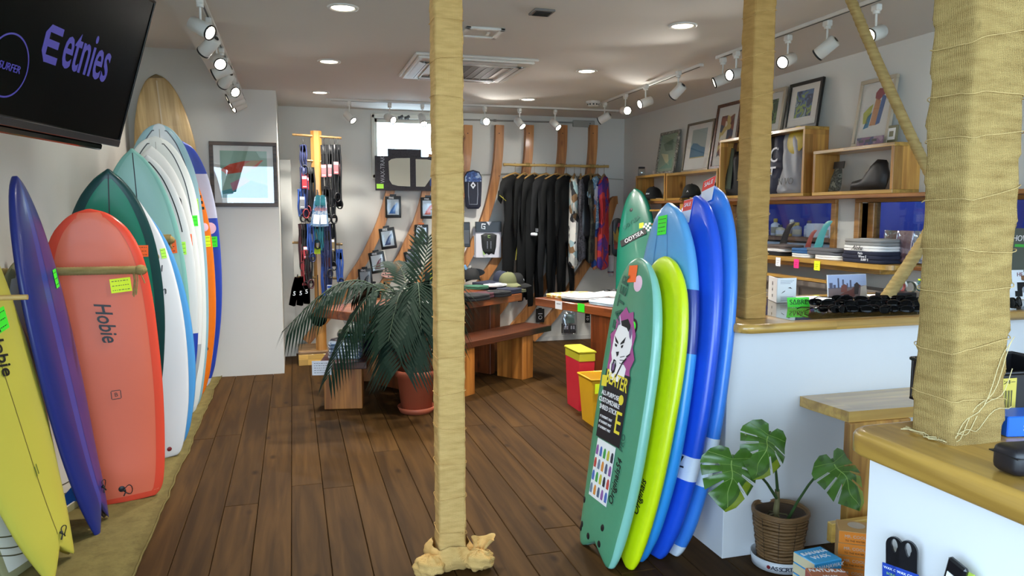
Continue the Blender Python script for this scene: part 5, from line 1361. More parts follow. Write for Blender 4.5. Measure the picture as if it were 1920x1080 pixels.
# watch display
q = aZ(1699, 566, CT)
t = T('watch_block', 'black display block under the watches on the counter', 'stand', M4.Translation(q + V((.0, .08, 0))) @ rotz(-.1))
B().box(-.07, .11, -.03, .06, 0, .04, .004).obj('block', mat('block_black', '121216', .3), t)
wb_ = mat('watch_band_black', '17181a', .5)
for i, (px, py, bm_, lab) in enumerate([(1686, 537, mat('watch_red', '9a3a36', .5), 'red and white watch looped on the counter display'), (1706, 539, mat('watch_green', '2f3a2c', .5), 'dark green watch looped on the counter display, in front'), (1729, 536, mat('watch_teal', '2f6a6e', .5), 'teal watch with yellow bow beside the thick wrapped post')]):
    q3 = aY(px, py, 3.3)
    t = T('wrist_watch', lab, 'watch', M4.Translation((q3.x, 3.3, q3.z)) @ rotz(-.35), 'watches on the counter display')
    b = B(); n_ = 28; vs = []
    for k in range(n_):
        a = 2 * pi * k / n_; r = .030
        for rr_, yy in ((r, -.011), (r, .011), (r - .004, .011), (r - .004, -.011)): vs.append((rr_ * cos(a), yy, rr_ * 1.12 * sin(a)))
    b.add(vs, [(4 * k + j, 4 * ((k + 1) % n_) + j, 4 * ((k + 1) % n_) + (j + 1) % 4, 4 * k + (j + 1) % 4) for k in range(n_) for j in range(4)], False); b.obj('band', bm_, t)
    b = B(mv(.027, 0, .012)); b.T = b.T @ M4.Rotation(R(70), 4, 'Y'); b.lathe([(0, .009), (.018, .009), (.020, .004), (.020, 0), (0, 0)], 20); b.obj('dial', mat('watch_dial', 'd8d8d4' if i == 0 else '1c1f22', .3), t)
    if i == 2: B(mv(0, 0, .034)).prism([(-.02, -.01), (.0, .0), (.02, -.01), (.018, .014), (.0, .004), (-.018, .014)], -.004, .004).obj('bow', STK['yellow'], t)
    B().cyl((-.0, 0, -.034), (-.0, 0, -.036 - max(.001, q3.z - .034 - 1.092 - .04) * 1), .006, n=8).obj('stand_pin', mat('clear_plastic', 'b9bcc0', .2), t)
# right of the thick post
q = aY(1908, 560, 3.0)
t = T('tent_card', 'white tent card with a black camera photo, right of the thick post', 'card', face((q.x + .02, 3.0, CT + .095), (1, -.1, 0), (0, .15, 1)))
B().box(-.09, .06, -.095, .06, -.003, 0).obj('board', mat('card_white'), t)
text('lettering', 'HE', .03, mat('print_darkred', '6d2a30', .5), t, mv(-.01, .035, .001))
b = B(); b.box(-.03, .03, -.05, -.005, 0, .002, .001); b.box(-.045, .0, -.08, -.05, 0, .002, .001); b.obj('printed_camera', BLACK, t)
B(mv(.015, -.045, 0)).lathe([(0, .003), (.014, .003), (.018, .002)], 16).obj('printed_lens', mat('print_grey'), t)
q = aX(1912, 460, 3.70)
t = T('magazine', 'dark green HOW TO magazine standing at the window right of the thick post', 'magazine', face((3.70, q.y - .05, 1.187 + .12), (0, -1, 0), (.12, 0, 1)))
B().box(-.13, .10, -.115, .115, -.006, 0, .001).obj('cover', mat('mag_green', '3f4f4c', .4, var=.2), t)
text('lettering', 'HOW TO', .045, WHITE, t, mv(-.02, .06, .0008), sx=.8); B().box(-.08, .06, .015, .03, 0, .0008).obj('printed_band', mat('sign_green', '2fae3c'), t)
o = dup(g0, M4.Translation(aZ(1905, 578, CT)) @ rotz(.3), 'black sunglasses lying right of the thick post on the long counter'); o['group'] = 'sunglasses piled on the counter'
# ---------------------------------------------------------------- on the near counter
NC = 1.048
t = T('crate', 'black plastic crate with yellow barcode label behind the blue box', 'crate', M4.Translation((1.43, 1.25, NC)) @ rotz(-.05))
b = B(); W_c, D_c, H_c = .30, .20, .10
for x0, x1, y0, y1 in ((0, W_c, 0, .006), (0, W_c, D_c - .006, D_c), (0, .006, .006, D_c - .006), (W_c - .006, W_c, .006, D_c - .006)): b.box(x0, x1, y0, y1, 0, H_c, .001)
b.box(0, W_c, 0, D_c, 0, .005); b.obj('shell', mat('crate_black', '17161a', .4), t)
B().tube([(0, 0, H_c), (W_c, 0, H_c), (W_c, D_c, H_c), (0, D_c, H_c)], .005, 6, closed=True).obj('rim', mat('crate_black'), t)
lb_ = card('label', (.055, -.0005, .055), (1, 0, 0), (0, 0, 1), .085, .07, mat('label_yellow', 'cdbb52', .6), t)
text('lettering', 'ハワイアンキー', .011, BLACK, lb_, mv(0, .026, .001)); b = B()
for i in range(16): b.box(-.034 + i * .0042, -.034 + i * .0042 + .0012 * (1 + i % 2), -.03, .008, .0008, .0012)
b.obj('barcode', BLACK, lb_)
for k in range(3):
    B(M4.Translation((1.44 + k * .06, 1.30 + .02 * k, NC + .01)) @ rotz(k) @ M4.Rotation(R(60), 4, 'X')).box(-.03, .03, 0, .11, -.002, .002, .001).obj('black_sachet', mat('sachet_black', '1a1a1e', .25), None)
    o = bpy.data.objects['black_sachet' if k == 0 else 'black_sachet.00%d' % k]; tag(o, 'shiny black sachet sticking out of the black crate, %s' % ('leftmost', 'middle', 'rightmost')[k], 'sachet', 'sachets in the black crate')
t = T('blue_box', 'bright blue box with white SEAR lettering right of the thick post', 'box', M4.Translation((1.378, 1.135, NC)) @ rotz(-.2))
B().box(0, .16, 0, .07, 0, .042, .002).obj('box', mat('box_blue', '1462d6', .35), t); text('lettering', 'SEAR', .018, WHITE, t, face((.052, -.0004, .018), (1, 0, 0), (0, 0, 1)), sx=.9)
q = aZ(1904, 897, NC)
t = T('black_case', 'black rounded case at the right photo edge on the near counter', 'case', M4.Translation((q.x + .05, q.y + .02, NC)) @ rotz(-.1))
B().box(-.05, .05, -.03, .03, 0, .05, .014).obj('case', mat('case_black', '18161c', .4), t); B().box(-.051, .051, -.031, .031, .033, .035).obj('seam', BLACK, t)
# wax combs hanging on the near counter panel
cmb = mat('comb_black', '111318', .25, coat=.4)
def comb(lab, px, py, X):
    q = aX(px, py, X)
    t = T('wax_comb', lab, 'comb', face(q, (0, -1, 0), (-.06, 0, 1)) @ M4.Rotation(.35, 4, 'Y') @ M4.Scale(.66, 4), 'wax combs on the near counter panel')
    def ring(rx, ry, cy, n=24, sh=0): return [(rx * cos(2 * pi * i / n), cy + ry * sin(2 * pi * i / n)) for i in range(n)]
    o = []
    for i in range(13): a = pi * i / 12; o.append((.026 * cos(a), .03 * sin(a)))
    outer = [(.026, -.13)] + o + [(-.026, -.13)]
    hole = [(.010 * sin(2 * pi * i / 20) * (1 if cos(2 * pi * i / 20) > -.2 else .75), .002 + .022 * cos(2 * pi * i / 20)) for i in range(20)]
    n = len(outer); pts = [V(p) for p in outer + hole]; m_ = len(hole)
    r = delaunay_2d_cdt(pts, [(i, (i + 1) % n) for i in range(n)] + [(n + i, n + (i + 1) % m_) for i in range(m_)], [], 0, 1e-7)
    def inside(p, poly):
        c = False
        for i in range(len(poly)):
            a, b_ = poly[i], poly[(i + 1) % len(poly)]
            if (a[1] > p[1]) != (b_[1] > p[1]) and p[0] < (b_[0] - a[0]) * (p[1] - a[1]) / (b_[1] - a[1]) + a[0]: c = not c
        return c
    fs = [f for f in r[2] if inside(sum((r[0][j] for j in f), V((0, 0))) / len(f), outer) and not inside(sum((r[0][j] for j in f), V((0, 0))) / len(f), hole)]
    b = B(); b.add([(p.x, p.y, .004) for p in r[0]], fs, False); b.add([(p.x, p.y, -.004) for p in r[0]], [tuple(reversed(f)) for f in fs], False)
    for poly in (outer, hole):
        k = len(poly); b.add([(x, y, .004) for x, y in poly] + [(x, y, -.004) for x, y in poly], [(i, (i + 1) % k, k + (i + 1) % k, k + i) for i in range(k)], True)
    b.obj('comb', cmb, t)
    b = B(); b.box(-.036, .032, -.16, -.062, .0045, .007, .001); s = b.obj('card_sleeve', mat('sleeve_blue', '1f3f9c', .3, coat=.4), t)
    text('lettering', 'WAX COMB', .011, WHITE, s, mv(0, -.075, .0075)); text('lettering', 'SCRAPER', .011, mat('print_lightgreen', '8fbf6a', .5), s, mv(0, -.092, .0075))
    return t
comb('black wax comb in a blue sleeve, left of two on the near counter panel', 1678, 1024, 1.145)
comb('black wax comb in a blue sleeve, right of two and slightly lower', 1704, 1032, 1.135)
q = aX(1793, 1068, 1.13)
t = T('black_scraper', 'black scraper tip with white label at the bottom of the near counter panel', 'scraper', face(q, (0, -1, 0), (-.05, 0, 1)) @ M4.Rotation(-.25, 4, 'Z'))
B().box(-.02, .02, -.12, .015, -.008, .004, .004).obj('body', cmb, t); B().box(-.012, .012, -.08, -.012, .004, .0052).obj('label', WHITE, t)
q = aX(1812, 1082, 1.135)
t = T('green_packet', 'yellow green packet corner beside the black scraper', 'packet', face(q, (0, -1, 0), (-.05, 0, 1)))
B().box(-.015, .015, -.1, .01, -.006, .0, .002).obj('packet', mat('packet_green', 'a9c04a', .5), t); B().box(-.01, .01, -.09, -.01, 0, .0006).obj('label', mat('label_yellow'), t)
# ---------------------------------------------------------------- wax boxes
def waxbox(lab, M, w, d, h, top, side, end, words, tm, grp):
    t = T('wax_box', lab, 'box', M, grp)
    B().box(-w / 2, w / 2, -d / 2, d / 2, .0005, h - .0005, .003).obj('carton', [top], t)
    B().box(-w / 2 - .0006, -w / 2 + .001, -d / 2 + .002, d / 2 - .002, .003, h - .003).obj('end_panel', end, t)
    for (s, sz, y, z, up_) in words:
        if up_: text('lettering', s, sz, tm, t, face((0, y, h), (1, 0, 0), (0, 1, 0), .0003))
        else: text('lettering', s, sz, tm, t, face((0, -d / 2, z), (1, 0, 0), (0, 0, 1), .0004))
    return t
fwd = V((sin(YAW), cos(YAW), 0))
def atDepth(px, py, dep): r = ray(px, py); return C0 + r * dep
bl = mat('wax_blue', '2f9bd8', .4); cr = mat('wax_cream', 'd9cfae', .6); og = mat('wax_orange', 'ea8a2c', .45); ob = mat('wax_brown', 'c79a62', .6); br = mat('wax_copper', 'a8623c', .45); pk = mat('wax_pinkbrown', 'b0655c', .45); ogd = mat('print_brown', '6b3a16', .5)
q = atDepth(1533, 1040, 2.62); n_ = 8; hb = q.z / n_
for i in range(n_):
    waxbox('sky blue banana wax carton, %s' % ('topmost of the blue stack' if i == n_ - 1 else '%s from the floor in the blue stack' % ORD[i]), M4.Translation((q.x, q.y, i * hb)) @ rotz(.05 + .02 * (i % 3)), .12, .105, hb, bl, bl, cr, [('BANANAWAX', .02, 0, hb * .5, False)] + ([('BANANA', .026, .018, 0, True), ('WAX', .03, -.015, 0, True)] if i == n_ - 1 else []), WHITE, 'sky blue wax cartons by the monstera')
q = atDepth(1556, 1078, 2.46); hb2 = q.z / 8
for i in range(8):
    waxbox('copper brown wax carton, %s' % ('topmost of the brown stack' if i == 7 else '%s from the floor in the brown stack' % ORD[i]), M4.Translation((q.x, q.y, i * hb2)) @ rotz(-.35 + .015 * (i % 2)), .125, .10, hb2, br, br, pk, [('NATURAL', .026, .03, 0, True), ('WAX', .02, -.01, 0, True)] if i == 7 else [], WHITE, 'copper brown wax cartons by the near counter')
q = atDepth(1592, 988, 2.72); hb3 = q.z / 8
for i in range(8):
    t = T('wax_box', 'orange wax carton with brown side, %s' % ('topmost of the orange stack' if i == 7 else '%s from the floor in the orange stack' % ORD[i]), 'box', M4.Translation((q.x + .02, q.y, i * hb3)) @ rotz(-.62 + .02 * (i % 2)), 'orange wax cartons under the pine tray')
    B().box(-.055, .055, -.055, .055, .0005, hb3 - .0005, .003).obj('carton', ob, t)
    B().box(-.0535, .0535, -.0557, -.053, .002, hb3 - .002).obj('orange_panel', og, t)
    text('lettering', 'MR. COOL', .015, mat('print_silver', 'c9b8a8', .5), t, face((0, -.0557, hb3 * .6), (1, 0, 0), (0, 0, 1), .0004)); text('lettering', 'TO THE WATER', .009, ogd, t, face((0, -.0557, hb3 * .25), (1, 0, 0), (0, 0, 1), .0004))
    if i == 7: B(mv(.01, .01, hb3)).lathe([(0, .0004), (.03, .0004)], 20).obj('printed_disc', mat('print_silver'), t)
# ---------------------------------------------------------------- monstera in a basket
pq = aZ(1468, 1062, 0); PX, PY = pq.x, pq.y + .03
t = T('tin_tray', 'round white tin tray with lettering under the woven basket', 'tray', M4.Translation((PX, PY, 0)))
B().lathe([(0, .004), (.112, .004), (.118, .05), (.115, .05), (.108, .01), (0, .008)][::1], 40).obj('tray', mat('tin_white', 'd3d4d8', .35), t)
tt = 'ASSORTED CANDY'
for i, ch in enumerate(tt):
    a = -pi / 2 - .62 + i * .125 - .2
    if ch != ' ': text('lettering', ch, .026, mat('print_darkblue', '23263a', .5), t, face((.1165 * cos(a), .1165 * sin(a), .026), (-sin(a), cos(a), 0), (cos(a) * .1, sin(a) * .1, 1), .0006), sx=1.2)
B(face((.1165 * cos(-2.55), .1165 * sin(-2.55), .027), (-sin(-2.55), cos(-2.55), 0), (0, 0, 1), .001)).lathe([(0, .001), (.008, .001)], 14).obj('red_dot', mat('plug_red'), t)
t = T('monstera', 'monstera with three split leaves in a woven brown basket by the counter', 'plant', M4.Translation((PX, PY, .0)))
rat = mat('rattan', '745430', .6, var=.35, scale=25, stretch=(1, 1, 4), bump=.3, bscale=90)
rat2 = mat('rattan_dark', '3f2c1b', .6, var=.3, scale=20)
zb0, zt0 = .012, .235
rad = lambda z: .083 + .029 * (z - zb0) / (zt0 - zb0)
bsk = B().lathe([(0, zb0), (rad(zb0) - .006, zb0), (rad(zt0) - .006, zt0 - .003), (rad(zt0) - .012, zt0 - .004), (.085, .19), (0, .19)], 32).obj('basket', rat2, t)
k = 0; z = zb0 + .006
while z < zt0 - .004:
    b = B(); pts = []
    r0 = .0064 + .0018 * random.random()
    for i in range(44):
        a = 2 * pi * i / 44
        pts.append(((rad(z) + .0012 * sin(a * 11 + k * pi)) * cos(a), (rad(z) + .0012 * sin(a * 11 + k * pi)) * sin(a), z + .002 * sin(a * 2 + k) + .0008 * sin(7 * a)))
    b.tube(pts, r0, 6, closed=True); b.obj('cane', rat, bsk); z += r0 * 1.95; k += 1
b = B()
for off in (0, .006): b.tube([((rad(zt0) + .001) * cos(2 * pi * i / 44), (rad(zt0) + .001) * sin(2 * pi * i / 44), zt0 + off + .002 * sin(8 * pi * i / 44)) for i in range(44)], .0065, 6, closed=True)
b.obj('rim', rat, bsk)
for i in range(10):
    a = 2 * pi * i / 10 - .35
    B().tube([((rad(z_) + .006) * cos(a), (rad(z_) + .006) * sin(a), z_) for z_ in [zb0 + .01 + j * .02 for j in range(11)]], .0013, 4).obj('tie', rat2, bsk)
B().grid(lambda u, v: (.09 * v * cos(2 * pi * u), .09 * v * sin(2 * pi * u), .192 + .008 * noise.noise(V((u * 9, v * 9, 0)))), 24, 8, True).obj('soil', mat('soil', '4b4036', .95, var=.4, scale=60), t)
stemm = mat('stem_green', '3f5a2e', .5, var=.25, scale=12); stemb = mat('stem_brown', '6d6440', .7, var=.3, scale=30)
leafm = patches('monstera_leaf', ['33521b', '3d621e', '426a21', '38591c', '7a8a24'], 4, .32, kind='NOISE')
P0 = V((PX, PY, 0))
st = [V((-.02, .0, .19)), V((-.022, .0, .24)), V((-.018, 0, .285)), V((-.02, .0, .33))]
B().tube(st, [.012, .013, .011, .010], 10).obj('stem', stemb, t)
for i in range(4):
    a = i * 1.5
    B().tube([(-.02 + .01 * cos(a), .01 * sin(a), .225), (-.02 + .05 * cos(a), .05 * sin(a), .215), (-.02 + .075 * cos(a), .075 * sin(a), .185)], .003, 5).obj('air_root', stemb, t)
half = [(.0, .0), (.10, .12), (.25, .15), (.40, .08), (.50, -.06), (.53, -.19), (.22, -.165), (.20, -.20), (.53, -.235), (.50, -.42), (.19, -.31), (.175, -.345), (.475, -.47), (.40, -.66), (.14, -.455), (.125, -.49), (.345, -.715), (.17, -.90), (.0, -1.0)]
def mleaf(px, py, dep, tip_px, tip_py, tdep, L_, nrm, roll, wscale, foot):
    j = atDepth(px, py, dep) - P0; tp = atDepth(tip_px, tip_py, tdep) - P0
    y = -(tp - j).normalized(); z = V(nrm); z = (z - y * z.dot(y)).normalized(); x = y.cross(z)
    o = [(x_ * L_ * wscale, y_ * L_) for x_, y_ in half] + [(-x_ * L_ * wscale, y_ * L_) for x_, y_ in half[-2:0:-1]]
    o[0] = (0, -.03 * L_)
    def bend(xx, yy):
        return (xx, yy, -.55 * xx * xx / L_ - .25 * yy * yy / L_ + .012 * sin(yy * 60 / L_ * .2) - .02 * L_ * cos(yy / L_ * 14) * min(1, abs(xx) / L_ * 3))
    lf_ = B().inflate(o, .0012, L_ * .05, .002, bend).obj('leaf', leafm, t); lf_.matrix_basis = basis(j, x, y, z)
    B().tube([V(bend(0, -L_ * i / 12)) + V((0, 0, .0012)) for i in range(1, 12)], [.0028 - .0002 * i for i in range(11)], 6).obj('midrib', mat('midrib', '7d9a4a', .5), lf_)
    for sgn in (-1, 1):
        for yy, xe, ye in ((-.06, .42, .02), (-.16, .45, -.2), (-.27, .4, -.42), (-.4, .3, -.62)):
            B().tube([V(bend(sgn * xe * wscale * L_ * q_, (yy + (ye - yy) * q_) * L_)) + V((0, 0, .001)) for q_ in (0, .33, .66, 1)], .0009, 4).obj('vein', mat('midrib'), lf_)
    a = V(foot); m1 = a + (j - a) * .5 + V((0, 0, .03))
    B().tube([a, (a + m1) / 2 + V((0, 0, .008)), m1, (m1 + j) / 2 + V((0, 0, .006)), j, j - y * .01], [.007, .0055, .005, .0048, .0045, .003], 8).obj('petiole', stemm, t)
mleaf(1374, 854, 2.80, 1370, 952, 2.74, .205, (-.15, -1, .45), 0, 1.02, (-.02, 0, .29))
mleaf(1444, 810, 2.86, 1424, 896, 2.76, .195, (.0, -1, .45), 0, .98, (-.018, 0, .32))
mleaf(1561, 861, 2.84, 1613, 934, 2.76, .20, (.05, -1, .5), 0, .95, (.02, -.02, .195))
# ---------------------------------------------------------------- curved ribs on the back wall
ribw = wood('rib_wood', 'c88a4e', '9a6232', 'Z', 1.8, .5, .1, rnd=.1)
RY = YB - .04
prof = [(235, 0), (275, -1), (310, -4), (345, -10), (380, -18), (418, -30), (456, -47), (490, -64), (525, -87), (570, -113), (606, -142), (640, -170)]
def rib(label, px, y0=235, yend=640):
    pts = []
    for y, dx in prof:
        if y < y0 - 30 or y > yend: continue
        pts.append(aY(px + dx, max(y, y0), RY))
    pts[-1].z = max(pts[-1].z, .04)
    t = T('curved_rib', label, 'beam', M4.Translation(pts[0]), 'curved wooden ribs on the back wall')
    # smooth, then sweep a rectangular section in the wall plane
    P = []
    for i in range(len(pts) - 1):
        for k in range(4):
            q = k / 4; a, b_, c, d = pts[max(i - 1, 0)], pts[i], pts[i + 1], pts[min(i + 2, len(pts) - 1)]
            P.append(.5 * ((2 * b_) + (c - a) * q + (2 * a - 5 * b_ + 4 * c - d) * q * q + (3 * b_ - a - 3 * c + d) * q ** 3))
    P.append(pts[-1])
    vs = []; hw, hd = .047, .036
    for i, p in enumerate(P):
        tg = (P[min(i + 1, len(P) - 1)] - P[max(i - 1, 0)]).normalized(); n = V((tg.z, 0, -tg.x))
        p = p - pts[0]
        for s, d in ((-1, -1), (1, -1), (1, 1), (-1, 1)): vs.append(p + n * hw * s + V((0, hd * d, 0)))
    m = len(P)
    b = B(); b.add(vs, [(4 * i + j, 4 * i + (j + 1) % 4, 4 * (i + 1) + (j + 1) % 4, 4 * (i + 1) + j) for i in range(m - 1) for j in range(4)] + [(3, 2, 1, 0), (4 * m - 4, 4 * m - 3, 4 * m - 2, 4 * m - 1)], False)
    b.obj('beam', ribw, t, weld=True)
    b = B()
    for y in (250, 330):
        if y > y0: q = aY(px, y, RY - .037) - pts[0]; b.cyl(q, q + V((0, -.004, 0)), .007, n=8)
    if b.v: b.obj('peg_plug', mat('plug_brown', '4b2d18', .6), t)
    return t
for px, w in ((744, 'first from the left, carrying fin packs, top behind the black panel'), (812, 'second from the left, carrying fin packs'), (877, 'third, half hidden by the slim wrapped post'), (936, 'fourth, right of the slim wrapped post'), (992, 'fifth, left behind the wetsuits'), (1055, 'sixth, behind the middle of the wetsuits'), (1112, 'seventh, behind the bright shirts')):
    rib('curved wooden wall rib, ' + w, px, 290 if px in (744, 812) else 235)
rib('curved wooden wall rib, last and shortest, by the back right corner', 1166, 375)

# ---------------------------------------------------------------- black panel with two pale pads in front of the window
pY = YB - .11
a, c = aY(703, 292, pY), aY(822, 358, pY); z0, z1 = c.z, a.z; zt = aY(745, 279, pY).z
t = T('pad_display', 'black WAX-TRAK display panel with two pale pads in front of the window', 'panel', M4.Translation((a.x, pY, z0)))
w, h = c.x - a.x, z1 - z0
B().box(0, w, 0, .02, 0, h, .002).obj('board', patches('panel_black', ['2b272e', '343036', '211e24'], 60, .7, kind='NOISE'), t)
x0, x1 = aY(727, 280, pY).x - a.x, aY(790, 280, pY).x - a.x
B().box(x0, x1, 0, .02, h, zt - z0, .002).obj('hang_tab', MC['panel_black'], t)
padm = mat('pad_pale', 'c6c3b2', .8, var=.05, bump=.1, bscale=200)
Fp = face((0, -.0005, 0), (1, 0, 0), (0, 0, 1))
pw_, ph = w / 119, h / 66
def pxy(px, py): return ((px - 703) * pw_, (358 - py) * ph)
B(Fp).prism([pxy(*p) for p in [(728, 302), (733, 298), (742, 296), (768, 295), (768, 350), (745, 349), (734, 346), (729, 338)]], 0, .005).obj('wax_pad', padm, t)
B(Fp).prism([pxy(*p) for p in [(779, 297), (800, 297), (811, 299), (817, 304), (818, 318), (796, 350), (779, 350)]], 0, .005).obj('wax_pad', padm, t)
B(Fp).prism([pxy(*p) for p in [(806, 332), (818, 322), (818, 349), (806, 349)]], 0, .003).obj('blue_sticker', mat('print_deepblue', '2d4a8c', .5), t)
text('lettering', 'WAX-TRAK', .064, mat('print_palegrey', 'a9a9b0', .5), t, face((*([pxy(717, 318)[0]]), -.001, pxy(717, 318)[1]), (0, 0, 1), (-1, 0, 0)), sx=.85)
B(Fp).box(*[pxy(705, 0)[0], pxy(718, 0)[0]], .02, .07, 0, .002).obj('price_sticker', STK['lime'], t)

# ---------------------------------------------------------------- leash stand
PYv = 7.68
oct_ = aY(596, 400, PYv)
t = T('leash_post', 'octagonal pine post with cross rods for leashes by the back wall', 'post', M4.Translation((oct_.x, PYv, 0)))
ztop = aY(595, 246, PYv).z
B().prism([(.056 * cos(pi / 8 + i * pi / 4), .056 * sin(pi / 8 + i * pi / 4)) for i in range(8)], 0, ztop).obj('post', wood('post_pine', 'c08b45', '94612a', 'Z', 1.4, .35, .4, rnd=.05), t)
rodm = mat('rod_wood', '8a6b3c', .5, var=.2)
def lrod(x0p, x1p, yp):
    z = aY(595, yp, PYv).z; xa, xb = aY(x0p, yp, PYv - .03).x - oct_.x, aY(x1p, yp, PYv - .03).x - oct_.x
    B().cyl((xa, -.03, z + .01), (xb, -.03, z - .012), .012, n=10).obj('cross_rod', rodm, t); return z
zr1 = lrod(548, 640, 256); zr2 = lrod(562, 632, 303); zr3 = lrod(560, 632, 405); zr4 = lrod(548, 642, 456); zr5 = lrod(556, 636, 520)
q = aY(593, 470, PYv - .06); card('price_sticker', (q.x - oct_.x, -.0535, q.z), (1, 0, 0), (0, 0, 1), .085, .065, STK['yellow'], t)
lcols = dict(black='131316', navy='22294f', red='8f2f34', blue='2c4f9c', teal='2f7f8e', grey='55565c', wine='4a1f28')
LM = {k: mat('leash_' + k, c, .5, var=.1) for k, c in lcols.items()}
def leash(label, px, py, hgt, col, cuff=None, tagc=None, tag_at=.45, wdt=.07, Y=None, turn=0):
    """leash: cord folded in long loops, strap cuff at the end and a card label"""
    Y = Y or PYv - .06
    q = aY(px, py, Y)
    t = T('surf_leash', label, 'leash', M4.Translation(q) @ rotz(turn), 'surf leashes hanging on the post')
    m = LM[col]
    b = B(); b.tube([(0, .03, .012), (0, .008, .014), (0, -.002, 0), (0, 0, -.06)], .003, 5); b.obj('hang_string', LM['black'], t)
    rr = random.Random(px * 7 + py)
    b = B(); top = -.05
    pts = []
    n = 4
    for k in range(n):
        xo = (k - (n - 1) / 2) * wdt / n
        for i in range(9):
            a = pi * i / 8
            pts.append((xo + .004 * sin(i + k), -.012 * (k % 2) + .004 * sin(i * 1.3), top - (hgt - .1) * ((i / 8) if k % 2 == 0 else (1 - i / 8))))
    b.tube(pts, .0095, 6); b.obj('cord', m, t)
    z = -hgt * .9
    cm = LM[cuff or 'black']
    b = B(mv(.01, -.012, z)); vs = []
    N_ = 22
    for k in range(N_):
        a = 2 * pi * k / N_
        for rr_, yy in ((.038, -.022), (.038, .022), (.031, .022), (.031, -.022)): vs.append((rr_ * .8 * cos(a), yy, rr_ * 1.25 * sin(a)))
    b.add(vs, [(4 * k + j, 4 * ((k + 1) % N_) + j, 4 * ((k + 1) % N_) + (j + 1) % 4, 4 * k + (j + 1) % 4) for k in range(N_) for j in range(4)], True); b.obj('cuff', cm, t)
    B().inflate([(-.02, -hgt * .35), (.022, -hgt * .35), (.024, -hgt * .2), (-.022, -hgt * .2)], .022, .012, .015, lambda x, y: (x, -.016, y)).obj('rail_saver', cm, t)
    if tagc:
        zz = -hgt * tag_at
        b = B(); b.box(-.024, .024, -.030, -.027, zz - .06, zz + .06, .0008); c = b.obj('card_label', mat('leash_card_' + tagc, {'red': 'b0656a', 'white': 'd9dbe0', 'tan': '8a7550', 'grey': '77787e', 'redhot': 'b02a34'}[tagc], .5), t)
        b = B(); b.box(-.022, .022, -.0312, -.0300, zz + .03, zz + .055).box(-.018, .018, -.0312, -.03, zz - .045, zz - .038); b.obj('printed_band', WHITE if tagc != 'white' else LM['blue'], c)
    return t
L_ = [('black leash with white and red card, first right of the post top', 607, 262, .72, 'black', None, 'red', .42), ('black leash with white and red card, second right of the post top', 618, 262, .68, 'black', None, 'red', .44), ('black leash with white and red card, third right of the post top', 627, 262, .62, 'black', None, 'red', .44), ('black leash with white and red card, at the right rod end', 633, 262, .70, 'black', None, 'red', .42),
 ('thin leash hanging alone on the left end of the top rod', 568, 262, .32, 'navy', None, None, .4),
 ('navy leash with red card, left of the post', 568, 304, .55, 'navy', 'red', 'redhot', .35), ('grey leash with red strap, left of the post', 575, 304, .52, 'grey', 'red', 'redhot', .4), ('black leash close to the left side of the post', 583, 304, .56, 'black', 'navy', None, .4),
 ('black leash with blue cord under the second rod on the left', 564, 345, .36, 'blue', 'black', 'grey', .5), ('black thick leash behind the white blue packs', 578, 345, .36, 'black', 'black', None, .5),
 ('black leash with round cuff low on the right of the post', 611, 340, .40, 'black', 'black', None, .5), ('black leash with loop cuff under the right rod end', 622, 345, .38, 'black', 'black', None, .5),
 ('dark wine leash at the left end of the middle rod', 565, 410, .52, 'wine', 'black', None, .5), ('black leash second on the middle rod', 572, 410, .55, 'black', 'wine', 'redhot', .6), ('blue leash left of the post on the middle rod', 581, 410, .42, 'blue', 'navy', None, .5),
 ('teal leash with black cuff in front of the post', 593, 410, .28, 'teal', 'black', None, .5, .08), ('teal leash right of the yellow note', 606, 410, .36, 'teal', 'navy', None, .5), ('navy leash right of the post on the middle rod', 613, 410, .60, 'navy', 'black', None, .5), ('black leash with tan card on the middle rod', 623, 410, .52, 'black', 'black', 'tan', .5),
 ('blue leash with black ring cuffs at the right end of the lower rod', 636, 458, .42, 'blue', 'black', None, .5), ('navy leash with orange cuff on the lower rod', 614, 460, .60, 'navy', 'wine', 'white', .75), ('deep blue leash beside the post on the lower rod', 607, 460, .60, 'blue', 'navy', None, .5), ('red and black leash left on the lower rod', 570, 460, .44, 'red', 'black', None, .5), ('black leash with wine cuff left on the lower rod', 578, 460, .42, 'black', 'wine', None, .5)]
for i, a in enumerate(L_): leash(*a[:8], **({'wdt': a[8]} if len(a) > 8 else {}), Y=PYv - .07 - .02 * (i % 3), turn=.3 * ((i % 3) - 1))
# white and blue leash packs in front
for i, (px, lab) in enumerate([(596, 'white and sky blue leash pack, left one in front of the post'), (605, 'white and sky blue leash pack, right one in front of the post')]):
    q = aY(px, 366, PYv - .14)
    t = T('leash_pack', lab, 'package', M4.Translation(q) @ rotz(.1 - .2 * i) @ M4.Rotation(.1 - .12 * i, 4, 'Y'), 'white and blue leash packs on the post')
    B().inflate([(-.05, -.30), (.045, -.30), (.03, -.02), (.0, .0), (-.03, -.02)], .05, .02, .04, lambda x, y: (x, 0, y)).obj('bag', patches('pack_skyblue', ['8fb3d8', 'cfdbe8', '6f9cca'], 9, .4, kind='NOISE'), t)
    B(mv(.0, -.03, 0)).box(-.03, .03, -.002, .0, -.28, -.19, .0008).obj('label', WHITE, t); text('lettering', 'GO', .04, mat('print_coral', 'c96a60', .5), t, face((0, -.030, -.14), (1, 0, 0), (0, 0, 1)), shear=.3)
    B().inflate([(-.025, -.10), (.025, -.10), (.02, .0), (-.02, .0)], .05, .02, .03, lambda x, y: (x, -.012, y)).obj('teal_cuff', LM['teal'], t)
    B().tube([(0, .0, -.005), (0, .04, .03), (0, .08, .05)], .008, 6).obj('strap', LM['black'], t)
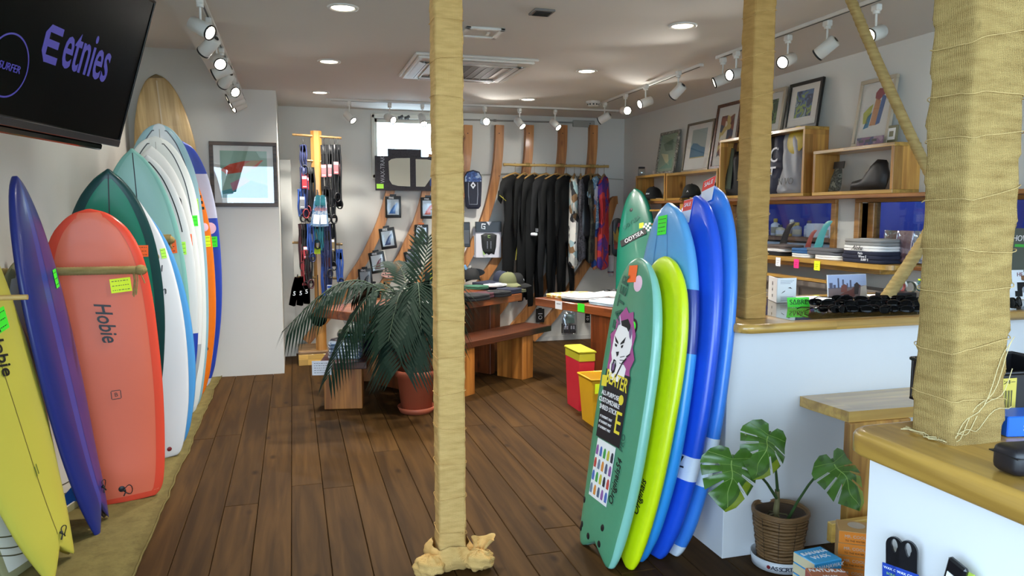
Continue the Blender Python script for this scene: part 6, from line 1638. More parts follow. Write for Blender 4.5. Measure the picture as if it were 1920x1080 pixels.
for i, (px, py) in enumerate([(557, 522), (566, 521), (574, 518)]):
    q = aY(px, py, PYv - .10)
    t = T('wax_sock', 'black tubular sock pack with red top and number 5, %s' % ('left', 'middle', 'right')[i], 'package', M4.Translation(q) @ M4.Rotation(.2 - .1 * i, 4, 'Y'), 'black sock packs low on the leash post')
    B().inflate([(-.032, -.27), (.032, -.27), (.034, -.1), (.026, 0), (-.026, 0), (-.034, -.1)], .05, .02, .03, lambda x, y: (x, 0, y)).obj('sock', LM['black'], t)
    B().inflate([(-.03, -.05), (.03, -.05), (.024, .01), (-.024, .01)], .056, .02, .03, lambda x, y: (x, 0, y)).obj('red_top', LM['red'], t)
    text('lettering', '5', .06, WHITE, t, face((0, -.027, -.15), (1, 0, 0), (0, 0, 1)))
    B().tube([(0, .0, .0), (0, .04, .03), (0, .08, .03)], .006, 5).obj('strap', LM['black'], t)
q = aY(598, 596, PYv - .12)
t = T('dark_pouch', 'dark blue round pouch hanging lowest on the leash post', 'pouch', M4.Translation(q))
B().inflate([(.08 * cos(a * pi / 8), .085 * sin(a * pi / 8)) for a in range(16)], .07, .025, .05, lambda x, y: (x, 0, y)).obj('pouch', mat('pouch_navy', '171b30', .5), t)
B().tube([(0, 0, .08), (0, .04, .2), (0, .07, .42)], .005, 5).obj('cord', LM['black'], t)
q = aZ(572, 672, 0)
t = T('wood_block', 'pale wooden step block on the floor below the leash post', 'block', M4.Translation((.11, 7.66, 0)))
B().box(-.09, .20, -.10, .40, .11, .135, .003).obj('top', wood('block_top', '9b7a52', '745634', 'X', 2, .5), t); B().box(-.09, .20, -.10, .40, 0, .109, .003).obj('base', pinex, t)
# ---------------------------------------------------------------- packs on the back wall
clearp = glass('pack_window', (.95, .96, .97), .1, .05)
def finpack(label, px, py, w=.17, h=.235, tilt=0, finc='2c5f9e', ground='9ea2a6', header=None, Y=None):
    q = aY(px, py, Y or RY - .075)
    t = T('fin_pack', label, 'package', face(q, (cos(.25), -sin(.25), 0), (0, 0, 1)) @ rotz(R(tilt)), 'surf fin packs on the wall ribs')
    B().box(-w / 2, w / 2, -h / 2, h / 2, -.015, 0, .012).obj('case', mat('pack_black', '121315', .3), t)
    B().box(-w * .36, w * .36, -h * .36, h * .34, .0, .002).obj('inlay', mat('inlay_' + ground, ground, .3, .3), t)
    k = h * .34
    B(mv(.0, 0, .004)).inflate([(-.45 * k - .01, -k * .9), (.3 * k, -k * .9), (.34 * k, -.3 * k), (.62 * k, .45 * k), (.6 * k, .6 * k), (.1 * k, .2 * k), (-.3 * k, -.4 * k)], .012, .02, .02).obj('fin', mat('finblade_' + finc, finc, .25, coat=.4), t)
    B(mv(0, 0, .01)).inflate([(-w * .38, -h * .38), (w * .38, -h * .38), (w * .38, h * .36), (-w * .38, h * .36)], .008, .03, .04).obj('plastic_window', clearp, t)
    B().box(-w * .2, w * .2, h / 2, h / 2 + .02, -.008, -.004, .001).obj('hang_tab', mat('pack_black') if not header else mat('hdr_' + header, header, .5), t)
    text('lettering', 'FINS', .03, WHITE, t, mv(-w * .1, h * .41, .0012), sx=.9)
    return t
finpack('black fin pack with a blue fin, top of the first rib', 737, 388)
finpack('black fin pack with a red orange fin, top of the second rib', 803, 390, finc='c2482f')
finpack('black fin pack with a dark blue fin on silver, middle of the first rib', 727, 447, .17, .23, 8, '33456e', 'b0b4b8')
finpack('silver fin pack with a green fin and orange header, middle of the second rib', 790, 440, .15, .22, 0, '4fbf3f', 'b9bdc2', 'b0602f')
finpack('silver fin pack with black and red print, lower on the first rib', 708, 492, .17, .23, 10, '5c3038', 'b6b8ba')
finpack('dark round cornered fin pack behind the palm tips', 774, 487, .17, .20, 12, '34343a', '5a5c62')
finpack('grey fin pack with small black figures low on the first rib', 685, 522, .15, .21, 4, '26282c', 'a2a6aa')
finpack('dark fin pack with pale window near the palm, above the table', 700, 545, .14, .16, 0, '5c6268', '8a8e92')
q = aY(727, 512, RY - .09)
t = T('pink_pouch', 'small pink card pouch with dark dots on the first ribs', 'pouch', face(q, (1, -.2, 0), (0, .0, 1)) @ rotz(-.35))
B().box(-.06, .06, -.055, .055, -.01, .01, .006).obj('pouch', mat('pouch_pink', 'c99a92', .6), t)
b = B()
for i in range(5): b.lathe([(0, .0115), (.008, .0115)], 10, (-.04 + .02 * i, -.03 + .02 * (i % 3), 0))
b.obj('printed_dot', BLACK, t)
q = aY(812, 527, RY - .09)
t = T('yellow_pad', 'neon yellow and black pad pack just left of the slim post', 'package', face(q, (1, -.2, 0), (0, .0, 1)))
B().box(-.09, .07, -.10, .10, -.012, 0, .006).obj('card', mat('pack_black'), t); B().inflate([(-.04, -.08), (.05, -.07), (.06, .08), (-.03, .09)], .02, .025).obj('pad', mat('pad_neon', 'b5b32a', .6), t)
# blue pad right of the slim post and white boxed traction pad
q = aY(887, 356, RY - .06)
t = T('traction_pad', 'dark blue traction pad with patterned top right of the slim post', 'pad', face(q, (1, -.2, 0), (0, .0, 1)))
o = [(.0, .22), (.07, .20), (.10, .14), (.095, -.02), (.085, -.18), (.06, -.21), (-.06, -.21), (-.085, -.18), (-.095, -.02), (-.10, .14), (-.07, .20)]
B().inflate(o, .03, .03, .02).obj('pad', mat('pad_navy', '1b2032', .7, bump=.2, bscale=120), t)
B(mv(0, 0, .016)).prism([(.0, .205), (.062, .187), (.09, .14), (.09, .09), (-.09, .09), (-.09, .14), (-.062, .187)], 0, .003).obj('printed_top', patches('pad_print', ['3f5f9c', '93a6c6', '2b447a'], 40, .6), t)
B(mv(.0, .05, .0165)).prism([(-.03, .0), (.0, .04), (.03, 0), (0, -.04)], 0, .004).obj('emblem', WHITE, t); B(mv(.0, .05, .0205)).prism([(-.012, .0), (.0, .016), (.012, 0), (0, -.016)], 0, .001).obj('emblem_core', BLACK, t)
b = B(mv(0, 0, .016)); b.tube([(.05, .08, 0), (.052, -.05, 0), (.045, -.16, 0), (-.045, -.16, 0), (-.052, -.05, 0), (-.05, .08, 0)], .004, 5); b.obj('piping', mat('pipe_grey', '9aa0ae', .5), t)
q = aY(917, 450, RY - .10)
t = T('boxed_pad', 'white boxed black traction pad with black header on the fourth rib', 'package', face(q, (1, -.12, 0), (0, .0, 1)))
for k in range(3): B().box(-.15 - .012 * k, .14 - .012 * k, -.20 + .004 * k, .13, -.03 - .02 * k, -.014 - .02 * k, .002).obj('card', mat('pack_white', 'd0d0d8', .5), t)
B().box(-.15, .14, .09, .205, -.07, .002, .003).obj('header', mat('pack_black'), t)
B(mv(0, .205, .003)).prism([(-.03, 0), (.03, 0), (0, -.045)], 0, .001).obj('notch', mat('pack_white'), t)
B(mv(-.0, -.05, -.012)).inflate([(-.09, .105), (-.04, .125), (.04, .125), (.09, .105), (.08, -.03), (.06, -.115), (.025, -.10), (0, -.12), (-.025, -.10), (-.06, -.115), (-.08, -.03)], .03, .025, .02).obj('pad', mat('pad_black', '16191a', .6, bump=.3, bscale=150), t)
b = B(mv(-.06, .15, .004)); b.tube([(.02, .025, 0), (-.02, .03, 0), (-.025, -.02, 0), (.015, -.025, 0), (.012, .0, 0), (-.005, .002, 0)], .006, 5); b.obj('emblem', WHITE, t)
b = B(mv(0, -.0, .006)); b.tube([(.012, .05, 0), (-.012, .05, 0), (-.012, .028, 0), (.012, .026, 0)], .004, 5); b.obj('green_emblem', mat('print_green2', '9ac06a', .5), t)
b = B(mv(0, -.02, .005))
for i in range(6):
    for j in (-1, 1): b.lathe([(0, .002), (.005, .001)], 8, (j * .02, -.0 - i * .014, 0))
b.obj('dimple', mat('pipe_grey'), t)
B(mv(-.055, -.145, .0)).prism([(-.02, .03), (.0, .0), (.02, -.02), (-.01, -.02)], 0, .002).obj('green_corner', mat('print_green2'), t)
q = aY(886, 511, RY - .08)
t = T('oval_sign', 'black oval sign with white letters on the wall right of the slim post', 'sign', face(q, (1, -.1, 0), (0, 0, 1)))
B().prism([(.14 * cos(i * pi / 14) ** 1, .048 * sin(i * pi / 14) * (1 if True else 1)) for i in range(28)], -.006, 0).obj('plate', mat('pack_black'), t); text('lettering', 'INGIS', .055, WHITE, t, mv(0, 0, .0005), sx=.9)
q = aY(875, 440, RY - .1)
t = T('dark_pack', 'dark tall pack partly hidden right behind the slim post', 'package', face(q, (1, -.1, 0), (0, 0, 1)))
B().box(-.06, .04, -.14, .14, -.02, 0, .008).obj('card', mat('pack_black'), t); B().box(-.03, .03, -.1, .05, 0, .002).obj('label', mat('label_grey', '4b4f56', .5), t)
for lab, px, py, w, h, kind in [('white boxed pack on the wall below the cap table', 893, 588, .12, .13, 0), ('black pack with white round print under the wetsuits', 1013, 592, .10, .16, 1), ('clear plastic pack with grey pads under the table of white shirts', 1068, 606, .19, .27, 2), ('small black pack beside the right table leg', 1102, 596, .06, .12, 1)]:
    q = aY(px, py, RY - .07)
    t = T('wall_pack', lab, 'package', face(q, (1, -.1, 0), (0, 0, 1)), None)
    if kind == 0:
        B().box(-w / 2, w / 2, -h / 2, h / 2, -.02, 0, .003).obj('box', mat('pack_white'), t); B().box(-w / 2 + .006, w / 2 - .006, -h * .34, -h * .3, 0, .001).obj('printed_line', mat('pipe_grey'), t)
    elif kind == 1:
        B().box(-w / 2, w / 2, -h / 2, h / 2, -.02, 0, .004).obj('card', mat('pack_black'), t)
        b = B(mv(0, -h * .12, 0)); b.tube([(w * .2 * cos(a), w * .2 * sin(a), .001) for a in [2 * pi * i / 16 for i in range(16)]], .003, 4, closed=True); b.obj('printed_ring', WHITE, t)
        B().box(-w * .25, w * .25, h * .12, h * .17, 0, .001).obj('printed_line', WHITE, t)
        B().box(-w * .2, w * .2, h * .5, h * .5 + .012, -.012, -.008).obj('hang_tab', mat('pack_black'), t)
    else:
        B().inflate([(-w / 2, -h / 2), (w / 2, -h / 2), (w * .46, h / 2), (-w * .46, h / 2)], .05, .03, .06, lambda x, y: (x, y, .006 * sin(30 * x) * sin(25 * y))).obj('plastic_bag', glass('bag_plastic', (.8, .83, .88), .12, .22), t)
        for i in range(2):
            B().box(-.075 + .08 * i, -.005 + .08 * i, -h * .42, -.02, -.006, .006, .004).obj('pad', mat('pad_greydark', '3b4048', .6), t)
            for j in range(2): B(mv(-.06 + .08 * i + .03 * j, -.05, .007)).prism([(-.01, -.02), (.01, -.02), (.008, .02), (-.008, .02)], 0, .002).obj('pad_block', mat('pack_white'), t)
        B().box(-.05, .06, .0, h * .40, -.004, .004).obj('card', mat('pack_sage', '6f8f86', .5, var=.2), t)
        B().box(-w * .5, -w * .44, -.12, .0, -.02, .0, .01).obj('dark_edge', mat('pack_black'), t)

# ---------------------------------------------------------------- hanging rail with wetsuits and shirts
RLY = 8.02
ra, rb_ = aY(944, 312, RLY), aY(1141, 312, RLY)
t = T('hanging_rail', 'bamboo hanging rail with jute bindings carrying wetsuits and shirts', 'rail', M4.Translation((ra.x, RLY, 2.035)))
Lr = rb_.x - ra.x
bam = mat('bamboo', 'b09254', .5, var=.2)
pts = [(Lr * i / 40, 0, .002 * sin(i)) for i in range(41)]
B().tube(pts, [.014 if i % 5 else .017 for i in range(41)], 10).obj('pole', bam, t)
for px in (990, 1054, 1110):
    x = aY(px, 312, RLY).x - ra.x
    B().cyl((x, .0, 0), (x, RY - .04 - RLY, 0), .012, n=8).obj('bracket', bam, t); b = B()
    for k in range(4): b.tube([(x - .02 + .012 * k, .019 * cos(a), .019 * sin(a)) for a in [2 * pi * i / 12 for i in range(12)]], .005, 5, closed=True)
    b.obj('jute_binding', jute, t)
# thin cord along the wall
t = T('pale_cord', 'thin pale cord strung along the back wall behind the garments', 'cord')
B().tube([(2.0, RY + .03, 1.93), (2.6, RY + .03, 1.96), (3.2, RY + .03, 1.93), (XR - .01, RY + .03, 1.90)], .006, 6).obj('cord', mat('cord_pale', 'b0b0a4', .8), t)
neo = {k: mat('neoprene_' + k, c, .75, spec=.2, var=.06, bump=.05, bscale=300) for k, c in dict(black='090a0b', black2='0d0e0f', char='151618').items()}
suit_half = [(.0, -.015), (.05, .0), (.09, -.015), (.19, -.05), (.235, -.10), (.262, -.30), (.272, -.52), (.262, -.70), (.222, -.70), (.210, -.52), (.190, -.30), (.168, -.19), (.162, -.36), (.150, -.55), (.168, -.72), (.172, -.90), (.150, -1.15), (.138, -1.42), (.072, -1.42), (.052, -1.15), (.012, -.80), (.0, -.78)]
def mirror(h): return [(x, y) for x, y in h] + [(-x, y) for x, y in h[-2:0:-1]]
shirt_half = [(.0, -.03), (.05, .0), (.09, -.01), (.20, -.05), (.27, -.20), (.30, -.30), (.21, -.34), (.185, -.22), (.19, -.45), (.20, -.72), (.0, -.725)]
spring_half = [(.0, -.015), (.05, .0), (.09, -.015), (.19, -.05), (.25, -.18), (.285, -.28), (.215, -.33), (.17, -.20), (.160, -.50), (.178, -.75), (.18, -1.02), (.17, -1.36), (.085, -1.37), (.05, -1.1), (.015, -.83), (.0, -.80)]
def garment(label, px, turn, half, m, th=.10, s=1.0, name='wetsuit', cat='wetsuit', group=None, sy=1.0, drop=.10, Y=RLY):
    q = aY(px, 312, RLY)
    t = T(name, label, cat, M4.Translation((q.x, Y, 2.035 - drop)) @ rotz(turn), group)
    o = [(x * s, y * s * sy) for x, y in mirror(half)]
    seed = px * .37
    def fold(x, y): return (x, .018 * sin(x * 22 + seed) * min(1, -y * 2) + .02 * noise.noise(V((x * 5, y * 3, seed))) - .12 * max(0, abs(x) - .12) ** 1.2, y)
    b = B(); b.inflate([(x, y) for x, y in o], th, .04, .06, None)
    # the inflate axis is z: turn the body upright
    b.v = [V((p.x, -p.z + fold(p.x, p.y)[1], p.y)) for p in b.v]
    b.obj('body', m, t, weld=False)
    b = B(); b.tube([(0, 0, -.03 * s), (0, 0, .04), (.0, 0, drop - .03), (.022, 0, drop + .0), (.0, 0, drop + .022), (-.018, 0, drop + .012)], .0025, 5)
    b.tube([(-.19 * s, 0, -.055), (-.1 * s, 0, -.015), (0, 0, .01), (.1 * s, 0, -.015), (.19 * s, 0, -.055)], .011, 6); b.obj('hanger', mat('hanger_wood', '8f7040', .5), t)
    return t
WG = 'black wetsuits on the bamboo rail'
def strip(t, pts, m, nm='piping', r=.004): B().tube(pts, r, 5).obj(nm, m, t)
yp = mat('piping_yellow', 'a9a03c', .5); gp = mat('piping_grey', '6c6e74', .5)
t = garment('black short arm wetsuit with yellow green piping, leftmost on the rail', 966, R(28), spring_half, neo['black'], .09, 1.02, group=WG)
strip(t, [(.10, -.075, -.3), (.11, -.075, -.55), (.10, -.075, -.85)], yp); strip(t, [(-.02, -.075, -.45), (-.03, -.075, -.7), (-.06, -.07, -.95)], yp); strip(t, [(.20, -.06, -.28), (.285, -.05, -.25)], yp); strip(t, [(-.285, -.05, -.24), (-.2, -.06, -.30)], yp)
for i in range(2): B().box(-.02 + i * .03, .0 + i * .03, -.066, -.062, -.16, -.13).obj('logo', gp, t)
t = garment('long black wetsuit behind the piped one, second on the rail', 984, R(46), suit_half, neo['black2'], .08, 1.0, group=WG)
t = garment('long black wetsuit with a plain smooth sleeve, third on the rail', 1002, R(40), suit_half, neo['black'], .08, 1.04, group=WG); strip(t, [(.0, -.075, -.2), (.01, -.08, -.6), (.02, -.07, -.78)], gp, 'zip', .003)
t = garment('long black wetsuit with white patterned cuff, fourth on the rail', 1024, R(32), suit_half, neo['char'], .08, 1.0, group=WG)
B(mv(-.243, -.03, -.665)).cbox((0, 0, 0), (.05, .075, .035), .01).obj('white_cuff', WHITE, t)
b = B()
for i in range(3): b.box(-.265 + i * .016, -.255 + i * .016, -.075, -.069, -.64, -.60)
b.obj('cuff_print', gp, t)
t = garment('long black wetsuit with white round chest logo, fifth on the rail', 1044, R(25), suit_half, neo['black'], .08, .97, group=WG)
B(face((-.03, -.078, -.16), (1, 0, 0), (0, .0, 1))).prism([(-.028, 0)] + [(-.028 * cos(a * pi / 8), .03 * sin(a * pi / 8)) for a in range(1, 8)] + [(.028, 0), (0, -.01)], 0, .002).obj('logo', WHITE, t)
B(face((.075, -.07, -.25), (1, 0, 0), (0, .0, 1))).prism([(-.009, -.02), (.009, -.02), (.009, .02), (-.009, .02)], 0, .002).obj('chest_mark', WHITE, t); strip(t, [(-.1, -.07, -.30), (0, -.085, -.28), (.1, -.07, -.30)], gp, 'seam', .003)
t = garment('long black wetsuit, rightmost of the black ones beside the patterned shirts', 1062, R(38), suit_half, neo['black2'], .08, .98, group=WG)
SG = 'shirts on the bamboo rail'
long_half = [(.0, -.03), (.05, .0), (.09, -.01), (.19, -.05), (.25, -.2), (.29, -.48), (.24, -.50), (.19, -.26), (.195, -.5), (.21, -.98), (.0, -.985)]
garment('white shirt with brown and grey triangle print on the rail', 1077, R(66), long_half, patches('tri_print', ['e2e0da', '8c6b4a', 'cfcfcb', '2d2f33', 'a9c6cc', 'e9e7e0'], 14, .85), .08, 1.0, 'shirt', 'shirt', SG, 1.08)
garment('dark grey speckled shirt on the rail', 1089, R(68), long_half, patches('speck_print', ['3c3b42', '55535c', '2a2a30'], 22, .85, kind='NOISE'), .08, 1.0, 'shirt', 'shirt', SG, 1.0)
t = garment('black shirt with white diagonal blocks on the rail', 1103, R(25), shirt_half, patches('block_black', ['19191d', '1c1c20'], 3, .85), .08, 1.0, 'shirt', 'shirt', SG, 1.0, Y=RLY - .07)
for pts in ([(-.09, -.22), (.02, -.30), (-.09, -.34)], [(-.1, -.55), (.1, -.38), (.12, -.46), (-.06, -.62)], [(.0, -.68), (.14, -.58), (.15, -.62), (.05, -.71)]):
    B(face((0, -.055, 0), (1, 0, 0), (0, 0, 1))).prism(pts, 0, .003).obj('white_block', mat('shirt_white', 'a9a9ae', .85), t)
garment('black and olive long shirt behind the block printed one', 1107, R(70), long_half, patches('dark_mix', ['1d1f1e', '2f332c', '45443c'], 10, .85, kind='NOISE'), .07, 1.0, 'shirt', 'shirt', SG, 1.02)
garment('light blue leaf printed shirt on the rail', 1121, R(48), shirt_half, patches('leaf_print', ['8fb7d0', '5f8fb2', 'b5cfdc', '4a6f94'], 14, .85, kind='NOISE'), .08, 1.02, 'shirt', 'shirt', SG, .86)
garment('blue and white long shirt with an orange spot under the leaf print', 1120, R(66), long_half, patches('blue_mix', ['2f58a8', '7fa3d6', 'e0e4ec', '1f3a78', 'd08a5c'], 8, .85), .07, 1.0, 'shirt', 'shirt', SG, 1.10, Y=RLY + .05)
garment('red and purple tie dye long shirt, rightmost on the rail', 1133, R(58), long_half, patches('tiedye', ['b3242e', 'c23a3a', '6a2a7a', '3f2f8c', 'c8352f'], 4, .85, kind='NOISE'), .08, 1.0, 'shirt', 'shirt', SG, 1.10)
# skateboard and socks by the corner
q = aY(1157, 445, RY - .05)
t = T('skateboard', 'dark skateboard deck with yellow and red flame print by the back right corner', 'skateboard', face(q, (1, -.3, 0), (0, 0, 1)))
o = [(.06 * cos(a) , .17 + .06 * sin(a)) for a in [pi * i / 10 for i in range(11)]] + [(-.06 * cos(a), -.17 - .06 * sin(a)) for a in [pi * i / 10 for i in range(11)]]
B().inflate(o, .014, .03, .01).obj('deck', mat('deck_black', '1d1a1c', .35), t)
for pts, c in (([(-.04, -.08), (.045, -.08), (.05, .10), (.02, .04), (.0, .13), (-.02, .03), (-.045, .08)], 'c2a02f'), ([(-.03, -.14), (.04, -.14), (.04, -.04), (.0, -.06), (-.04, -.02)], 'b0472f'), ([(.0, .12), (.05, .13), (.05, .17), (.01, .17)], 'c0405c')):
    B(mv(0, 0, .008)).prism(pts, 0, .0008).obj('printed_flame', mat('flame_' + c, c, .4), t)
b = B()
for y in (-.14, .14): b.box(-.045, .045, y - .015, y + .015, -.03, -.008, .003)
b.obj('truck', mat('truck_metal', '77777a', .4, .8), t)
for i, (px, py, m_, lab) in enumerate([(1145, 498, 'b9bbc0', 'grey sock with navy toe hanging low by the back right corner'), (1138, 478, '2a2a30', 'black sock hanging beside the grey one')]):
    q = aY(px, py, RY - .12 + .03 * i)
    t = T('sock', lab, 'sock', face(q, (1, -.3, 0), (0, 0, 1)))
    B().inflate([(-.035, .12), (.035, .12), (.035, -.06), (.03, -.12), (-.02, -.13), (-.035, -.06)], .03, .02, .03).obj('sock', mat('sock_' + m_, m_, .9), t)
    for k, c in enumerate(('navyband', 'redband')): B().box(-.036, .036, -.075 - k * .012, -.067 - k * .012, -.017, .017, .004).obj('band', mat('sock_' + c, ('1d2440', '8f2f34')[k], .9), t)
# ---------------------------------------------------------------- display tables and benches
tabw = wood('table_wood', '96522a', '6b3416', 'X', 1.6, .35, .5, staves=.09, rnd=.22)
legw = wood('bench_leg', 'bd7a36', '8f5420', 'Z', 1.6, .4, .3, staves=.06, rnd=.25)
legd = wood('table_leg', '84431f', '56280f', 'Z', 1.6, .4, .3, staves=.07, rnd=.2)
darkw = wood('bench_top', '63351f', '401f10', 'X', 1.6, .35, .4, staves=.09, rnd=.2)
u1 = V((.813, .582, 0)); v1 = V((-.582, .813, 0))
t = T('display_table', 'long brown wooden display table behind the palm and slim post', 'table', basis(V((.526, 5.66, 0)), u1, v1, (0, 0, 1)))
for k in range(4): B().box(0, 1.92, k * .17, k * .17 + .168, .67, .74, .004).obj('board', tabw, t)
for x in (.62, 1.56):
    B().box(x, x + .07, .10, .58, 0, .67, .004).obj('leg', legd, t); B().box(x + .07, x + .20, .14, .20, 0, .67, .004).obj('leg_brace', legd, t)
p0 = V((1.955, 6.332, 0))
t = T('bench', 'dark topped wooden bench right of the slim post, in front of the table', 'bench', basis(p0, u1, v1, (0, 0, 1)))
B().box(-1.45, .42, -.02, .30, .40, .455, .004).obj('seat', darkw, t)
for x in (-.815, 0): B().box(x, x + .158, .0, .30, 0, .40, .004).obj('leg', legw, t)
u2 = V((.985, -.17, 0)).normalized(); v2 = V((.17, .985, 0)).normalized()
t = T('bench', 'low wooden bench with bagged shirts left of the palm', 'bench', basis(V((.195, 5.79, 0)), u2, v2, (0, 0, 1)))
B().box(-.03, .33, -.03, 1.2, .315, .37, .004).obj('seat', darkw, t)
for y in (.0, .95): B().box(.0, .288, y, y + .16, 0, .314, .004).obj('leg', legw, t)
M2 = t.matrix_world.copy()
q = M2 @ V((-.02, -.035, .30))
t = T('price_card', 'white price card with handwriting hanging on the low bench', 'price tag', face(aY(604, 690, q.y - .01), (1, -.17, 0), (0, 0, 1)))
B().box(-.075, .075, -.055, .055, 0, .0015).obj('card', WHITE, t); b = B(); rr = random.Random(9)
for i in range(5):
    x = -.06
    while x < .05: l_ = rr.uniform(.006, .02); b.box(x, x + l_, .035 - i * .018, .038 - i * .018, .0015, .002); x += l_ + .006
b.obj('handwriting', BLACK, t)
bagm = patches('bagged_shirts', ['9aaabb', '5c7390', 'c3ccd6', '3f5674'], 9, .25, (1, 1, 4), 'NOISE', .5)
gbag = mat('bag_green', '14553a', .25, var=.25, scale=14, coat=.5)
wbag = patches('bag_white', ['c9c9c4', 'aeb0b0', 'dcdcd8'], 9, .3, (1, 1, 3), 'NOISE', .4)
def onB(x, y, z, r=0): return M2 @ M4.Translation((x, y, z)) @ rotz(r)
for i in range(5): folded('blue grey shirts in a clear bag on the low bench, %s from the bottom' % ORD[i], onB(.15, .25 + .006 * i, .371 + i * .024, .03 * (i % 3 - 1)), .27, .34, .024, bagm, 'bagged shirts on the low bench', i, 'shirt', 'bagged_shirt', 1)
for i in range(2): folded('dark green bagged shirt on the low bench, %s of two' % ('lower', 'upper')[i], onB(.20, .55, .371 + .08 * 0 + .09 + i * .03, .05), .30, .3, .03, gbag, 'bagged shirts on the low bench', 9 + i, 'shirt', 'bagged_shirt', 1)
for i in range(3): folded('dark folded shirt under the green bags on the low bench, %s from the bottom' % ORD[i], onB(.20, .56, .371 + i * .03), .29, .28, .03, FC['navy'], 'bagged shirts on the low bench', 19 + i, 'shirt', 'bagged_shirt', 1)
for i in range(6): folded('white bagged shirt stacked at the back of the low bench, %s from the bottom' % ORD[i], onB(.21, .95, .371 + i * .045, .04 * (i % 2)), .30, .34, .045, wbag, 'bagged shirts on the low bench', 29 + i, 'shirt', 'bagged_shirt', 1)
# right table
u3 = V((.337, -.94, 0)).normalized(); v3 = V((.94, .337, 0)).normalized()
t = T('display_table', 'brown wooden table with white shirts behind the green foam board', 'table', basis(V((2.062, 6.312, 0)), u3, v3, (0, 0, 1)))
for k in range(4): B().box(0, 1.5, k * .17, k * .17 + .168, .68, .75, .004).obj('board', tabw, t)
for x in (.72,): B().box(x, x + .30, .02, .10, 0, .68, .004).obj('leg', legd, t); B().box(x + .05, x + .25, .4, .48, 0, .68, .004).obj('leg', legd, t)
M3 = t.matrix_world.copy()
def onT(x, y, z=.7515, r=0): return M3 @ M4.Translation((x, y, z)) @ rotz(r)
must = patches('mustard_print', ['b58f3a', 'd8d2c4', 'c9a54a', 'a8622f', 'e4e0d8'], 9, .85, kind='NOISE')
TG = 'folded shirts on the right table'
folded('white shirt with mustard and brown print at the left end of the right table', onT(.14, .32), .30, .46, .028, must, TG, 3, mark=None)
folded('black shirt edge under the white ones on the right table', onT(.42, .18), .26, .30, .02, FC['black'], TG, 4)
folded('plain white shirt in the middle of the right table', onT(.42, .22, .772), .32, .36, .025, FC['white'], TG, 5)
folded('light blue folded shirt on the right table, nearest the green board', onT(.78, .20), .34, .30, .03, FC['sky'], TG, 6)
folded('white shirt at the back of the right table', onT(.55, .5), .5, .24, .05, FC['white'], TG, 7)
for lab, px, py, c, w_ in (('white price note on the front edge of the right table', 1048, 572, 'white', .09), ('bright green price note on the front edge of the right table', 1090, 577, 'green', .085)):
    # table's long front edge is the line from its corner along u3
    e0 = V((2.062, 6.312, .715)); n = v3; r_ = ray(px, py); d = (e0 - C0).dot(n) / r_.dot(n); q = C0 + r_ * d
    t = T('price_note', lab, 'price tag', face(q - n * .003, u3, (0, 0, 1)))
    B().box(-w_ / 2, w_ / 2, -.035, .035, -.0, .0012).obj('note', STK[c], t); B().box(-w_ * .3, w_ * .3, .008, .013, .0012, .0016).obj('handwriting', BLACK if c == 'white' else STK['green'], t)
q = onT(.35, .6).translation
t = T('camera_mount', 'small black two knob gadget at the back of the right table', 'gadget', M4.Translation(q) @ rotz(.3))
for sx in (-1, 1): B().lathe([(0, 0), (.03, 0), (.034, .01), (.034, .05), (.022, .065), (0, .065)], 18, (sx * .045, 0, 0)).obj('knob', mat('pack_black'), t)
B().box(-.045, .045, -.012, .012, .0, .03, .004).obj('body', mat('pack_black'), t)
# caps and folded knitwear on the long table
MT = bpy.data.objects['display_table'].matrix_world.copy() if False else basis(V((.526, 5.66, 0)), u1, v1, (0, 0, 1))
def onL(px, py, z=.7415, r=0):
    q = aZ(px, py, z); return M4.Translation(q) @ rotz(R(35.6) + r)
LG = 'folded clothes on the long table'
for lab, px, py, w_, d_, h_, m, z in [('black folded knit at the front of the long table by the slim post', 884, 562, .28, .26, .05, 'black', 0), ('maroon folded knit on the front edge of the long table', 902, 558, .22, .18, .045, 'maroon', 0), ('dark green folded knit on top of the black one', 893, 551, .20, .2, .03, 'green', .05), ('black folded knit behind the maroon one on the long table', 934, 555, .22, .2, .045, 'black', 0), ('white collar cloth lying on the black knit of the long table', 929, 545, .24, .16, .02, 'white', .046), ('navy folded knit at the back of the long table', 918, 541, .34, .26, .07, 'navy', 0), ('olive visor cloth at the right end of the long table', 966, 548, .2, .16, .03, 'olive', 0), ('navy folded cloth right of the white collar', 955, 549, .2, .2, .045, 'navy', 0)]:
    M = onL(px, py); M.translation.z += z + .0005
    folded(lab, M, w_, d_, h_, FC[m], LG, px * .1, 'clothing', 'folded_cloth', 2)
def capon(lab, px, py, r, m, bm_=None, z=0, **k):
    M = onL(px, py); cap(lab, (M.translation.x, M.translation.y, M.translation.z + z), r, m, bm_, **k)
capon('black cap with pale blue strap by the slim post on the long table', 884, 536, R(60), kb, kb, .06)
q = aZ(877, 524, .9); t = T('blue_strap', 'pale blue strap standing beside the slim post on the long table', 'strap', M4.Translation(onL(880, 536).translation + V((0, .02, .13))) @ M4.Rotation(-.5, 4, 'Y'))
B().box(-.014, .014, -.004, .004, -.07, .10, .002).obj('strap', mat('strap_blue', '6a9ac4', .6), t); B().cyl((0, -.006, -.06), (0, .006, -.06), .014, n=12).obj('buckle', mat('truck_metal'), t)
capon('olive cap on the long table, front of the cap group', 952, 541, R(-60), ko, ko, .04)
capon('navy cap left behind the olive cap on the long table', 941, 539, R(130), kn, kn, .045)
capon('black cap with yellow marks right behind the olive cap', 966, 538, R(-30), kb, kb, .02, mark='III')
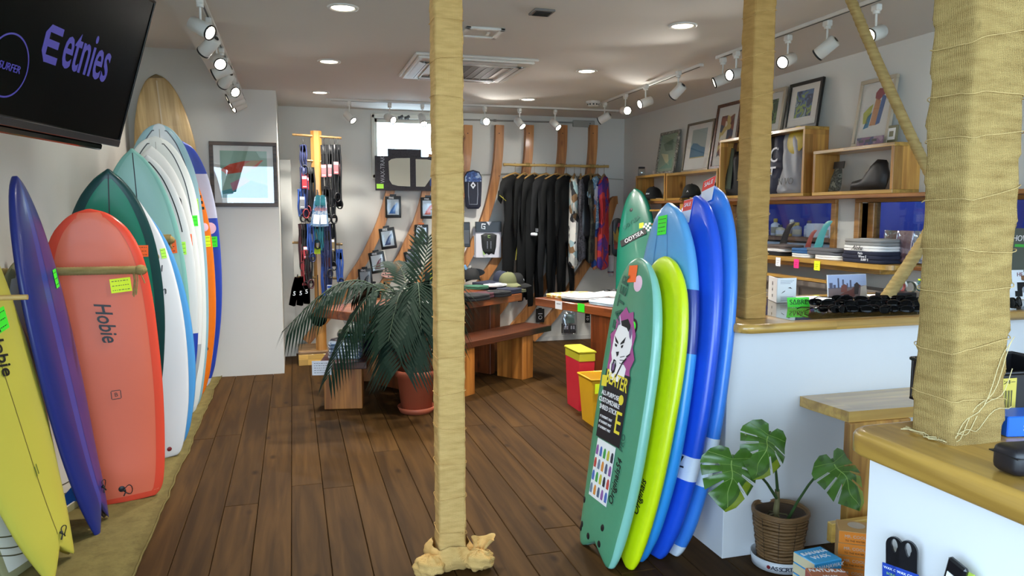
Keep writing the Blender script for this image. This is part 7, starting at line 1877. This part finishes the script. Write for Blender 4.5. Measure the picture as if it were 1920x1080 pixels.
for lab, px, py, w_, d_, h_, m, z in [('white folded shirt on the long table between palm and slim post', 806, 578, .30, .24, .05, 'white', 0), ('dark folded shirt under palm leaves on the long table', 770, 584, .3, .24, .05, 'black', 0), ('grey patterned folded cloth at the left end of the long table', 716, 588, .22, .2, .05, 'midgrey', 0), ('white folded cloth beside the grey patterned one', 745, 584, .2, .2, .04, 'white', 0)]:
    M = onL(px, py); folded(lab, M, w_, d_, h_, FC[m], LG, px * .1, 'clothing', 'folded_cloth', 2)
# bins beside the right table
def bin_(label, px, py, w, d, h, m, lidm=None, note=None, r=0, handle=False):
    q = aZ(px, py, 0)
    t = T('plastic_bin', label, 'bin', M4.Translation(q + V((w / 2, d / 2, 0))) @ rotz(r))
    k = .82; th = .004
    def ring(s, z, o=0): return [((w / 2 * s - o) * sx, (d / 2 * s - o) * sy, z) for sx, sy in ((-1, -1), (1, -1), (1, 1), (-1, 1))]
    lv = [ring(k, 0), ring(1, h), ring(1, h, th), ring(k, .006, th)]
    vs = sum(lv, []); fs = [(4 * i + j, 4 * i + (j + 1) % 4, 4 * i + 4 + (j + 1) % 4, 4 * i + 4 + j) for i in range(3) for j in range(4)] + [(3, 2, 1, 0), (12, 13, 14, 15)]
    b = B(); b.add(vs, fs, False); b.obj('tub', m, t)
    b = B(); b.tube(ring(1.02, h), .008, 6, closed=True); b.obj('rim', lidm or m, t)
    if lidm: B().box(-w * .52, w * .52, -d * .52, d * .52, h - .005, h + .012, .005).obj('lid', lidm, t); B().box(-w * .505, w * .505, -d * .505, d * .505, h - .07, h - .005, .004).obj('lid_skirt', lidm, t)
    if note: card('price_note', (-w * .3, -d * .5 - .004, h - .06), (1, 0, 0), (0, 0, 1), .07, .07, STK[note], t)
    if handle: B().tube([(-w * .30, -d * .49, h * .62), (-w * .2, -d * .54, h * .40), (.05, -d * .52, h * .30)], .009, 8).obj('handle', m, t)
    return t
bin_('red bin with yellow lid under the right table', 1085, 773, .13, .3, .455, mat('bin_red', 'c8283a', .4), mat('bin_lid_yellow', 'b8b32a', .4))
t = bin_('yellow bin with neon note left of the green foam board', 1109, 803, .28, .26, .34, mat('bin_yellow', 'd9a520', .4), None, 'yellow', 0, True)
q = t.matrix_world.translation
t = T('white_cloth', 'white cloth lying in the yellow bin', 'cloth', M4.Translation(q + V((.0, 0, .17)))); B().sphere((0, 0, .06), (.10, .09, .08), 14, 10).obj('cloth', FC['palewhite'], t)
B().sphere((-.03, -.05, .1), (.05, .04, .04), 10, 8).obj('dark_fold', FC['black'], t)
# ---------------------------------------------------------------- potted palm
q = aZ(786, 778, 0); PC = V((q.x, q.y + .12, 0))
terra = mat('terracotta', 'b0593c', .55, var=.06)
t = T('potted_palm', 'dark green palm in a terracotta pot left of the slim wrapped post', 'plant', M4.Translation(PC))
B().lathe([(0, .0), (.125, .0), (.145, .045), (.137, .045), (.12, .012), (0, .012)], 36).obj('saucer', terra, t)
B().lathe([(0, .013), (.115, .013), (.143, .275), (.157, .28), (.160, .325), (.148, .327), (.143, .30), (0, .292)], 36).obj('pot', terra, t)
B().lathe([(0, .297), (.143, .297)], 24).obj('soil', mat('soil'), t)
tr = mat('palm_trunk', '6f6350', .8, var=.3, scale=30)
for k, (a, b_) in enumerate((((-.02, 0), (-.06, .0)), ((.03, .02), (.04, .0)), ((.0, -.03), (-.01, -.03)))):
    B().tube([(a[0], a[1], .29), (a[0] * 1.3, a[1], .45), (b_[0], b_[1], .66)], [.022, .018, .012], 8).obj('trunk', tr, t)
pal = mat('palm_green', '13241a', .6, spec=.12, var=.35, scale=6)
rach = mat('palm_rachis', '33452c', .5)
def frond(end_px, end_py, end_dY, arch, nleaf, llen, droop=.5, base=(0, 0, .62), start=.22):
    e = aY(end_px, end_py, PC.y + end_dY) - PC
    a = V(base); h = e - a
    P = []
    for i in range(25):
        s = i / 24; P.append(a + h * s + V((0, 0, arch)) * sin(pi * min(1, s * 1.0)) * (1 - .25 * s))
    b = B(); b.tube(P, [.007 * (1 - .8 * i / 24) for i in range(25)], 5, k=1)
    rr = random.Random(end_px)
    for k in range(nleaf):
        for sg in (-1, 1):
            s = start + (1 - start) * (k + .5 * (sg > 0)) / nleaf
            i = min(23, int(s * 24)); q_ = s * 24 - i
            p = P[i].lerp(P[i + 1], q_); tg = (P[i + 1] - P[i]).normalized()
            sd = tg.cross(V((0, 0, 1))); sd = sd.normalized() if sd.length > .05 else V((1, 0, 0))
            ll = llen * (sin(pi * (.12 + .80 * (s - start) / (1 - start))) ** .6) * rr.uniform(.85, 1.1)
            d = (sd * sg * .8 + tg * .75 + V((0, 0, .12))).normalized()
            m_ = p + d * ll * .5 + V((0, 0, -droop * ll * .2)); e_ = p + d * ll * .93 + V((0, 0, -droop * ll * .75))
            w = .0135; n = d.cross(sd.cross(tg)).normalized() if d.cross(sd.cross(tg)).length > .01 else tg
            up = V((0, 0, .004))
            b.add([p - n * w * .4, p + n * w * .4, m_ - n * w, m_ + up, m_ + n * w, e_], [(0, 2, 3), (0, 3, 1), (1, 3, 4), (2, 5, 3), (3, 5, 4)], False, 0)
    return b.obj('frond', [pal, rach], t)
frond(540, 612, -.25, .40, 26, .34, 1.0)
frond(612, 712, -.40, .50, 20, .22, 1.2, start=.45)
frond(662, 560, .25, .26, 18, .30, .7)
frond(806, 440, .15, .06, 15, .34, .25)
frond(750, 690, -.55, .42, 26, .36, .9)
frond(728, 640, -.5, .36, 22, .32, .9)
frond(862, 560, .1, .28, 24, .34, .8)
frond(740, 490, .5, .16, 18, .32, .5)
frond(845, 640, -.3, .45, 22, .34, .9)
frond(790, 620, -.5, .40, 20, .30, .8)
